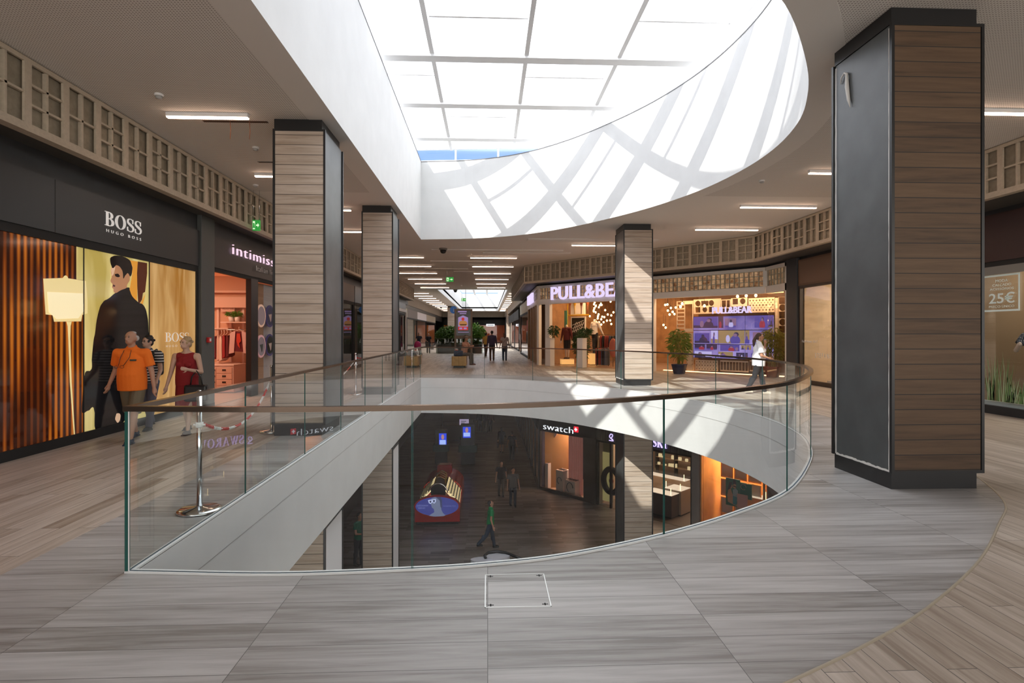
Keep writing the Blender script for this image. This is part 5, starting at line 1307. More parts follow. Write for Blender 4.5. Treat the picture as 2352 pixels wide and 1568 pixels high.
mb = MB(); mb.slab2d([[(-.04, -.1), (.04, -.1), (.07, -.3), (.02, -.36), (.05, -.5), (-.02, -.42), (-.05, -.3)]], lambda a, b: (a, -.045, b), lambda a, b: (a, -.03, b)); mb.build('bow', mat('garment bright red', (.50, .03, .01), .7), t)
mb = MB(); mb.tube([(-.2, 0, -.08), (0, 0, .0), (.2, 0, -.08)], .01, 6); mb.tube([(0, 0, 0), (0, 0, .08)], .006, 6); mb.build('hanger', PKL, t)
# round posters on the right pane
for i, (px, py, cc, rimc, lab) in enumerate(((603, 725, (.45, .36, .38), (.85, .55, .40), 'upper left round window poster with a pink rim and grey text'), (623, 726, (.03, .035, .09), (.05, .04, .12), 'upper right round window poster, dark blue with pale fabric'),
                                      (603, 795, (.36, .30, .33), (.70, .38, .38), 'lower left round window poster with dark fabric inside'), (623, 792, (.012, .02, .018), (.05, .04, .12), 'lower right round window poster, almost black'),
                                      (575.5, 721, (.10, .01, .015), (.10, .01, .02), 'dark red round poster edge sticking out left of the mullion, upper'), (575.5, 797, (.10, .01, .015), (.10, .01, .02), 'dark red round poster edge sticking out left of the mullion, lower'))):
    s_, z_ = FL.hit(px, py, -.02 if i < 4 else .2); t = thing('round_poster', lab, 'poster', FL.w(s_, .03 if i < 4 else .2, z_), FL.r, None)
    mb = MB(); mb.slab2d([[(.30 * math.cos(k * .2618), .30 * math.sin(k * .2618)) for k in range(24)]], lambda a, b: (a, -.02, b), lambda a, b: (a, 0, b)); mb.build('rim', mat('poster rim %d' % i, rimc, .4, emit=rimc, es=.2), t)
    mb = MB(); mb.slab2d([[(.245 * math.cos(k * .2618), .245 * math.sin(k * .2618)) for k in range(24)]], lambda a, b: (a, -.024, b), lambda a, b: (a, -.02, b)); mb.build('disc', mat('poster disc %d' % i, cc, .4), t)
    if i in (1, 2, 3): mb = MB(); mb.slab2d([[(-.12, .04), (.1, .06), (.06, -.12), (.02, -.16), (-.04, -.06)]], lambda a, b: (a, -.027, b), lambda a, b: (a, -.024, b)); mb.build('printed_shape', mat('poster shape %d' % i, ((.6, .45, .38) if i != 2 else (.05, .06, .05)), .5), t)
o = thing('inner_partition', 'tan board partition behind the round posters', 'partition', FL.w(sm1 + .0, .14, 0), FL.r); mb = MB(); mb.bbox(0, .75, 0, .05, .012, 2.9, .01); mb.build('tan_board', mat('tan board', (.45, .25, .14), .6), o); mb = MB(); mb.bbox(.75, 1.9, 0, .05, .012, 2.9, .01); mb.build('pale_board', mat('pale grey board', (.55, .50, .48), .6), o)
# ------------------------------------------------------------------ lower floor shops (same diagonal front)
Z0 = Z_LO
def lx(px, off=0.0): return FD.hit(px, 1000, off)[0]
GREYB = mat('dark bronze shop frame', (.035, .026, .022), .4)
a, b = lx(1239), lx(1369)
sw = storefront(FD, a, b, Z0, 'lower floor watch shop front, black with a white lit name and red cross', sign_mat=mat('glossy black sign', (.012, .010, .010), .2), win=(.14, 2.9), frame_mat=GREYB, mull=((lx(1340), b),))
o = lit_text('swatch', FD, 1248, 985, 1316, .33, glow('cool white letters', (.9, .92, 1.0), 1.4), 'lit_lettering', 'white lit lower case shop name on the lower floor', off=-.05, offset=-.012)
s_, z_ = FD.hit(1323, 986, -.05); t = thing('red_cross_sign', 'small red square with a white cross beside the lower floor shop name', 'sign', FD.w(s_, -.03, z_), FD.r)
mb = MB(); mb.bbox(-.13, .13, -.03, 0, -.13, .13, .004); mb.build('red_square', glow('lit red', (.8, .01, .03), 1.2), t); mb = MB(); mb.slab2d([[(-.025, -.085), (.025, -.085), (.025, -.025), (.085, -.025), (.085, .025), (.025, .025), (.025, .085), (-.025, .085), (-.025, .025), (-.085, .025), (-.085, -.025), (-.025, -.025)]], lambda p, q: (p, -.036, q), lambda p, q: (p, -.03, q)); mb.build('white_cross', MATS['cool white letters'], t)
room(FD, a + .05, b - .05, 2.6, Z0, mat('peach display floor', (.50, .32, .22), .5), mat('dark aubergine back wall', (.03, .02, .04), .7), mat('shop ceiling dark', (.12, .11, .10), .8), zt=3.2, light=170, lcol=(1, .66, .48))
wht = mat('white display plinth', (.62, .52, .46), .5)
def plinth(px0, px1, pyt, pyb, off, label, art=True):
    s0, _ = FD.hit(px0, pyb, off); s1, _ = FD.hit(px1, pyb, off); zt = FD.hit(px0, pyt, off)[1]; w = (s1 - s0) * .62
    t = thing('display_plinth', label, 'plinth', FD.w((s0 + s1) / 2, off + w / 2, Z0 + .012), FD.r); h = zt - Z0 - .012
    mb = MB(); mb.bbox(-w / 2, w / 2, -w / 2, w / 2, 0, h, .008); mb.build('block', wht, t)
    mb = MB(); mb.box(-w / 2 - .005, w / 2 + .005, -w / 2 - .005, w / 2 + .005, h, h + .02); mb.build('top_plate', PKL, t)
    for k in range(5):
        mb = MB(); x = -w * .36 + w * .72 * k / 4; mb.bbox(x - .012, x + .012, -w * .3, w * .3, h + .02, h + .045, .003); mb.build('watch', BLACK, t)
    if art:
        mb = MB(); mb.tube([(w * .30 * math.cos(k * .5), -w / 2 - .004, h * .55 + w * .36 * math.sin(k * .5)) for k in range(10)], .018, 5); mb.build('printed_ring', mat('blue print', (.05, .07, .10), .5), t)
plinth(1244, 1262, 1062, 1125, .35, 'white display plinth, furthest left in the lower shop window', False)
plinth(1272, 1298, 1078, 1140, .25, 'tall white display plinth with blue print in the middle of the lower window')
plinth(1290, 1328, 1100, 1148, .25, 'shorter wide display plinth with a row of watches at the right of the window')
t = thing('pink_curtain', 'pink lit curtain panel hanging in the lower watch shop window', 'curtain', FD.w(lx(1306, .6), .6, Z0 + .02), FD.r); mb = MB(); n = 30; W_ = lx(1338, .6) - lx(1306, .6)
mb.wallstrip([(W_ * k / n, .03 * math.sin(k * 1.3)) for k in range(n + 1)], 0, 2.85, False); mb.build('cloth', mat('pink curtain cloth', (.55, .20, .16), .7, emit=(.6, .25, .2), es=.12), t); mb = MB(); mb.tube([(0, 0, 2.87), (W_, 0, 2.87)], .015, 6); mb.build('rod', BLACK, t)
t = thing('ceiling_disc', 'peach half disc hanging at the top of the lower watch shop window', 'decoration', FD.w(lx(1262, .7), .7, Z0 + 2.95), FD.r); mb = MB(); mb.slab2d([_ell(0, 0, .55, .55, 180, 360, 18)], lambda p, q: (p, 0, q), lambda p, q: (p, .03, q)); mb.build('disc', mat('peach disc', (.70, .42, .30), .6), t); mb = MB(); mb.tube([(0, .01, 0), (0, .01, .25)], .006, 5); mb.build('wire', BLACK, t)
t = thing('copper_rack', 'copper and dark shelf rack behind the plinths of the watch shop', 'rack', FD.w(lx(1283, 1.8), 1.8, Z0 + .012), FD.r)
mb = MB(); 
for k in range(6): mb.box(0, 1.0, 0, .25, .5 + .35 * k, .52 + .35 * k)
mb.build('shelf', mat('copper shelf', (.35, .13, .05), .35, .6), t)
for x in (0, .97): mb = MB(); mb.box(x, x + .03, 0, .25, 0, 2.4); mb.build('upright', BLACK, t)

# crystal shop
a2, b2 = lx(1371), lx(1589)
MARB = mat('dark streaked stone sign board', (.09, .085, .08), .3, noise=.7, nscale=5, stretch=(6, 6, .6))
sv = storefront(FD, a2, b2, Z0, 'lower floor crystal shop front with grey stone band and violet serif letters', sign_mat=MARB, win=(.14, 2.85), frame_mat=BLACKM, glass=False, sign_z=(2.93, 3.85), mull=((lx(1400), lx(1404)),), base=False)
VIO = glow('violet lit letters', (.50, .40, 1.0), 2.0)
o, wl_ = serif_text('lit_lettering', 'SWAROVSKI', .36, VIO, None, (0, 0, 0), .05, .10, 1.0); tag(o, 'violet lit serif name crossing behind the lower pillar on the stone band', 'sign')
e_s = FD.hit(1534, 1030, -.04)[0]; b_s = FD.hit(1416, 1015, -.04)[0]; o.scale = ((e_s - b_s) / wl_, 1, 1); o.location = FD.w(b_s, -.04, FD.hit(1534, 1030, -.04)[1]); o.rotation_euler = (0, 0, FD.r)
s_, z_ = FD.hit(1403, 1012, -.05); SW_ = catmull([(-.10, -.16), (.12, -.16), (.02, -.08), (-.08, .0), (-.02, .12), (.08, .10), (.06, .0), (-.02, -.06), (.10, -.10)], 4)
mb = MB(); mb.tube([(p[0], 0, p[1]) for p in SW_], .018, 6); o = mb.build('swan_sign', VIO); o.location = FD.w(s_, -.04, z_ + .17); o.rotation_euler = (0, 0, FD.r); tag(o, 'small violet lit bird emblem left of the lower pillar', 'sign')
s_, z_ = FD.hit(1403, 1012, -.05)
room(FD, a2 + .05, b2 - .05, 5.0, Z0, mat('dark taupe shop floor', (.12, .09, .07), .4), mat('taupe shop wall', (.30, .22, .16), .7), mat('shop ceiling dark', (.12, .11, .10), .8), zt=3.2, light=110, lcol=(1, .68, .45), nx=2)
GOLDL = mat('gold lit display wall', (.30, .26, .12), .4, emit=(.6, .5, .2), es=.25, noise=.5, nscale=40)
t = thing('glitter_display', 'golden glittering panel in the crystal shop window left of the pillar', 'display', FD.w(lx(1378, .35), .35, Z0 + .15), FD.r); W_ = lx(1404, .35) - lx(1378, .35); mb = MB(); mb.bbox(0, W_, 0, .05, 0, 2.2, .01); mb.build('glitter_sheet', GOLDL, t); mb = MB(); mb.box(-.05, W_ + .05, .05, .1, 0, 2.7); mb.build('frame', mat('khaki frame', (.22, .20, .12), .5), t)
t = thing('round_wreath', 'dark round wreath ornament in front of the golden panel', 'decoration', FD.w(lx(1404, .15), .15, FD.hit(1404, 1104, .15)[1]), FD.r); mb = MB(); mb.tube([(.42 * math.cos(k * .2618), 0, .52 * math.sin(k * .2618)) for k in range(25)], .13, 8, False); mb.build('ring', mat('black feathers', (.012, .012, .012), .9), t); mb = MB(); mb.ell((0, 0, 0), (.12, .08, .14), 10, 8); mb.build('centre', mat('dark red centre', (.12, .02, .015), .6), t)
def counter(px, off, w, d, h, label, glasscase=True, m=None):
    t = thing('display_counter', label, 'counter', FD.w(lx(px, off), off, Z0 + .012), FD.r)
    mb = MB(); mb.bbox(-w / 2, w / 2, -d / 2, d / 2, .05, h, .01); mb.build('cabinet', m or mat('taupe counter', (.36, .27, .19), .4), t)
    mb = MB(); mb.box(-w / 2 + .02, w / 2 - .02, -d / 2 + .02, d / 2 - .02, 0, .05); mb.build('toe_kick', BLACK, t)
    mb = MB(); mb.box(-w / 2, w / 2, -d / 2, d / 2, h, h + .02); mb.build('lit_top', glow('lit counter top', (1, .75, .55), .8), t)
    if glasscase:
        mb = MB(); mb.wallstrip([(-w / 2, -d / 2), (w / 2, -d / 2), (w / 2, d / 2), (-w / 2, d / 2)], h + .02, h + .25, True); mb.build('glass_case', SHOPGLASS, t)
        for x in (-w / 2 + .06, w / 2 - .06): mb = MB(); mb.tube([(x, -d / 2 + .05, h + .02), (x, -d / 2 + .05, h + .30)], .012, 6); mb.build('lamp_rod', glow('lamp rod', (1, .7, .3), 4), t)
    return t
counter(1522, .9, 1.2, .6, .95, 'dark fronted jewellery counter right of the lower pillar, front one', m=mat('dark counter front', (.07, .05, .045), .4))
counter(1556, 1.6, .8, .8, 1.05, 'taupe jewellery counter behind the front one, lit on top')
counter(1530, 3.2, 2.2, .5, 1.0, 'long back counter with curved front in the crystal shop')
t = thing('crystal_shelves', 'wall shelves full of small dark and lit crystal pieces', 'shelf', FD.w(lx(1500, 4.0), 4.2, Z0 + .012), FD.r); W_ = 4.2
mb = MB()
for k in range(5): mb.box(0, W_, 0, .3, 1.2 + .38 * k, 1.22 + .38 * k)
mb.build('shelf_boards', mat('bronze glass', (.10, .07, .04), .3), t)
for k in range(5): mb = MB(); mb.box(W_ * k / 4 - .02, W_ * k / 4 + .02, 0, .32, 0, 3.1); mb.build('upright', BLACKM, t)
rnd = random.Random(9); mb = MB()
for k in range(70): x, z = rnd.uniform(.1, W_ - .1), 1.22 + .38 * rnd.randint(0, 4); s_ = rnd.uniform(.03, .08); mb.box(x - s_, x + s_, .05, .15, z, z + s_ * 2.2)
o = mb.build('ornaments', glow('crystal glints', (1, .75, .4), .6), t); o['kind'] = 'stuff'
pilaster(FD, lx(1590), lx(1607), Z0, mat('grey stone pier', (.28, .25, .24), .4), 'grey stone pier between the two lower jewellery shops', z1=4.0)
# orange jewellery shop
a3, b3 = lx(1608), 11.15
orw = mat('honey wood wall', (.52, .25, .08), .5, noise=.12, nscale=3)
t = storefront(FD, a3, b3, Z0, 'lower floor honey coloured jewellery shop front behind clear glass', sign_mat=orw, win=(.05, 3.1), frame_mat=orw, sign_z=(3.15, 3.95), base=False)
room(FD, a3 + .05, b3, 4.0, Z0, mat('honey floor', (.35, .18, .07), .4), orw, mat('honey ceiling', (.5, .3, .14), .8), zt=3.5, light=170, lcol=(1, .66, .34), nx=2)
def poster_on(px0, px1, py0, py1, off, label, m, name='window_poster', pat=None):
    s0, zt = FD.hit(px0, py0, off); s1, _ = FD.hit(px1, py0, off); zb = FD.hit(px0, py1, off)[1]
    t = thing(name, label, 'poster', FD.w(s0, off, zb), FD.r); w, h = s1 - s0, zt - zb
    mb = MB(); mb.box(0, w, 0, .02, 0, h); mb.build('print', m, t)
    return t, w, h
t, w, h = poster_on(1667, 1700, 1096, 1158, .2, 'green poster of two young people sitting close together', mat('poster green', (.03, .13, .09), .4))
mb = MB(); q = lambda L: [(p[0] * w, p[1] * h) for p in L]
mb.mat(0); mb.face2d([q([(.15, .12), (.60, .05), (.80, .02), (.82, .08), (.55, .22), (.5, .4), (.35, .62), (.2, .62), (.1, .35)])], lambda a, b: (a, -.002, b), True); mb.face2d([q(_ell(.35, .72, .12, .09, 0, 360, 12)[:-1])], lambda a, b: (a, -.002, b), True); mb.face2d([q(_ell(.62, .74, .12, .09, 0, 360, 12)[:-1])], lambda a, b: (a, -.002, b), True)
mb.mat(1); mb.face2d([q([(.12, .55), (.25, .85), (.45, .88), (.40, .72), (.28, .6)])], lambda a, b: (a, -.003, b), True); mb.face2d([q([(.5, .78), (.52, .95), (.68, .97), (.75, .8), (.62, .82)])], lambda a, b: (a, -.003, b), True); mb.face2d([q([(.52, .72), (.76, .70), (.76, .74), (.52, .76)])], lambda a, b: (a, -.004, b), True)
mb.mat(2); mb.face2d([q([(.5, .25), (.85, .2), (.85, .6), (.7, .66), (.5, .6)])], lambda a, b: (a, -.003, b), True); mb.mat(3); mb.face2d([q([(.5, .08), (.75, .05), (.8, .35), (.5, .38)])], lambda a, b: (a, -.0035, b), True)
mb.build('figures', [mat('print skin', (.50, .24, .13), .5), mat('print hair', (.03, .015, .02), .5), mat('print grey shirt', (.28, .33, .34), .5), mat('print blue jeans', (.04, .20, .24), .5)], t)
t, w, h = poster_on(1700, 1727, 1108, 1143, .22, 'teal poster with a pink ring, right of the couple poster', mat('poster teal', (.02, .13, .10), .4))
mb = MB(); mb.tube([(w * .28 + .10 * math.cos(k * .42), -.004, h * .75 + .10 * math.sin(k * .42)) for k in range(14)], .006, 5); mb.build('pink_ring', mat('pink print', (.55, .2, .2), .5), t)
poster_on(1693, 1717, 1133, 1165, .12, 'pale pink poster sheet overlapping the teal one', mat('poster pink', (.50, .25, .22), .5))
t = thing('wall_vitrine', 'wooden wall display boxes with lit jewellery trays at the left of the honey shop', 'showcase', FD.w(lx(1650, .9), 1.1, Z0 + .6), FD.r)
for i in range(3):
    for j in range(3):
        mb = MB(); x0_, z0v = i * .55, j * .72; mb.box(x0_, x0_ + .5, 0, .04, z0v, z0v + .05); mb.box(x0_, x0_ + .5, 0, .04, z0v + .62, z0v + .66); mb.box(x0_, x0_ + .04, 0, .04, z0v + .05, z0v + .62); mb.box(x0_ + .46, x0_ + .5, 0, .04, z0v + .05, z0v + .62); mb.build('box_frame', mat('orange wood frame', (.55, .26, .07), .4), t)
        mb = MB(); mb.box(x0_ + .04, x0_ + .46, .03, .06, z0v + .05, z0v + .62); mb.build('tray', mat('grey velvet', (.30, .27, .26), .8), t)
counter(1690, 1.9, 1.8, .6, .95, 'lit glass jewellery counter at the foot of the posters', m=mat('honey counter', (.45, .22, .08), .4)); counter(1737, 1.2, 1.0, .5, 1.5, 'tall honey wood counter right of the posters', m=mat('honey counter', (.45, .22, .08), .4))
# lower right wall and lower corridor walls
mb = MB(); fbox(mb, FR, 0, 21, .05, .2, Z0, Z_LC); struct('wall_right', mb, mat('lower dark wall', (.05, .035, .03), .5))
FLS = Frame(2.5, 75.0, R(-90))
lw = mat('amber dark front', (.06, .035, .02), .3)
for k in range(7):
    s0 = 46.5 - 6.6 * (k + 1) + .05; s1 = 46.5 - 6.6 * k - .05
    t = storefront(FLS, s0, s1, Z0, 'dark lower corridor shop front, number %s beyond the watch shop, amber light inside' % ('one', 'two', 'three', 'four', 'five', 'six', 'seven')[k], sign_mat=BLACKM, win=(.1, 2.9), frame_mat=GREYB, mull=((s0 + 2, s0 + 2.15), (s0 + 4.3, s0 + 4.45)))
    room(FLS, s0 + .05, s1 - .05, 2.2, Z0, SHOPF, mat('amber back', (.35, .17, .05), .7), mat('shop ceiling dark', (.12, .11, .10), .8), zt=3.2, light=14 if k < 3 else 8, lcol=(1, .6, .25))
mb = MB(); mb.box(-6.2, -5.9, 2, 60, Z0, Z_LC); struct('wall_left', mb, mat('lower left dark wall', (.06, .045, .04), .5))
mb = MB(); mb.box(-6.2, 3, 75, 75.2, Z0, Z_LC); struct('wall_back', mb, mat('lower back wall', (.09, .06, .05), .6))

# ------------------------------------------------------------------ strip lights in the ceilings
LGT = None
ORD = ('first', 'second', 'third', 'fourth', 'fifth', 'sixth', 'seventh', 'eighth', 'ninth', 'tenth', 'eleventh', 'twelfth', 'thirteenth', 'fourteenth')
def strip(x0, x1, y, label, group, z=Z_C, emat=WARM, hh=.075):
    t = thing('linear_ceiling_light', label, 'lamp', ((x0 + x1) / 2, y, z), 0, group); w = (x1 - x0) / 2
    mb = MB(); mb.box(-w, w, -.04, .04, -hh + .018, 0.0); mb.build('housing', WHITEP, t)
    mb = MB(); mb.box(-w + .008, w - .008, -.034, .034, -hh, -hh + .018); mb.build('diffuser', emat, t)
    return t
for k, y in enumerate((8.8, 12.05, 15.3, 18.55)): strip(-4.80, -3.60, y, 'short warm strip light over the left walkway, %s from the viewer' % ORD[k], 'strip lights over the left walkway')
for k, y in enumerate((8.15, 11.35, 14.5, 17.7)): strip(6.5, 8.5, y, 'warm strip light over the right walkway, %s from the viewer' % ORD[k], 'strip lights over the right walkway')
strip(3.1, 5.1, 21.06, 'warm strip light behind the pale pillar, in front of the glass block shop', None)
for k, y in enumerate((24.75, 28.0, 31.25, 34.6, 37.8, 41.0)):
    strip(-4.77, -2.74, y, 'warm strip light in the left row past the big opening, %s from the viewer' % ORD[k], 'left row of strip lights past the big opening')
    strip(-.75, 1.26, y, 'warm strip light in the right row past the big opening, %s from the viewer' % ORD[k], 'right row of strip lights past the big opening')
for k in range(12):
    y = 47 + 3.3 * k; strip(-6.4, -4.8, y, 'distant warm strip light left of the far skylight, %s in its row' % ORD[k], 'distant strip lights left of the far skylight'); strip(1.75, 2.55, y, 'distant warm strip light right of the far skylight, %s in its row' % ORD[k], 'distant strip lights right of the far skylight')
for k in range(4): strip(-4.8, -3.6, 5.3 - 3.25 * k, 'warm strip light over the left walkway beside or behind the viewer, %s' % ORD[k], None) if k > 0 else None
LOWL = glow('dim lower strip', (1.0, .62, .38), 5.0)
for k in range(9):
    y = 24.5 + 4.5 * k; strip(-4.8, -3.0, y, 'lower ceiling strip light, left row, %s back, hidden above' % ORD[k], 'lower left strip lights', Z_LC, LOWL); strip(-.6, 1.2, y, 'lower ceiling strip light, right row, %s back, hidden above' % ORD[k], 'lower right strip lights', Z_LC, LOWL)

# ------------------------------------------------------------------ ceiling fittings
def ceil_thing(px, py, z=Z_C): return on_z(px, py, z)
for px, py, lab in ((1018, 572, 'dark dome camera under the ceiling just past the big opening'), (1046, 667, 'dark dome camera in front of the far skylight'), (1013, 706, 'far dome camera left of the blue info sign')):
    p = ceil_thing(px, py - 2); t = thing('dome_camera', lab, 'camera', p, 0); mb = MB(); mb.lathe([(.16, 0), (.16, -.05), (.13, -.07)], (0, 0, 0), 16); mb.build('mount', mat('grey camera mount', (.20, .19, .18), .5), t); mb = MB(); mb.lathe([(.125, -.07), (.12, -.13), (.08, -.19), (0.0, -.21)], (0, 0, 0), 16); mb.build('dome', BLACK, t)
for px, py, lab in ((587, 338, 'white smoke detector on the ceiling left of the first pillar'), (365, 216, 'flush white detector on the left ceiling'), (587, 424, 'white detector bracket above the left exit sign'), (1750, 414, 'small detector on the ceiling right of the opening'), (1060, 655, 'tiny detector between the far light rows')):
    p = ceil_thing(px, py); t = thing('smoke_detector', lab, 'detector', p, 0); mb = MB(); mb.lathe([(.06, 0), (.06, -.02), (.05, -.03)], (0, 0, 0), 16); mb.build('base', WHITEP, t); mb = MB(); mb.lathe([(.045, -.03), (.04, -.06), (0, -.07)], (0, 0, 0), 16); mb.build('sensor', mat('grey sensor', (.4, .39, .38), .5), t)
p0, p1 = ceil_thing(466, 277), ceil_thing(612, 277); o = thing('ceiling_slot', 'dark open slot in the ceiling beside the nearest left strip light', 'vent', (p0.x, p0.y, Z_C), 0)
mb = MB(); mb.box(0, p1.x - p0.x, -.02, .05, -.006, .0); mb.build('opening', mat('rust brown slot', (.07, .035, .02), .8), o)
for k in (.42, .72): mb = MB(); x = (p1.x - p0.x) * k; mb.tube([(x, 0, 0), (x + .01, 0, -.15), (x, 0, -.28)], .005, 5); mb.build('loose_wire', mat('orange wire', (.25, .08, .03), .6), o)
p0 = ceil_thing(594, 372); o = thing('ceiling_slot', 'short dark slot in the ceiling left of the first pillar', 'vent', (p0.x, p0.y, Z_C), 0); mb = MB(); mb.box(0, .5, -.02, .03, -.006, 0); mb.build('opening', MATS['rust brown slot'], o); mb = MB(); mb.box(-.01, .51, -.03, -.02, -.008, 0); mb.build('edge', BLACKM, o)
# exit signs
GRN = glow('lit exit green', (.02, .30, .04), 1.0); GRNW = glow('lit exit white', (.75, 1.0, .6), 1.1)
def exit_sign(D, px, py, label, w=.36, h=.22, arrow=True):
    p = at_depth(px, py, D); t = thing('exit_sign', label, 'sign', p, 0)
    mb = MB(); mb.bbox(-w / 2, w / 2, 0, .05, -h / 2, h / 2, .005); mb.build('lit_panel', GRN, t)
    mb = MB(); y = -.003
    mb.face2d([rect(-w * .40, -h * .36, -w * .16, h * .36)[0]], lambda a, b: (a, y, b), False)
    mb.slab2d([[(w * .02, -.015), (w * .22, -.015), (w * .22, -.05), (w * .42, 0), (w * .22, .05), (w * .22, .015), (w * .02, .015)]], lambda a, b: (a, y, b), lambda a, b: (a, 0, b)); 
    mb.slab2d([rect(-w * .42, -h * .38, -w * .14, h * .38)[0]], lambda a, b: (a, y, b), lambda a, b: (a, 0, b)); mb.build('pictogram', GRNW, t)
    mb = MB(); mb.slab2d([stroke([(-w * .30, h * .22), (-w * .27, 0), (-w * .36, -h * .28)], [.03, .04, .02])[0]], lambda a, b: (a, y * 1.6, b), lambda a, b: (a, y, b)); mb.slab2d([stroke([(-w * .27, 0), (-w * .18, -h * .28)], [.03, .02])[0]], lambda a, b: (a, y * 1.6, b), lambda a, b: (a, y, b)); mb.build('running_figure', GRN, t)
    for s_ in (-1, 1): mb = MB(); mb.tube([(s_ * w * .4, .025, h / 2), (s_ * w * .4, .025, max(h / 2 + .02, Z_C - p.z))], .005, 5); mb.build('hanger_wire', CHROME, t)
exit_sign(13.2, 588, 517, 'green exit sign hanging in front of the lattice band at left', .17, .24)
exit_sign(28, 1033, 641.5, 'green exit sign hanging between the rows of lights past the opening')
exit_sign(43.0, 1065, 688, 'smaller green exit sign in front of the far skylight')

# ------------------------------------------------------------------ stanchions and chain
def stanchion(px, py, label, zt=1.04):
    p = on_z(px, py); t = thing('stanchion', label, 'barrier post', p, 0, 'chrome barrier posts beside the left rail')
    mb = MB(); mb.lathe([(.178, 0), (.185, .008), (.18, .022), (.15, .034), (.05, .042), (.03, .05)], (0, 0, 0), 40); mb.build('base', CHROME, t)
    mb = MB(); mb.tube([(0, 0, .045), (0, 0, zt)], .022, 16); mb.build('pole', CHROME, t)
    mb = MB(); mb.lathe([(.026, zt), (.028, zt + .02), (.012, zt + .035), (0, zt + .036)], (0, 0, 0), 16); mb.build('cap', CHROME, t)
    mb = MB(); mb.box(-.05, .05, -.008, .008, .76, .775); mb.box(-.008, .008, -.05, .05, .76, .775); mb.tube([(0, 0, .745), (0, 0, .79)], .032, 12); mb.build('chain_collar', WHITEP, t)
    return p
s1_ = stanchion(458, 1173, 'chrome barrier post right behind the corner of the glass rail, nearest'); s2_ = on_z(622, 994)
s2_ = stanchion(624, 992, 'chrome barrier post at the left edge of the first pillar'); s3_ = stanchion(817, 906, 'chrome barrier post left of the second pillar'); s4_ = stanchion(946, 869.5, 'slim chrome barrier post near the far corner of the rail')
CRED, CWHT = mat('red plastic chain', (.62, .03, .025), .4), mat('white plastic chain', (.78, .78, .76), .4)
def chain(p0, p1, sag, label, per=11):
    p0, p1 = Vector(p0), Vector(p1); n = int((p1 - p0).length * 1.12 / .034); root = thing('plastic_chain', label, 'chain', (0, 0, 0), 0)
    def pos(t): q = p0.lerp(p1, t); q.z -= sag * 4 * t * (1 - t); return q
    k = 0; sec = 0
    while k < n:
        mb = MB(); m = min(n, k + per)
        for i in range(k, m):
            a, b = pos(i / n), pos((i + 1) / n); c = (a + b) / 2; d = (b - a).normalized(); sd = d.cross(Vector((0, 0, 1))).normalized(); up = sd.cross(d)
            ax = sd if i % 2 else up; pts = []
            for q in range(9):
                th = 2 * math.pi * q / 8; pts.append(c + d * .026 * math.cos(th) + ax * .013 * math.sin(th))
            mb.tube(pts, .0045, 5, False)
        mb.build('chain_section', CRED if sec % 2 == 0 else CWHT, root); k = m; sec += 1
    return root
chain(s1_ + Vector((.03, .03, .765)), s2_ + Vector((0, -.03, .86)), .30, 'red and white plastic chain sagging between the two nearest barrier posts')
chain(s2_ + Vector((0, .03, .86)), s3_ + Vector((0, -.03, .90)), .42, 'red and white plastic chain running behind the first pillar')
chain(s3_ + Vector((0.03, .0, .95)), Vector((-3.27, 15.3, .95)), .02, 'short red chain end tied to the second pillar')

# ------------------------------------------------------------------ benches, planter, totem
OAK = plank_mat('oak bench slats', [(.36, .20, .05), (.46, .27, .08), (.55, .34, .11)], .06, 4.0, axes='XZ', ox=10, oy=2, mortar=.004, mcol=(.12, .07, .02), contrast=.3)
def bench(px, py, label):
    p = on_z(px, py); t = thing('slatted_bench', label, 'bench', (p.x, p.y, 0), 0, 'oak cube benches')
    mb = MB(); mb.bbox(-.33, .33, 0, 1.5, .10, .53, .01); mb.build('seat', OAK, t)
    for y in (.12, 1.3): mb = MB(); mb.box(-.24, .24, y, y + .06, 0, .10); mb.build('leg', STEEL, t)
    return p
B1 = bench(1054, 845, 'oak slatted block bench with the seated man, past the far glass rail'); B2 = bench(943, 844, 'oak slatted block bench seen through the rail at the far left corner')
cp_ = thing('coffee_cup', 'tall red and white cup standing on the bench behind the seated man', 'cup', (B1.x - .12, B1.y + .35, .53), 0)
mb = MB(); mb.lathe([(.05, 0), (.065, .30)], (0, 0, 0), 14); mb.build('cup_body', mat('red cup', (.45, .05, .02), .5), cp_); mb = MB(); mb.lathe([(.058, .12), (.062, .18)], (0, 0, 0), 14); mb.build('white_band', PRINTW, cp_); mb = MB(); mb.lathe([(.068, .30), (.07, .33), (.05, .34), (0, .34)], (0, 0, 0), 14); mb.build('lid', PRINTW, cp_)
pl = thing('glass_planter', 'long glass sided planter box full of dark green shrubs', 'planter', (0, 44.7, 0), 0)
mb = MB(); mb.bbox(-3.9, -.48, .1, 2.7, 0.0, .7, .02); mb.build('soil_box', mat('dark soil box', (.03, .035, .03), .7), pl)
mb = MB(); mb.wallstrip([(-4.0, 0), (-.38, 0), (-.38, 2.8), (-4.0, 2.8)], 0, 1.14, True); mb.build('glass_sides', glass_mat('grey green planter glass', (.60, .66, .60), .02), pl)
mb = MB()
for a, b in (((-4.0, 0), (-.38, 0)), ((-.38, 0), (-.38, 2.8)), ((-4.0, 0), (-4.0, 2.8))): mb.beam((*a, 1.15), (*b, 1.15), .04, .03)
mb.build('top_edge', STEEL, pl)
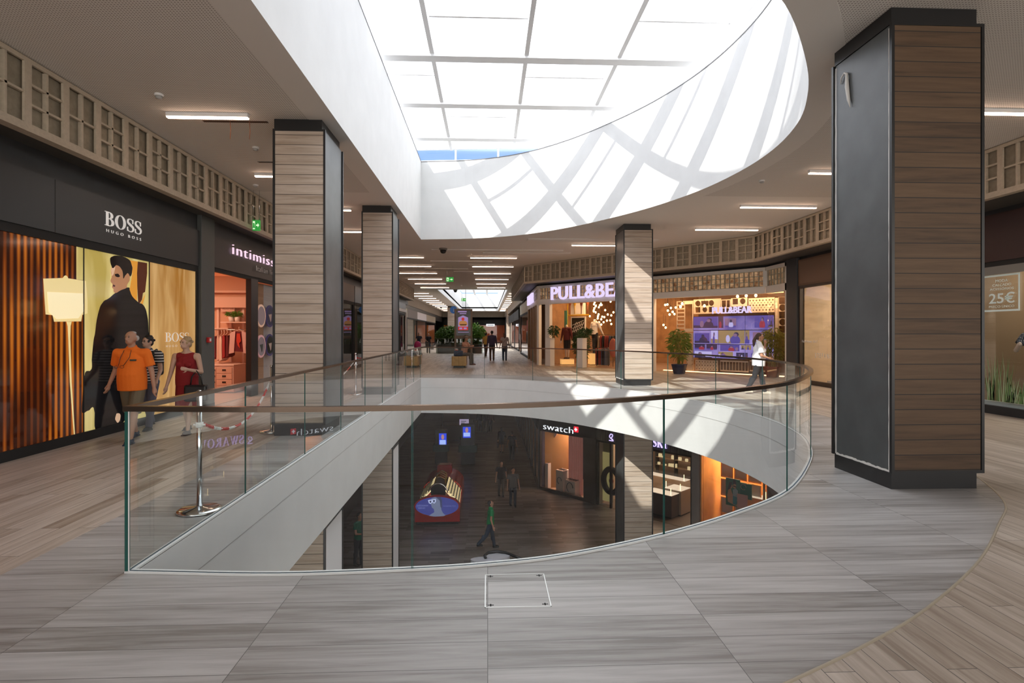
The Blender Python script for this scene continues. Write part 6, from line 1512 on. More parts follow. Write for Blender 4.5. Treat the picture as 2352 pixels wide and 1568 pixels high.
for i, (x, r_, h_, lab) in enumerate(((-3.1, 1.0, 1.5, 'dark green bushy shrub at the left of the glass planter'), (-1.25, 1.05, 1.75, 'bright green bushy shrub at the right of the glass planter, behind the totem'))):
    t = thing('shrub', lab, 'plant', (x, 46.1, .7), 0); rnd = random.Random(40 + i); mb = MB(); leaves(mb, (0, 0, h_ * .42), (r_, .9, h_ * .55), 2600, .22, .05, rnd, .3); mb.build('foliage', (mat('mid green shrub leaf', (.07, .15, .02), .5), mat('bright green shrub leaf', (.13, .27, .035), .5))[i], t)
    mb = MB()
    for k in range(9): a_ = rnd.uniform(0, 6.28); mb.tube([(0, 0, 0), (r_ * .6 * math.cos(a_), .5 * math.sin(a_), h_ * .7)], .02, 5)
    mb.build('stems', STEMM, t)
D_ = 42.0; p = at_depth(1064.5, 709, D_); w2 = 41 / F_PX * D_ / 2; tw = thing('advertising_totem', 'tall brown framed advertising totem showing a burger poster', 'advertising stand', (p.x, p.y, 0), 0); ht = p.z
TF = mat('taupe totem frame', (.24, .19, .15), .5)
mb = MB(); fw = .13; zb = ht - (777 - 709) / F_PX * D_
mb.box(-w2, -w2 + fw, -.1, .1, 0, ht); mb.box(w2 - fw, w2, -.1, .1, 0, ht); mb.box(-w2 + fw, w2 - fw, -.1, .1, ht - .13, ht); mb.box(-w2 + fw, w2 - fw, -.1, .1, zb, zb + .2); mb.build('frame', TF, tw)
mb = MB(); mb.box(-w2 + fw, w2 - fw, -.06, .06, zb + .2, ht - .13); mb.build('screen', mat('dark totem screen', (.02, .018, .025), .15), tw)
sc_ = lambda a, b: ((a - 1064.5) / F_PX * D_, ht - (b - 709) / F_PX * D_)
mb = MB(); pg = lambda L, k, ly: (mb.mat(k), mb.face2d([[sc_(*q) for q in L]], lambda a, b: (a, -.062 - .002 * ly, b), True))
pg([(1052.5, 729), (1063.5, 724), (1075, 729), (1075, 750), (1052.5, 750)], 0, 1); pg([(1052.5, 750), (1075, 750), (1075, 758), (1052.5, 758)], 1, 1)
pg([(1054, 742), (1056, 738), (1063.5, 735.5), (1071, 738), (1073.5, 742), (1073.5, 746), (1068, 749), (1059, 749), (1054, 746)], 2, 2); pg([(1056, 744), (1072, 744), (1071, 747), (1057, 747)], 3, 3)
pg([(1063.5 + 3.6 * math.cos(k * .6), 732.5 + 3.6 * math.sin(k * .6)) for k in range(10)], 1, 3); pg([(1052, 714), (1072, 714), (1072, 717), (1052, 717)], 0, 1); pg([(1056, 719), (1071, 719), (1071, 721), (1056, 721)], 0, 1); pg([(1052, 762), (1077, 762), (1077, 763.2), (1052, 763.2)], 0, 1)
pg([(1055, 752), (1062, 752), (1062, 756), (1055, 756)], 0, 2); pg([(1065, 752), (1072, 752), (1072, 756), (1065, 756)], 0, 2)
mb.build('burger_advert', [glow('advert lilac', (.30, .20, .40), 1), glow('advert red', (.48, .03, .03), 1), glow('advert bun', (.40, .17, .06), 1), glow('advert dark', (.08, .03, .01), 1)], tw)
p = at_depth(1042, 711.5, 43.2); t = thing('info_sign', 'round blue information sign sticking out left of the totem', 'sign', p, 0); r_ = 8.5 / F_PX * 43.2
mb = MB(); mb.slab2d([[(r_ * math.cos(k * .2618), r_ * math.sin(k * .2618)) for k in range(24)]], lambda a, b: (a, -.04, b), lambda a, b: (a, .04, b)); mb.build('disc', mat('info blue', (.02, .10, .30), .4, emit=(.02, .1, .3), es=.4), t)
text_mesh('letter', 'i', .42, PRINTW, t, (-.05, -.045, -.15), .002); mb = MB(); mb.box(r_ * .6, 1.0, -.03, .03, -.03, .03); mb.build('arm', BLACK, t); mb = MB(); mb.tube([(.9, 0, 0), (.9, 0, Z_C - p.z)], .02, 6); mb.build('drop_rod', BLACK, t)
# round red shop sticker and washing-machine like poster at the cream shop
t = thing('round_window_poster', 'red topped window poster with a grey ring, left of the brown door posts', 'poster', FS.w(7.4, .02, .9), FS.r)
mb = MB(); mb.box(0, .9, -.02, 0, .8, 1.5); mb.build('red_sheet', mat('poster red', (.5, .03, .05), .5), t); mb = MB(); mb.box(0, .9, -.02, 0, 0, .8); mb.build('white_sheet', PRINTW, t); mb = MB(); mb.tube([(.45 + .25 * math.cos(k * .5236), -.025, .4 + .32 * math.sin(k * .5236)) for k in range(13)], .05, 6, False); mb.build('grey_ring', mat('ring grey', (.12, .14, .14), .5), t)

# ------------------------------------------------------------------ lower floor kiosks
RED = mat('glossy kiosk red', (.42, .012, .012), .25, coat=.4)
kp = on_z(1004.5, 1205, Z0); D = kp.y * CT + kp.x * ST; W2 = 51.5 / F_PX * D; LEN = 4.6
ki = thing('sunglasses_kiosk', 'long red barrel shaped sunglasses kiosk with a blue oval advert on its end', 'kiosk', (kp.x, kp.y, Z0), 0)
mb = MB(); mb.bbox(-W2 + .06, W2 - .06, .05, LEN - .05, 0, .12, .01); mb.build('plinth', BLACK, ki)
def barrel(r, hs, y0, y1, zc=.62, n=20): return [(r * math.cos(math.pi * k / n), zc + hs * math.sin(math.pi * k / n)) for k in range(n + 1)]
def bar_mesh(r, hs, y0, y1, zlow):
    mb = MB(); P = [(r, zlow)] + barrel(r, hs, y0, y1) + [(-r, zlow)]; n = len(P)
    mb.add([(p[0], y0, p[1]) for p in P] + [(p[0], y1, p[1]) for p in P], [(i, (i + 1) % n, n + (i + 1) % n, n + i) for i in range(n)] + [tuple(reversed(range(n))), tuple(range(n, 2 * n))]); return mb
bar_mesh(W2, .30, 0, .35, .12).build('front_body', RED, ki)
mb = MB(); mb.bbox(-W2 + .02, W2 - .02, .35, LEN, .12, .55, .02); mb.build('lower_body', RED, ki)
bar_mesh(W2 * .98, .62, 2.6, LEN, .55).build('rear_hood', RED, ki)
mb = MB(); mb.slab2d([[(W2 * 1.02 * math.cos(k * .1745), .78 + .44 * math.sin(k * .1745)) for k in range(36)]], lambda a, b: (a, -.12, b), lambda a, b: (a, .02, b)); mb.build('oval_frame', RED, ki)
mb = MB(); mb.slab2d([[(W2 * .95 * math.cos(k * .1745), .78 + .38 * math.sin(k * .1745)) for k in range(36)]], lambda a, b: (a, -.135, b), lambda a, b: (a, -.12, b)); ov = mb.build('oval_advert', glow('advert blue', (.035, .04, .20), 1.0), ki)
e2 = lambda L: [[((a - 1004.5) / F_PX * D, .78 - (b - 1165) / F_PX * D) for a, b in L]]
mb = MB(); ly = lambda L, k, d: (mb.mat(k), mb.slab2d(e2(L), lambda a, b: (a, -.136 - .002 * d, b), lambda a, b: (a, -.135, b)))
ly([(986, 1186), (990, 1183), (998, 1178), (997, 1170), (993, 1168), (991, 1160), (990, 1152), (992, 1146), (1000, 1143), (1010, 1143), (1015, 1147), (1016, 1160), (1014, 1172), (1018, 1180), (1024, 1185), (1020, 1187), (1000, 1188)], 0, 1); ly([(1001, 1143), (1012, 1143), (1016, 1150), (1016, 1170), (1012, 1165), (1011, 1152)], 1, 2)
ly([(984, 1150), (990, 1149), (1002, 1147.5), (1002, 1154), (998, 1158), (994, 1155), (990, 1159), (986, 1157)], 2, 3); ly([(987, 1152), (992, 1151), (991, 1156), (988, 1156)], 1, 4); ly([(995, 1150), (1000, 1150), (999, 1155), (996, 1155)], 1, 4)
mb.build('advert_figure', [glow('advert grey blue', (.13, .15, .24), 1), glow('advert navy', (.03, .035, .09), 1), glow('advert pale', (.45, .5, .75), 1)], ov)
AD = glow('advert small text', (.22, .24, .5), 1)
for body, xx, zz, sz in (('DESIGNER', -.80, .80, .075), ('SERIES', -.76, .70, .075), ('sunglass hut', .25, .78, .07)): text_mesh('lettering', body, sz, AD, ki, (xx, -.137, zz), .001, 0, 1.4)
LITW = mat('lit display tray', (.75, .62, .38), .5, emit=(1, .78, .42), es=.75)
GL = None; ng = 0
for s_ in (-1, 1):
    mb = MB(); x_in, z_in, x_out, z_out = s_ * .30, 1.30, s_ * W2 * .93, .72
    mb.add([(x_in, .36, z_in), (x_out, .36, z_out), (x_out, 2.6, z_out), (x_in, 2.6, z_in), (x_in, .36, z_in - .06), (x_out, .36, z_out - .06), (x_out, 2.6, z_out - .06), (x_in, 2.6, z_in - .06)], [(0, 1, 2, 3), (7, 6, 5, 4), (0, 4, 5, 1), (1, 5, 6, 2), (2, 6, 7, 3), (3, 7, 4, 0)])
    mb.build('left_tray' if s_ < 0 else 'right_tray', LITW, ki)
    ang = math.atan2(z_out - z_in, abs(x_out - x_in))
    for i in range(5):
        for j in range(11):
            f = .12 + .76 * i / 4; x, z, y = x_in + (x_out - x_in) * f, z_in + (z_out - z_in) * f + .025, .5 + 1.95 * j / 10
            loc = Vector((kp.x + x, kp.y + y, Z0 + z))
            if GL is None:
                mb = MB()
                for q in (-1, 1): mb.ell((q * .042, 0, 0), (.034, .012, .028), 8, 5)
                mb.box(-.02, .02, -.006, .006, .0, .012); mb.box(-.08, -.07, 0, .08, 0, .01); mb.box(.07, .08, 0, .08, 0, .01)
                GL = mb.build('sunglasses', BLACK); GL.location = loc; tag(GL, 'one of the dark sunglasses in rows on the lit trays of the red kiosk', 'sunglasses', 'sunglasses on the red kiosk')
            else: o = GL.copy(); COL.objects.link(o); o.location = loc
mb = MB(); mb.bbox(-.30, .30, .4, 2.6, .55, 1.25, .02); mb.build('centre_box', BLACK, ki)
mb = MB(); mb.tube([(.38 * math.cos(k * .2618), .38 + .02 * math.sin(k * .2), 1.18 + .38 * math.sin(k * .2618)) for k in range(13)], .03, 8); mb.build('mirror_arch', CHROME, ki); mb = MB(); mb.slab2d([_ell(0, 1.18, .36, .36, 0, 180, 16)], lambda a, b: (a, .40, b), lambda a, b: (a, .43, b)); mb.build('dark_mirror', BLACK, ki)
for k in range(4): mb = MB(); y = 1.4 + .35 * k; mb.tube([(-.22, y, 1.25), (-.2, y, 1.5), (0, y, 1.6), (.2, y, 1.5), (.22, y, 1.25)], .02, 6); mb.build('golden_hoop', mat('gold hoop', (.55, .35, .1), .25, .8), ki)
mb = MB(); mb.bbox(-.35, .35, LEN - .9, LEN - .3, 1.1, 1.55, .1); mb.build('rear_bump', RED, ki)
pass
TEAL = mat('dark green kiosk', (.006, .05, .04), .4)
def digi(px0, px1, pyt, pyb, spx, label, col=TEAL, screen=(.02, .05, .6)):
    p = on_z((px0 + px1) / 2, pyb, Z0); D = p.y * CT + p.x * ST; k = D / F_PX; w = (px1 - px0) * k; h = (pyb - pyt) * k
    t = thing('digital_stand', label, 'kiosk', (p.x, p.y, Z0), 0)
    mb = MB(); mb.bbox(-w * .38, w * .38, .15, .5, 0, h, .02); mb.build('tower', BLACK, t)
    mb = MB(); mb.bbox(-w / 2, w / 2, -.05, .65, .75, 1.15, .02); mb.build('green_counter', col, t)
    a, b, c, d_ = spx; x0_, x1_ = (a - (px0 + px1) / 2) * k, (b - (px0 + px1) / 2) * k; z0_, z1_ = (pyb - d_) * k, (pyb - c) * k
    mb = MB(); mb.box(x0_, x1_, .12, .15, z0_, z1_); sc = mb.build('screen', glow('blue screen', screen, 1.2), t)
    mb = MB(); mb.box(x0_ + .04, x1_ - .04, .112, .12, z0_ + .08, z0_ + (z1_ - z0_) * .48); mb.build('white_block', glow('pale blue block', (.3, .4, .8), 1.2), sc); mb = MB(); mb.ell(((x0_ + x1_) / 2, .115, z0_ + (z1_ - z0_) * .72), (.09, .01, .16), 8, 6); mb.build('figure', glow('screen figure', (.5, .25, .25), .8), sc)
    return t, k
digi(994, 1031, 988, 1066, (1008, 1025, 996, 1025), 'dark digital stand with blue screen and green counter, left of the two')
digi(1053, 1096, 975, 1068, (1063, 1081, 981, 1006), 'dark digital stand with violet screen and green counter, right of the two', screen=(.10, .08, .6))
p = on_z(1045, 1012, Z0); t = thing('snack_stall', 'dark brown stall with warm lamps behind the digital stands', 'stall', (p.x, p.y, Z0), 0)
mb = MB(); mb.bbox(-1.0, 1.0, 0, 2.0, 0, 1.1, .02); mb.build('counter', mat('dark brown stall', (.05, .02, .012), .5), t); mb = MB(); mb.bbox(-.95, .95, 1.6, 1.9, 1.1, 2.5, .02); mb.build('back_cabinet', mat('dark brown stall', (.05, .02, .012), .5), t)
for x in (-.9, .9): mb = MB(); mb.box(x - .04, x + .04, .1, .18, 1.1, 2.5); mb.build('post', BLACK, t)
mb = MB(); mb.box(-1.0, 1.0, 0, 2.0, 2.5, 2.58); mb.build('canopy', BLACK, t)
for k in range(5): mb = MB(); mb.ell((-.7 + .33 * k, .8, 2.1), (.07, .07, .09), 8, 6); mb.build('warm_lamp', glow('amber stall lamp', (1, .5, .15), 4), t)
p = on_z(1066, 1018, Z0); o = at_depth(1066, 969, p.y); t = thing('hanging_board', 'pale violet lettered board above the right digital stand', 'sign', (o.x, o.y, o.z), 0); mb = MB(); mb.bbox(-.33, .33, 0, .05, -.2, .2, .01); mb.build('board', glow('pale violet board', (.30, .24, .36), 1), t)

for z in (-.06, .05): mb = MB(); mb.box(-.22, .10 + z, -.004, 0, z - .02, z + .02); mb.build('dark_line', BLACK, t)
mb = MB(); mb.tube([(0, .02, .2), (0, .02, Z_LC - o.z)], .01, 5); mb.build('rod', BLACK, t)
o = at_depth(1088, 957, 46); t = thing('menu_board', 'grey lined menu board beyond the stall', 'sign', (o.x, o.y, o.z), 0); mb = MB(); mb.bbox(-.4, .4, 0, .05, -.25, .25, .01); mb.build('board', mat('grey mauve board', (.25, .2, .2), .6), t); mb = MB(); mb.tube([(0, .03, -.25), (0, .03, Z0 - o.z)], .03, 6); mb.build('stand', BLACK, t)
for k in range(3): mb = MB(); mb.box(-.3, .3, -.004, 0, -.15 + .12 * k, -.12 + .12 * k); mb.build('text_line', BLACK, t)
# white curved lounge shape seen over the near edge
p = on_z(1128, 1278, Z0); t = thing('curved_bench', 'white and black curved bench shape just above the near slab edge', 'bench', (p.x, p.y - .1, Z0), 0)
mb = MB(); mb.slab2d([[(.55 * math.cos(k * .35) - .15, .22 * math.sin(k * .35)) for k in range(18)]], lambda a, b: (a, b - .35, .10), lambda a, b: (a, b - .35, .0)); mb.build('left_seat', mat('lounge white', (.62, .62, .68), .4), t)
mb = MB(); mb.slab2d([[(.42 * math.cos(k * .35) + .22, .26 * math.sin(k * .35) + .14) for k in range(18)]], lambda a, b: (a, b - .35, .16), lambda a, b: (a, b - .35, .0)); mb.build('right_seat', MATS['lounge white'], t)
mb = MB(); mb.tube([(-.18, -.35, .12), (-.22, -.22, .16), (-.1, -.06, .2), (.2, -.0, .22), (.5, -.08, .2), (.8, -.3, .16), (1.1, -.55, .12)], .05, 8); mb.build('black_edge', BLACK, t)
# ------------------------------------------------------------------ people
def fused(mb, name, m, parent, voxel, smooth=3):
    o = mb.build(name, m, None)
    r = o.modifiers.new('r', 'REMESH'); r.mode = 'VOXEL'; r.voxel_size = voxel
    s_ = o.modifiers.new('s', 'SMOOTH'); s_.factor = .5; s_.iterations = smooth
    dg = bpy.context.evaluated_depsgraph_get(); dg.update()
    me = bpy.data.meshes.new_from_object(o.evaluated_get(dg)); me.name = name
    old = o.data; o.modifiers.clear(); o.data = me; bpy.data.meshes.remove(old)
    for p in me.polygons: p.use_smooth = True
    if not me.materials: me.materials.append(m)
    o.parent = parent
    return o
def limb(mb, p0, p1, r0, r1, seg=12):
    p0, p1 = Vector(p0), Vector(p1); mb.tube([p0, p1], [r0, r1], seg); mb.ell(p0, (r0, r0, r0), seg, 6); mb.ell(p1, (r1, r1, r1), seg, 6)
SKIN = mat('tanned skin', (.42, .22, .14), .55); SKIN2 = mat('fair skin', (.52, .32, .23), .55); SKIND = mat('mannequin skin', (.60, .48, .40), .4)
CL = {}
def cloth(c): return mat('cloth %.2f %.2f %.2f' % c, c, .85, bump=.15, nscale=40)
def person(label, loc, face, h, top, bottom, shoes, hair, skin=None, legs=((18, 5), (-16, 14)), arms=((-12, 6, 12), (14, 6, 18)), fat=1.0, voxel=.012, head=True, group=None, name='person', lean=3, seat=None, detail=False, cat='person', bust=0.0, headturn=0, nod=0, sleeve=.55, hem=.50):
    """faces local -y; the person's left side is local +x.  legs: (hip pitch forward, knee bend) for left, right; arms: (pitch forward, out, elbow)"""
    skin = skin or SKIN
    t = thing(name, label, cat, loc, R(face), group)
    zhip, th, sh = .515 * h, .245 * h, .235 * h
    J = {}
    feet = []
    for i, (a, k) in enumerate(legs):
        s_ = 1 if i == 0 else -1; a, k = R(a), R(k)
        hip = Vector((s_ * .050 * h, 0, zhip)); knee = hip + Vector((s_ * .004 * h, -math.sin(a), -math.cos(a))) * th
        b = a - k; ank = knee + Vector((0, -math.sin(b), -math.cos(b))) * sh
        J['hip', i], J['knee', i], J['ank', i] = hip, knee, ank; feet.append(ank.z)
    dz = .042 * h - min(feet)
    for k_ in J: J[k_] = J[k_] + Vector((0, 0, dz))
    la = R(lean); piv = Vector((0, 0, zhip + dz))
    ML = Matrix.Translation(piv) @ Matrix.Rotation(la, 4, 'X') @ Matrix.Translation(-piv)
    def U(x, y, z): return ML @ Vector((x * h, y * h, z * h + dz))
    for i, (a, o_, e_) in enumerate(arms):
        s_ = 1 if i == 0 else -1; a, o_, e_ = R(a), R(o_), R(e_)
        shd = U(s_ * .106 * (1 + .30 * (fat - 1)), 0, .803); d = Vector((s_ * math.sin(o_), -math.sin(a) * math.cos(o_), -math.cos(a) * math.cos(o_))).normalized(); elb = shd + d * .175 * h
        inward = -s_ * (.10 if e_ < R(58) else (.85 if e_ < R(100) else .38))
        d2 = (Matrix.Rotation(-e_, 3, 'X') @ d); d2 = Vector((d2.x + inward * math.sin(e_), d2.y, d2.z)).normalized()
        wr = elb + d2 * .145 * h
        J['shd', i], J['elb', i], J['wr', i], J['hd', i] = shd, elb, wr, d2
    # body
    b = MB(); f = fat
    b.ell(U(0, .004, .535), (.088 * h * (.6 + .4 * f), .062 * h * f ** .5, .065 * h)); b.ell(U(0, -.012 * (f - 1) * 3, .61), (.080 * h * f, .060 * h * f * f, .085 * h)); b.ell(U(0, 0, .73), (.090 * h * (.7 + .3 * f), .062 * h * f, .095 * h))
    limb(b, U(-.095, 0, .796), U(.095, 0, .796), .038 * h, .038 * h); b.ell(U(0, .006, .825), (.070 * h, .036 * h, .032 * h)); limb(b, U(0, .004, .81), U(0, -.004, .885), .034 * h, .030 * h)
    if bust: 
        for s_ in (-1, 1): b.ell(U(s_ * .042, -.05 * f, .715), (.042 * h * bust, .036 * h * bust, .038 * h * bust))
    Hm = Matrix.Translation(U(0, -.006, .879)) @ Matrix.Rotation(R(headturn), 4, 'Z') @ Matrix.Rotation(R(nod), 4, 'X')
    def Hp(x, y, z): return Hm @ Vector((x * h, y * h, z * h))
    Rm = Hm.to_3x3()
    if head:
        b.ell(Hp(0, -.004, .058), (.043 * h, .052 * h, .056 * h), 16, 12, Rm); b.ell(Hp(0, -.022, .022), (.033 * h, .032 * h, .030 * h), 12, 8, Rm)
        b.ell(Hp(0, -.058, .045), (.008 * h, .012 * h, .013 * h), 8, 6, Rm); b.ell(Hp(0, -.050, .028), (.014 * h, .008 * h, .005 * h), 8, 6, Rm)
        for s_ in (-1, 1): b.ell(Hp(s_ * .044, .004, .048), (.006 * h, .012 * h, .016 * h), 8, 6, Rm)
    for i in (0, 1):
        limb(b, J['shd', i], J['elb', i], .028 * h * (.7 + .3 * f), .022 * h); limb(b, J['elb', i], J['wr', i], .022 * h, .015 * h)
        d2 = J['hd', i]; wr = J['wr', i]; s_ = 1 if i == 0 else -1
        side = d2.cross(Vector((s_, 0.001, 0))).normalized(); 
        if side.length < .5: side = Vector((0, 1, 0))
        nrm = d2.cross(side).normalized()
        pc_ = wr + d2 * .030 * h; b.tube([wr, wr + d2 * .028 * h, wr + d2 * .052 * h], [.014 * h, .021 * h, .019 * h], 10)
        if detail:
            for q in range(4):
                off = side * (q - 1.5) * .0105 * h; L = (.040, .046, .043, .034)[q] * h; p0 = wr + d2 * .048 * h + off
                p1 = p0 + d2 * L * .5 + nrm * .002 * h; p2 = p1 + (d2 * .8 + nrm * -.6 * 1).normalized() * L * .5; b.tube([p0, p1, p2], [.0058 * h, .0054 * h, .0042 * h], 7)
            p0 = wr + d2 * .015 * h - side * .016 * h; b.tube([p0, p0 + (d2 * .7 - side * .7) * .022 * h, p0 + (d2 * 1.0 - side * .6) * .040 * h], [.0068 * h, .006 * h, .0045 * h], 7)
        else: b.ell(wr + d2 * .062 * h, (.017 * h, .017 * h, .022 * h)); b.tube([wr + d2 * .02 * h, wr + d2 * .05 * h - side * .024 * h], [.008 * h, .006 * h], 6)
        limb(b, J['hip', i] , J['knee', i], .050 * h * (.8 + .2 * f), .033 * h); limb(b, J['knee', i], J['ank', i], .033 * h, .019 * h)
        cf = J['knee', i].lerp(J['ank', i], .3) + Vector((0, .010 * h, 0)); b.ell(cf, (.030 * h, .032 * h, .06 * h))
        an = J['ank', i]; b.ell(an + Vector((0, -.03 * h, -.022 * h)), (.022 * h, .062 * h, .017 * h))
    fused(b, 'body', skin, t, voxel)
    # top
    kind, col = top
    if kind:
        c = MB(); e_ = .008 * h
        c.ell(U(0, -.012 * (f - 1) * 3, .61), (.080 * h * f + e_, .060 * h * f * f + e_, .10 * h)); c.ell(U(0, 0, .73), (.090 * h * (.7 + .3 * f) + e_, .062 * h * f + e_, .097 * h))
        if kind != 'sleeveless': limb(c, U(-.092, 0, .795), U(.092, 0, .795), .038 * h + e_, .038 * h + e_); c.ell(U(0, .006, .822), (.070 * h + e_, .038 * h + e_, .030 * h + e_ * .5))
        else: limb(c, U(-.066, 0, .796), U(.066, 0, .796), .036 * h + e_, .036 * h + e_)
        c.lathe([(1, 0), (1, .6), (.97, 1)], (0, 0, 0), 20) if False else None
        # straight hem
        n = 20; ring = []
        for z, kx, ky in ((hem, .092, .070 * f ** .5), (.56, .088 * f ** .3, .066 * f), (.62, .083 * f ** .4, .060 * f ** 1.5), (.68, .082 * f ** .3, .056 * f), (.76, .080, .050 * f ** .5)):
            for q in range(n): a_ = 2 * math.pi * q / n; ring.append(U(kx * (.5 + .5 * f) * math.cos(a_) + 0, ky * f ** .5 * math.sin(a_) - .010 * (f - 1) * 3, z) + Vector((math.cos(a_), math.sin(a_), 0)) * e_)
        c.add(ring, [(r_ * n + q, r_ * n + (q + 1) % n, (r_ + 1) * n + (q + 1) % n, (r_ + 1) * n + q) for r_ in range(4) for q in range(n)] + [tuple(reversed(range(n))), tuple(range(4 * n, 5 * n))])
        if bust:
            for s_ in (-1, 1): c.ell(U(s_ * .042, -.05 * f, .715), (.044 * h * bust + e_, .038 * h * bust + e_, .042 * h * bust))
        if kind in ('short', 'long'):
            for i in (0, 1):
                en = J['shd', i].lerp(J['elb', i], sleeve if kind == 'short' else 1.0)
                c.tube([J['shd', i], en], [.031 * h + e_, .033 * h + (e_ * 1.4 if kind == 'short' else 0)], 14); c.ell(J['shd', i], (.031 * h + e_,) * 3)
                if kind == 'long': limb(c, J['elb', i], J['elb', i].lerp(J['wr', i], .97), .028 * h, .021 * h)
        if kind == 'short' and detail: c.tube([U(0, .01, .825), U(0, -.008, .862)], [.050 * h, .040 * h], 14)
        fused(c, 'shirt' if bottom[0] != 'dress' else 'dress_top', cloth(col) if not isinstance(col, bpy.types.Material) else col, t, voxel)
    kind, col = bottom
    if kind:
        c = MB(); e_ = .009 * h; bm_ = cloth(col) if not isinstance(col, bpy.types.Material) else col
        if kind in ('trousers', 'shorts'):
            c.ell(U(0, .004, .53), (.090 * h * (.6 + .4 * f) + e_ * .4, .064 * h * f ** .5 + e_ * .4, .068 * h))
            for i in (0, 1):
                if kind == 'trousers': c.ell(J['knee', i], (.041 * h,) * 3); c.ell(J['knee', i].lerp(J['ank', i], .3) + Vector((0, .010 * h, 0)), (.037 * h, .039 * h, .07 * h)); c.tube([J['hip', i], J['knee', i], J['ank', i] + (J['ank', i] - J['knee', i]).normalized() * .012 * h], [.058 * h * (.8 + .2 * f), .041 * h, .033 * h], 14); c.ell(J['hip', i], (.054 * h,) * 3)
                else: c.tube([J['hip', i], J['hip', i].lerp(J['knee', i], 1.02)], [.056 * h * (.75 + .25 * f), .054 * h], 14); c.ell(J['hip', i], (.056 * h,) * 3)
        else:
            n = 20; ring = []; zl = .28 if kind == 'dress' else .33
            my = (J['knee', 0].y + J['knee', 1].y) / 2 / h
            for z, kx, ky, oy in ((zl, .105, .095, my), (.42, .102, .080, my * .5), (.52, .098, .070, 0), (.60, .086 * f, .062 * f, 0)):
                for q in range(n): a_ = 2 * math.pi * q / n; ring.append(U(kx * (.4 + .6 * f) * math.cos(a_), ky * f * math.sin(a_) + oy, z))
            c.add(ring, [(r_ * n + q, r_ * n + (q + 1) % n, (r_ + 1) * n + (q + 1) % n, (r_ + 1) * n + q) for r_ in range(3) for q in range(n)] + [tuple(reversed(range(n))), tuple(range(3 * n, 4 * n))])
        fused(c, kind if kind != 'dress' else 'dress_skirt', bm_, t, voxel)
    if shoes is not None:
        for i in (0, 1):
            an = J['ank', i]; c = MB(); c.ell(an + Vector((0, -.030 * h, -.020 * h)), (.027 * h, .070 * h, .020 * h)); c.ell(an + Vector((0, .008 * h, -.012 * h)), (.025 * h, .028 * h, .026 * h)); c.box(an.x - .025 * h, an.x + .025 * h, an.y - .095 * h, an.y + .034 * h, an.z - .042 * h, an.z - .030 * h)
            fused(c, 'shoe', cloth(shoes), t, voxel * .8, 2)
    if head and hair:
        style, hc = hair; hm = mat('hair %.2f %.2f %.2f' % hc, hc, .6); c = MB()
        if style == 'bald': 
            for s_ in (-1, 1): c.ell(Hp(s_ * .036, .018, .052), (.012 * h, .030 * h, .026 * h), 10, 8, Rm)
            c.ell(Hp(0, .038, .055), (.036 * h, .014 * h, .030 * h), 10, 8, Rm); c.ell(Hp(0, .012, .098), (.030 * h, .035 * h, .016 * h), 10, 8, Rm)
        else:
            c.ell(Hp(0, .010, .073), (.047 * h, .052 * h, .048 * h), 14, 10, Rm); c.ell(Hp(0, .026, .045), (.042 * h, .034 * h, .040 * h), 12, 8, Rm)
            if style == 'curly':
                rr = random.Random(3)
                for q in range(34): a_, b_ = rr.uniform(0, 6.28), rr.uniform(-.1, 1.4); v_ = Vector((math.cos(a_) * math.cos(b_) * .050, math.sin(a_) * math.cos(b_) * .052 + .014, math.sin(b_) * .052 + .070)); 
                rr = random.Random(3)
                for q in range(40):
                    a_, b_ = rr.uniform(0, 6.28), rr.uniform(-.3, 1.4); v_ = (math.cos(a_) * math.cos(b_) * .048, math.sin(a_) * math.cos(b_) * .050 + .014, math.sin(b_) * .050 + .068)
                    if v_[1] > -.030 or v_[2] > .095: c.ell(Hp(*v_), (.014 * h,) * 3, 8, 6)
            if style == 'long': c.ell(Hp(0, .040, .0), (.044 * h, .026 * h, .075 * h), 12, 8, Rm); c.ell(Hp(0, .046, -.06), (.036 * h, .020 * h, .06 * h), 12, 8, Rm)
            if style == 'ponytail': limb(c, Hp(0, .05, .07), Hp(0, .085, -.01), .020 * h, .028 * h); limb(c, Hp(0, .085, -.01), Hp(0, .09, -.10), .028 * h, .012 * h)
        fused(c, 'hair', hm, t, voxel * .8, 2)
    if head and detail:
        for s_ in (-1, 1): c = MB(); c.ell(Hp(s_ * .017, -.0515, .060), (.0062 * h, .004 * h, .0035 * h), 8, 6, Rm); c.build('eye', mat('dark eye', (.02, .015, .01), .3), t)
        for s_ in (-1, 1): c = MB(); c.ell(Hp(s_ * .018, -.0525, .070), (.010 * h, .003 * h, .0025 * h), 8, 6, Rm); c.build('eyebrow', mat('eyebrow', (.08, .06, .05), .8), t)
        c = MB(); c.ell(Hp(0, -.0565, .0285), (.011 * h, .003 * h, .0026 * h), 8, 6, Rm); c.build('mouth', mat('lips', (.28, .09, .07), .5), t)
    t['_dz'] = dz
    M = Matrix.Translation(Vector(loc)) @ Matrix.Rotation(R(face), 4, 'Z')
    J = {k_: (M @ v if k_[0] != 'hd' else M.to_3x3() @ v) for k_, v in J.items()}
    J['U'] = lambda x, y, z: M @ U(x, y, z); J['H'] = lambda x, y, z: M @ Hp(x, y, z); J['M'] = M
    return t, J
def dropkey():
    for o in bpy.data.objects:
        if '_dz' in o: del o['_dz']

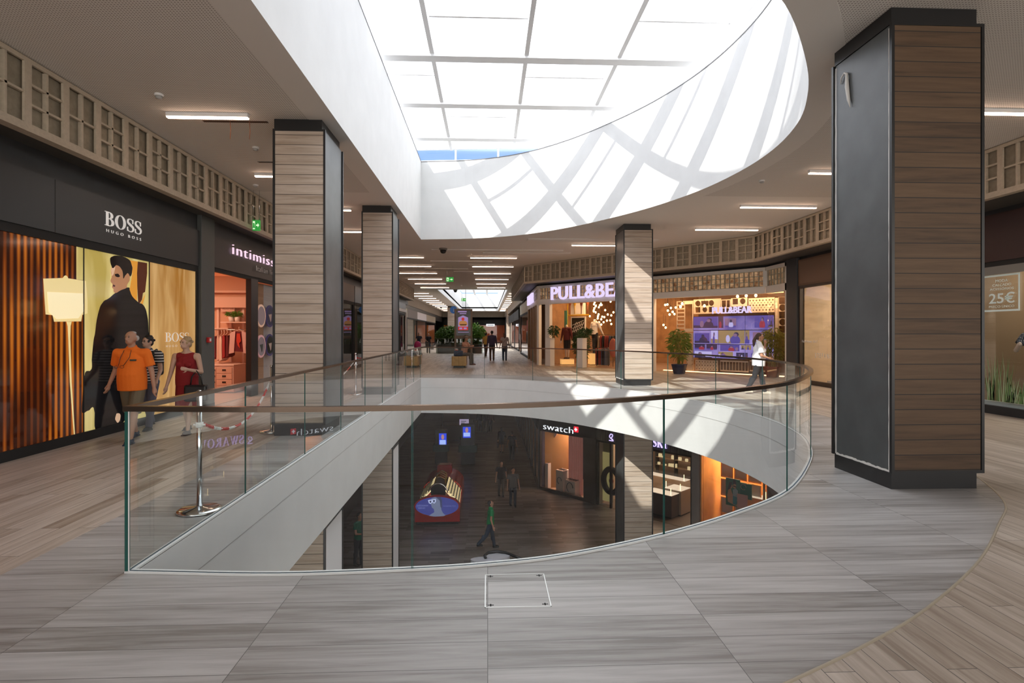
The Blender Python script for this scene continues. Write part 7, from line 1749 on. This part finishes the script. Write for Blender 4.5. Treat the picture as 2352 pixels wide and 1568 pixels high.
# near group at left
tm, J = person('elderly man in orange polo shirt and khaki shorts walking past the poster', on_z(305, 1012), 8, 1.66, ('short', (.80, .16, .008)), ('shorts', (.13, .10, .06)), (.02, .03, .06), ('bald', (.42, .40, .38)), SKIN, ((22, 4), (-18, 10)), ((-6, 12, 14), (-28, 16, 50)), 1.30, .0085, detail=True, hem=.475, sleeve=.70, headturn=-16)
p = J['U'](.045, -.088, .745); o = thing('chest_badge', 'small dark badge clipped to the chest pocket of the orange polo shirt', 'badge', p, R(8)); mb = MB(); mb.bbox(-.04, .04, -.012, .012, -.012, .012, .004); mb.build('clip', BLACK, o); mb = MB(); mb.box(-.03, .03, -.014, -.012, -.007, .007); mb.build('label', mat('dark teal label', (.02, .06, .05), .5), o)
o = thing('reading_glasses', 'thin dark glasses hanging on a cord on the orange polo shirt', 'glasses', (0, 0, 0), 0); mb = MB()
a, b, c_ = J['U'](.02, -.060, .83), J['U'](-.02, -.118, .70), J['U'](-.035, -.060, .83)
mb.tube([a, J['U'](.02, -.095, .77), b], .004, 5); mb.tube([c_, J['U'](-.05, -.095, .77), J['U'](-.06, -.115, .70)], .004, 5); mb.build('cord', BLACK, o)
for dx in (-.075, -.03): mb = MB(); cc = J['U'](dx, -.120, .69); mb.tube([cc + (J['M'].to_3x3() @ Vector((.028 * math.cos(k), 0, .018 * math.sin(k)))) for k in [q * .785 for q in range(9)]], .003, 5, False); mb.build('lens_rim', BLACK, o)
STRIPE = plank_mat('striped jersey', [(.02, .02, .025), (.02, .02, .025)], 50.0, .045, axes='XZ', ox=25, oy=5, mortar=.010, mcol=(.6, .6, .6), contrast=.0, rough=.8)
tw2, J = person('dark haired woman in glasses and striped top with a black backpack, behind the orange shirt', on_z(342, 984), 4, 1.55, ('short', STRIPE), ('trousers', (.10, .10, .14)), (.03, .03, .03), ('curly', (.012, .009, .008)), SKIN2, ((15, 5), (-14, 12)), ((6, 8, 40), (4, 8, 20)), 1.05, .0095, detail=True, bust=.8, headturn=-22)
gl = MB()
for s_ in (-1, 1): gl.tube([J['H'](s_ * .018 + .012 * math.cos(k), -.058, .059 + .009 * math.sin(k)) for k in [q * .785 for q in range(9)]], .0025, 5, False)
o = gl.build('eyeglasses', BLACK); tag(o, 'thin dark eyeglasses worn by the woman with the backpack', 'glasses', 'worn eyeglasses')
o = thing('backpack', 'small black backpack on the back of the woman in stripes', 'bag', J['U'](0, .115, .70), R(4)); mb = MB(); mb.bbox(-.14, .14, -.05, .09, -.22, .18, .05); mb.build('bag_body', mat('black nylon', (.012, .012, .014), .6), o); mb = MB(); mb.bbox(-.10, .10, .08, .12, -.17, .02, .02); mb.build('front_pocket', MATS['black nylon'], o)
for s_ in (-1, 1): mb = MB(); mb.tube([(s_ * .09, -.03, .15), (s_ * .10, -.12, .22), (s_ * .11, -.25, .18), (s_ * .12, -.27, .02), (s_ * .13, -.1, -.15)], .018, 6); mb.build('strap', MATS['black nylon'], o)
tr_, J = person('blonde woman in a sleeveless dark red dress carrying a black handbag', on_z(430, 994), 2, 1.53, ('sleeveless', (.22, .006, .008)), ('dress', (.22, .006, .008)), (.05, .03, .03), ('curly', (.40, .27, .14)), SKIN2, ((14, 4), (-12, 10)), ((10, 16, 95), (8, 10, 8)), 1.18, .0085, detail=True, bust=.72, headturn=-24)
mb = MB(); mb.tube([J['H'](x, .010 - .0 , .112 - abs(x) * .6) for x in (-.047, -.03, -.01, .01, .03, .047)], .010, 8); o = mb.build('sunglasses', BLACK); tag(o, 'dark sunglasses pushed up on the blonde hair', 'sunglasses')
el = J['elb', 0].lerp(J['wr', 0], .35); o = thing('handbag', 'black handbag hanging from the forearm of the woman in red', 'bag', el + Vector((.01, -.03, -.33)), R(2)); LTH = mat('black leather', (.010, .010, .011), .35)
mb = MB(); mb.bbox(-.17, .17, -.06, .06, -.14, .12, .03); mb.build('bag_body', LTH, o); mb = MB(); mb.tube([(-.09, 0, .11), (-.07, 0, .24), (0, 0, .34), (.07, 0, .24), (.09, 0, .11)], .011, 8); mb.build('handle', LTH, o)
# woman on the far right walkway
twh, J = person('woman in white blouse and dark trousers walking right with a hand at her face', on_z(1741, 904), 72, 1.60, ('short', (.78, .80, .84)), ('trousers', (.018, .018, .022)), (.55, .48, .40), ('ponytail', (.055, .028, .018)), SKIN, ((15, 4), (-15, 14)), ((38, 12, 140), (6, 10, 66)), 1.28, .010, detail=True, bust=1.0, hem=.46, sleeve=.75)
o = thing('mobile_phone', 'dark phone held to the cheek by the woman in the white blouse', 'phone', J['wr', 0] + J['hd', 0] * .07, R(72)); mb = MB(); mb.bbox(-.006, .006, -.035, .035, -.07, .07, .003); mb.build('phone_case', BLACK, o); mb = MB(); mb.box(-.0075, -.006, -.03, .03, -.06, .06); mb.build('phone_screen', mat('phone glass', (.03, .03, .04), .1), o)
# seated man and walkers in the corridor
ts, J = person('man in straw hat sitting on the oak bench with folded arms', (B1.x + .18, B1.y + .55, 0), 62, 1.72, ('short', (.42, .22, .15)), ('trousers', (.12, .11, .10)), (.10, .05, .04), ('short', (.05, .04, .03)), SKIN, ((86, 84), (86, 84)), ((34, 8, 85), (34, 8, 85)), 1.15, .014, lean=12)
zs = .53 + .055 * 1.72 - (.515 * 1.72 + ts['_dz']); 
o = thing('straw_hat', 'dark beaded straw hat worn by the seated man', 'hat', J['H'](0, .004, .085), 0); mb = MB(); mb.lathe([(.17, -.02), (.16, .0), (.10, .015), (.095, .09), (.06, .12), (0, .125)], (0, 0, 0), 20); mb.build('crown', mat('brown straw', (.14, .10, .07), .8), o); mb = MB(); mb.lathe([(.101, .018), (.101, .045)], (0, 0, 0), 20); mb.build('hat_band', mat('pale beads', (.40, .36, .32), .6), o)
o = thing('denim_jacket', 'dark blue denim bag lying beside the seated man on the bench', 'bag', (B1.x - .02, B1.y + .14, .53), 0); mb = MB(); mb.bbox(-.22, .20, -.10, .12, 0, .26, .06); mb.build('folded_cloth', mat('dark denim', (.03, .05, .09), .9, noise=.4, nscale=12), o); mb = MB(); mb.tube([(-.1, -.11, .05), (.05, -.12, .15), (.15, -.11, .2)], .012, 6); mb.build('strap', BLACK, o)
walk = [
    ((1130, 828), 180, 1.73, ('long', (.06, .045, .085)), ('trousers', (.025, .025, .03)), ('short', (.02, .015, .012)), 'man in dark purple shirt and dark trousers walking away down the mall', 1.1, ((8, 2), (-8, 6)), ((-10, 10, 8), (10, 10, 8))),
    ((1159, 828), 180, 1.60, ('short', (.42, .34, .30)), ('trousers', (.04, .06, .10)), ('long', (.10, .05, .03)), 'woman in beige top and jeans with a shoulder strap walking away', 1.05, ((3, 2), (-3, 3)), ((-8, 12, 20), (10, 12, 10))),
    ((1116, 818), 165, 1.62, ('short', (.52, .33, .08)), ('trousers', (.02, .02, .025)), ('short', (.02, .015, .012)), 'person in a yellow shirt walking away, left of the purple shirt', 1.0, ((14, 2), (-14, 12)), ((-10, 8, 10), (12, 8, 10))),
    ((984, 811), 10, 1.58, ('short', (.018, .016, .02)), ('trousers', (.03, .04, .07)), ('short', (.12, .06, .04)), 'woman in black top and jeans walking towards the viewer at the left shops', 1.0, ((10, 2), (-8, 8)), ((-5, 12, 10), (14, 14, 60))),
    ((962, 812), 20, 1.62, ('short', (.015, .018, .03)), ('skirt', (.20, .02, .08)), ('long', (.02, .012, .012)), 'long haired woman in black top beside the left shops, behind a pink pushchair', 1.0, ((6, 2), (-6, 6)), ((20, 8, 50), (20, 8, 50))),
    ((1180.5, 786), 180, 1.45, ('short', (.14, .25, .45)), ('shorts', (.05, .10, .22)), ('short', (.06, .04, .03)), 'small far figure in a light blue top by the far right pillar', 1.0, ((10, 2), (-8, 6)), ((-8, 10, 10), (8, 10, 10)))]
WJ = []
for (px, py), fa, h, tp, bt, hr, lab, ft, lg, am in walk: WJ.append(person(lab, on_z(px, py), fa, h, tp, bt, (.03, .025, .02), hr, SKIN, lg, am, ft, .016)[1])
p = WJ[1]; mb = MB(); mb.tube([p['U'](-.09, .05, .81), p['U'](0, .085, .70), p['U'](.10, .06, .56), p['U'](.11, -.02, .53), p['U'](.0, -.085, .68), p['U'](-.09, -.02, .83), p['U'](-.09, .05, .81)], .008, 6); o = mb.build('bag_strap', mat('brown strap', (.08, .04, .03), .6)); tag(o, 'brown bag strap across the back of the beige top', 'strap')
pc_ = on_z(961, 815); o = thing('pushchair', 'bright pink pushchair in front of the long haired woman', 'pushchair', (pc_.x, pc_.y - .45, 0), R(20)); PNK = mat('pink fabric', (.45, .03, .16), .7)
mb = MB(); mb.ell((0, 0, .72), (.26, .22, .30), 12, 8); mb.build('hood', PNK, o); mb = MB(); mb.bbox(-.22, .22, -.18, .12, .35, .55, .05); mb.build('seat', mat('orange seat', (.35, .10, .03), .7), o)
for x in (-.24, .24):
    mb = MB(); mb.tube([(x, .2, 1.0), (x, 0, .5), (x, -.25, .12)], .014, 6); mb.build('frame_tube', BLACK, o)
    for y in (-.25, .2): mb = MB(); mb.tube([(x - .02, y, .09), (x + .02, y, .09)], .09, 14); mb.build('wheel', BLACK, o)
for k, lab, off in ((3, 'white shopping bag held by the woman in black at the left shops', 0), (3, 'grey shopping bag in the other hand of the woman in black', 1)):
    w_ = WJ[k]['wr', 1 - off] if off else WJ[k]['wr', 1]; o = thing('shopping_bag', lab, 'bag', w_ + Vector((0, 0, -.25)), 0); c = (.6, .56, .52) if not off else (.12, .11, .10)
    w_ = WJ[k]['wr', off]; o.location = w_ + WJ[k]['hd', off] * .08 + Vector((0, 0, -.40)); mb = MB(); mb.bbox(-.13, .13, -.05, .05, 0, .32, .01); mb.build('paper_bag', mat('bag paper %d' % off, c, .7), o); mb = MB(); mb.tube([(-.07, 0, .31), (0, 0, .40), (.07, 0, .31)], .006, 6); mb.build('cord_handle', BLACK, o)
# lower floor people
def onl(px, py): return on_z(px, py, Z_LO)
DKT = (.02, .022, .03)
low = [
    ((1126, 1259), 96, 1.74, ('short', (.005, .20, .06)), ('trousers', (.012, .025, .05)), (.012, .012, .014), ('short', (.015, .01, .01)), SKIN, ((12, 2), (-22, 22)), ((2, 6, 14), (-4, 6, 20)), 1.05, .010, 'man in bright green polo shirt and jeans striding right on the lower floor', -22, True),
    ((824, 1298), 60, 1.76, ('short', (.005, .11, .06)), ('trousers', DKT, ), (.02, .015, .012), ('short', (.02, .015, .012)), SKIN, ((4, 2), (-4, 4)), ((14, 10, 75), (14, 10, 75)), 1.1, .014, 'man in green shirt half hidden behind the lower pillar at left', 0, False),
    ((1151, 1139), 8, 1.66, ('short', (.012, .012, .013)), ('trousers', (.09, .08, .075)), (.02, .02, .02), ('short', (.02, .015, .012)), SKIN, ((8, 2), (-6, 6)), ((-4, 10, 8), (6, 10, 8)), 1.15, .014, 'person in black top and grey trousers walking towards the kiosk, left of a pair', 0, False),
    ((1178, 1162), 8, 1.72, ('short', (.12, .115, .11)), ('trousers', (.02, .025, .04)), (.02, .02, .02), ('short', (.02, .015, .012)), SKIN, ((6, 2), (-6, 8)), ((-6, 10, 8), (8, 10, 14)), 1.25, .014, 'stout man in grey shirt with a diagonal strap, right of the pair', 0, False),
    ((1152, 1039), 175, 1.62, ('long', (.012, .013, .016)), ('skirt', (.012, .014, .02)), (.02, .02, .02), ('long', (.015, .01, .01)), SKIN, ((6, 2), (-6, 6)), ((6, 8, 8), (10, 16, 50)), 1.0, .016, 'woman in long black coat carrying a shopping bag, far down the lower mall', 0, False),
    ((1176, 1055), 175, 1.70, ('short', (.03, .028, .028)), ('trousers', (.035, .033, .035)), (.02, .02, .02), ('short', (.02, .015, .012)), SKIN, ((5, 2), (-6, 6)), ((-4, 12, 8), (4, 12, 12)), 1.05, .016, 'dark dressed man walking beside the woman in the coat', 0, False),
    ((1103, 991), 180, 1.72, ('long', (.03, .02, .02)), ('trousers', (.03, .02, .025)), (.02, .02, .02), ('short', (.02, .015, .012)), SKIN, ((8, 2), (-6, 6)), ((-4, 12, 8), (4, 12, 12)), 1.0, .018, 'person in dark clothes at the top of the lower view, left of a trio', 0, False),
    ((1116, 992), 180, 1.75, ('long', (.05, .035, .03)), ('trousers', (.09, .07, .06)), (.02, .02, .02), ('short', (.02, .015, .012)), SKIN, ((8, 2), (-6, 6)), ((-4, 12, 8), (4, 12, 12)), 1.0, .018, 'person in lighter brown trousers in the middle of the far trio', 0, False),
    ((1126, 991), 180, 1.72, ('long', (.08, .03, .025)), ('trousers', (.015, .015, .02)), (.02, .02, .02), ('short', (.02, .015, .012)), SKIN, ((8, 2), (-6, 6)), ((-4, 12, 8), (4, 12, 12)), 1.0, .018, 'person in dark red top at the right of the far trio', 0, False),
    ((1064, 1056), 150, 1.68, ('short', (.01, .05, .045)), ('trousers', (.16, .11, .10)), (.02, .02, .02), ('short', (.02, .015, .012)), SKIN, ((4, 2), (-4, 4)), ((20, 8, 50), (20, 8, 50)), 1.05, .016, 'person in dark green top and pale trousers at the digital stand', 0, False)]
LJ = []
for (px, py), fa, h, tp, bt, sh_, hr, sk, lg, am, ft, vx, lab, nod, det in low: LJ.append(person(lab, onl(px, py), fa, h, tp, bt, sh_, hr, sk, lg, am, ft, vx, nod=nod, detail=det)[1])
o = thing('shopping_bag', 'dark red paper bag carried by the woman in the long black coat', 'bag', LJ[4]['wr', 0] + LJ[4]['hd', 0] * .08 + Vector((0, 0, -.42)), R(175)); mb = MB(); mb.bbox(-.05, .05, -.16, .16, 0, .34, .01); mb.build('paper_bag', mat('dark red paper', (.05, .012, .01), .7), o); mb = MB(); mb.tube([(0, -.08, .33), (0, 0, .42), (0, .08, .33)], .007, 6); mb.build('cord_handle', BLACK, o)
o = thing('shopping_bag', 'pale plastic bag carried by the dark dressed man', 'bag', LJ[5]['wr', 1] + LJ[5]['hd', 1] * .08 + Vector((0, 0, -.40)), R(175)); mb = MB(); mb.bbox(-.04, .04, -.12, .12, 0, .30, .03); mb.build('plastic_bag', mat('pale plastic', (.22, .22, .24), .4), o); mb = MB(); mb.tube([(0, -.06, .29), (0, 0, .40), (0, .06, .29)], .008, 6); mb.build('bag_handle', MATS['pale plastic'], o)

# mannequins
NOH = dict(head=False, name='mannequin', cat='mannequin', hair=None)
def manneq(label, loc, fa, h, tp, bt, legs=((3, 2), (-3, 2)), arms=((0, 8, 10), (0, 8, 10)), shoes=None, fat=.92, vx=.013):
    return person(label, loc, fa, h, tp, bt, shoes, None, SKIND, legs, arms, fat, vx, head=False, name='mannequin', cat='mannequin')
manneq('headless mannequin in a maroon jumper and black shorts on the low glowing cube', LBX1, FD.r * 57.3 + 10, 1.86, ('long', (.10, .012, .014)), ('shorts', (.012, .012, .014)), arms=((0, 12, 5), (0, 12, 5)), fat=1.1, shoes=(.012, .012, .012))
manneq('headless mannequin in a white shirt and black trousers on the tall glowing cube', LBX2, FD.r * 57.3 + 180, 1.86, ('long', (.66, .60, .55)), ('trousers', (.012, .011, .014)), arms=((0, 14, 5), (8, 20, 10)), shoes=(.012, .012, .012))
s_m = FR.hit(1886, 880)[0]; pm_ = FR.w(s_m, .75, .14); 
o = thing('mannequin_plinth', 'low pale plinth under the maroon clad mannequin in the beige window', 'plinth', FR.w(s_m, .8, .012), FR.r); mb = MB(); mb.bbox(-.45, .45, -.35, .35, 0, .12, .01); mb.build('block', mat('pale plinth', (.62, .55, .46), .6), o); mb = MB(); mb.box(-.43, .43, -.33, .33, .12, .125); mb.build('top_sheet', mat('pale plinth top', (.7, .62, .5), .5), o)
manneq('mannequin in a short maroon jumper and wine red trousers in the beige window', FR.w(s_m, .8, .137), -60, 1.72, ('long', (.16, .045, .045)), ('trousers', (.11, .006, .012)), shoes=(.45, .38, .32), arms=((0, 10, 8), (0, 10, 8)))
s_m = FR.hit(2312, 930)[0]; DOT = mat('white dotted navy cloth', (.03, .04, .06), .8)
m, n, l, b = node_mat('dotted navy cloth'); tt = n.new('ShaderNodeTexCoord'); vo = n.new('ShaderNodeTexVoronoi'); vo.inputs['Scale'].default_value = 38; vo.inputs['Randomness'].default_value = .1; l.new(tt.outputs['Object'], vo.inputs[0]); cr = n.new('ShaderNodeValToRGB'); cr.color_ramp.interpolation = 'CONSTANT'; cr.color_ramp.elements[0].color = (.5, .52, .5, 1); cr.color_ramp.elements[1].position = .30; cr.color_ramp.elements[1].color = (.025, .035, .055, 1); l.new(vo.outputs['Distance'], cr.inputs[0]); l.new(cr.outputs[0], b.inputs['Base Color']); b.inputs['Roughness'].default_value = .8
_, J = manneq('black necked mannequin in dotted navy blouse and white trousers at the right edge', FR.w(s_m, .62, .02), -72, 1.86, ('short', m), ('trousers', (.55, .56, .52)), shoes=(.30, .12, .04), arms=((5, 14, 15), (30, 10, 85)), legs=((8, 2), (-4, 3)), fat=1.0)
mb = MB(); mb.tube([J['U'](0, 0, .84), J['U'](0, 0, .93)], [.05, .045], 12); o = mb.build('mannequin_neck', BLACK); tag(o, 'black neck stump on the dotted blouse mannequin', 'neck')
# sit the man down on the bench: raise or lower whole figure so that the seat carries him
ts.location.z = zs; 
for o in bpy.data.objects:
    if o.name.startswith('straw_hat'): o.location.z += zs
dropkey()
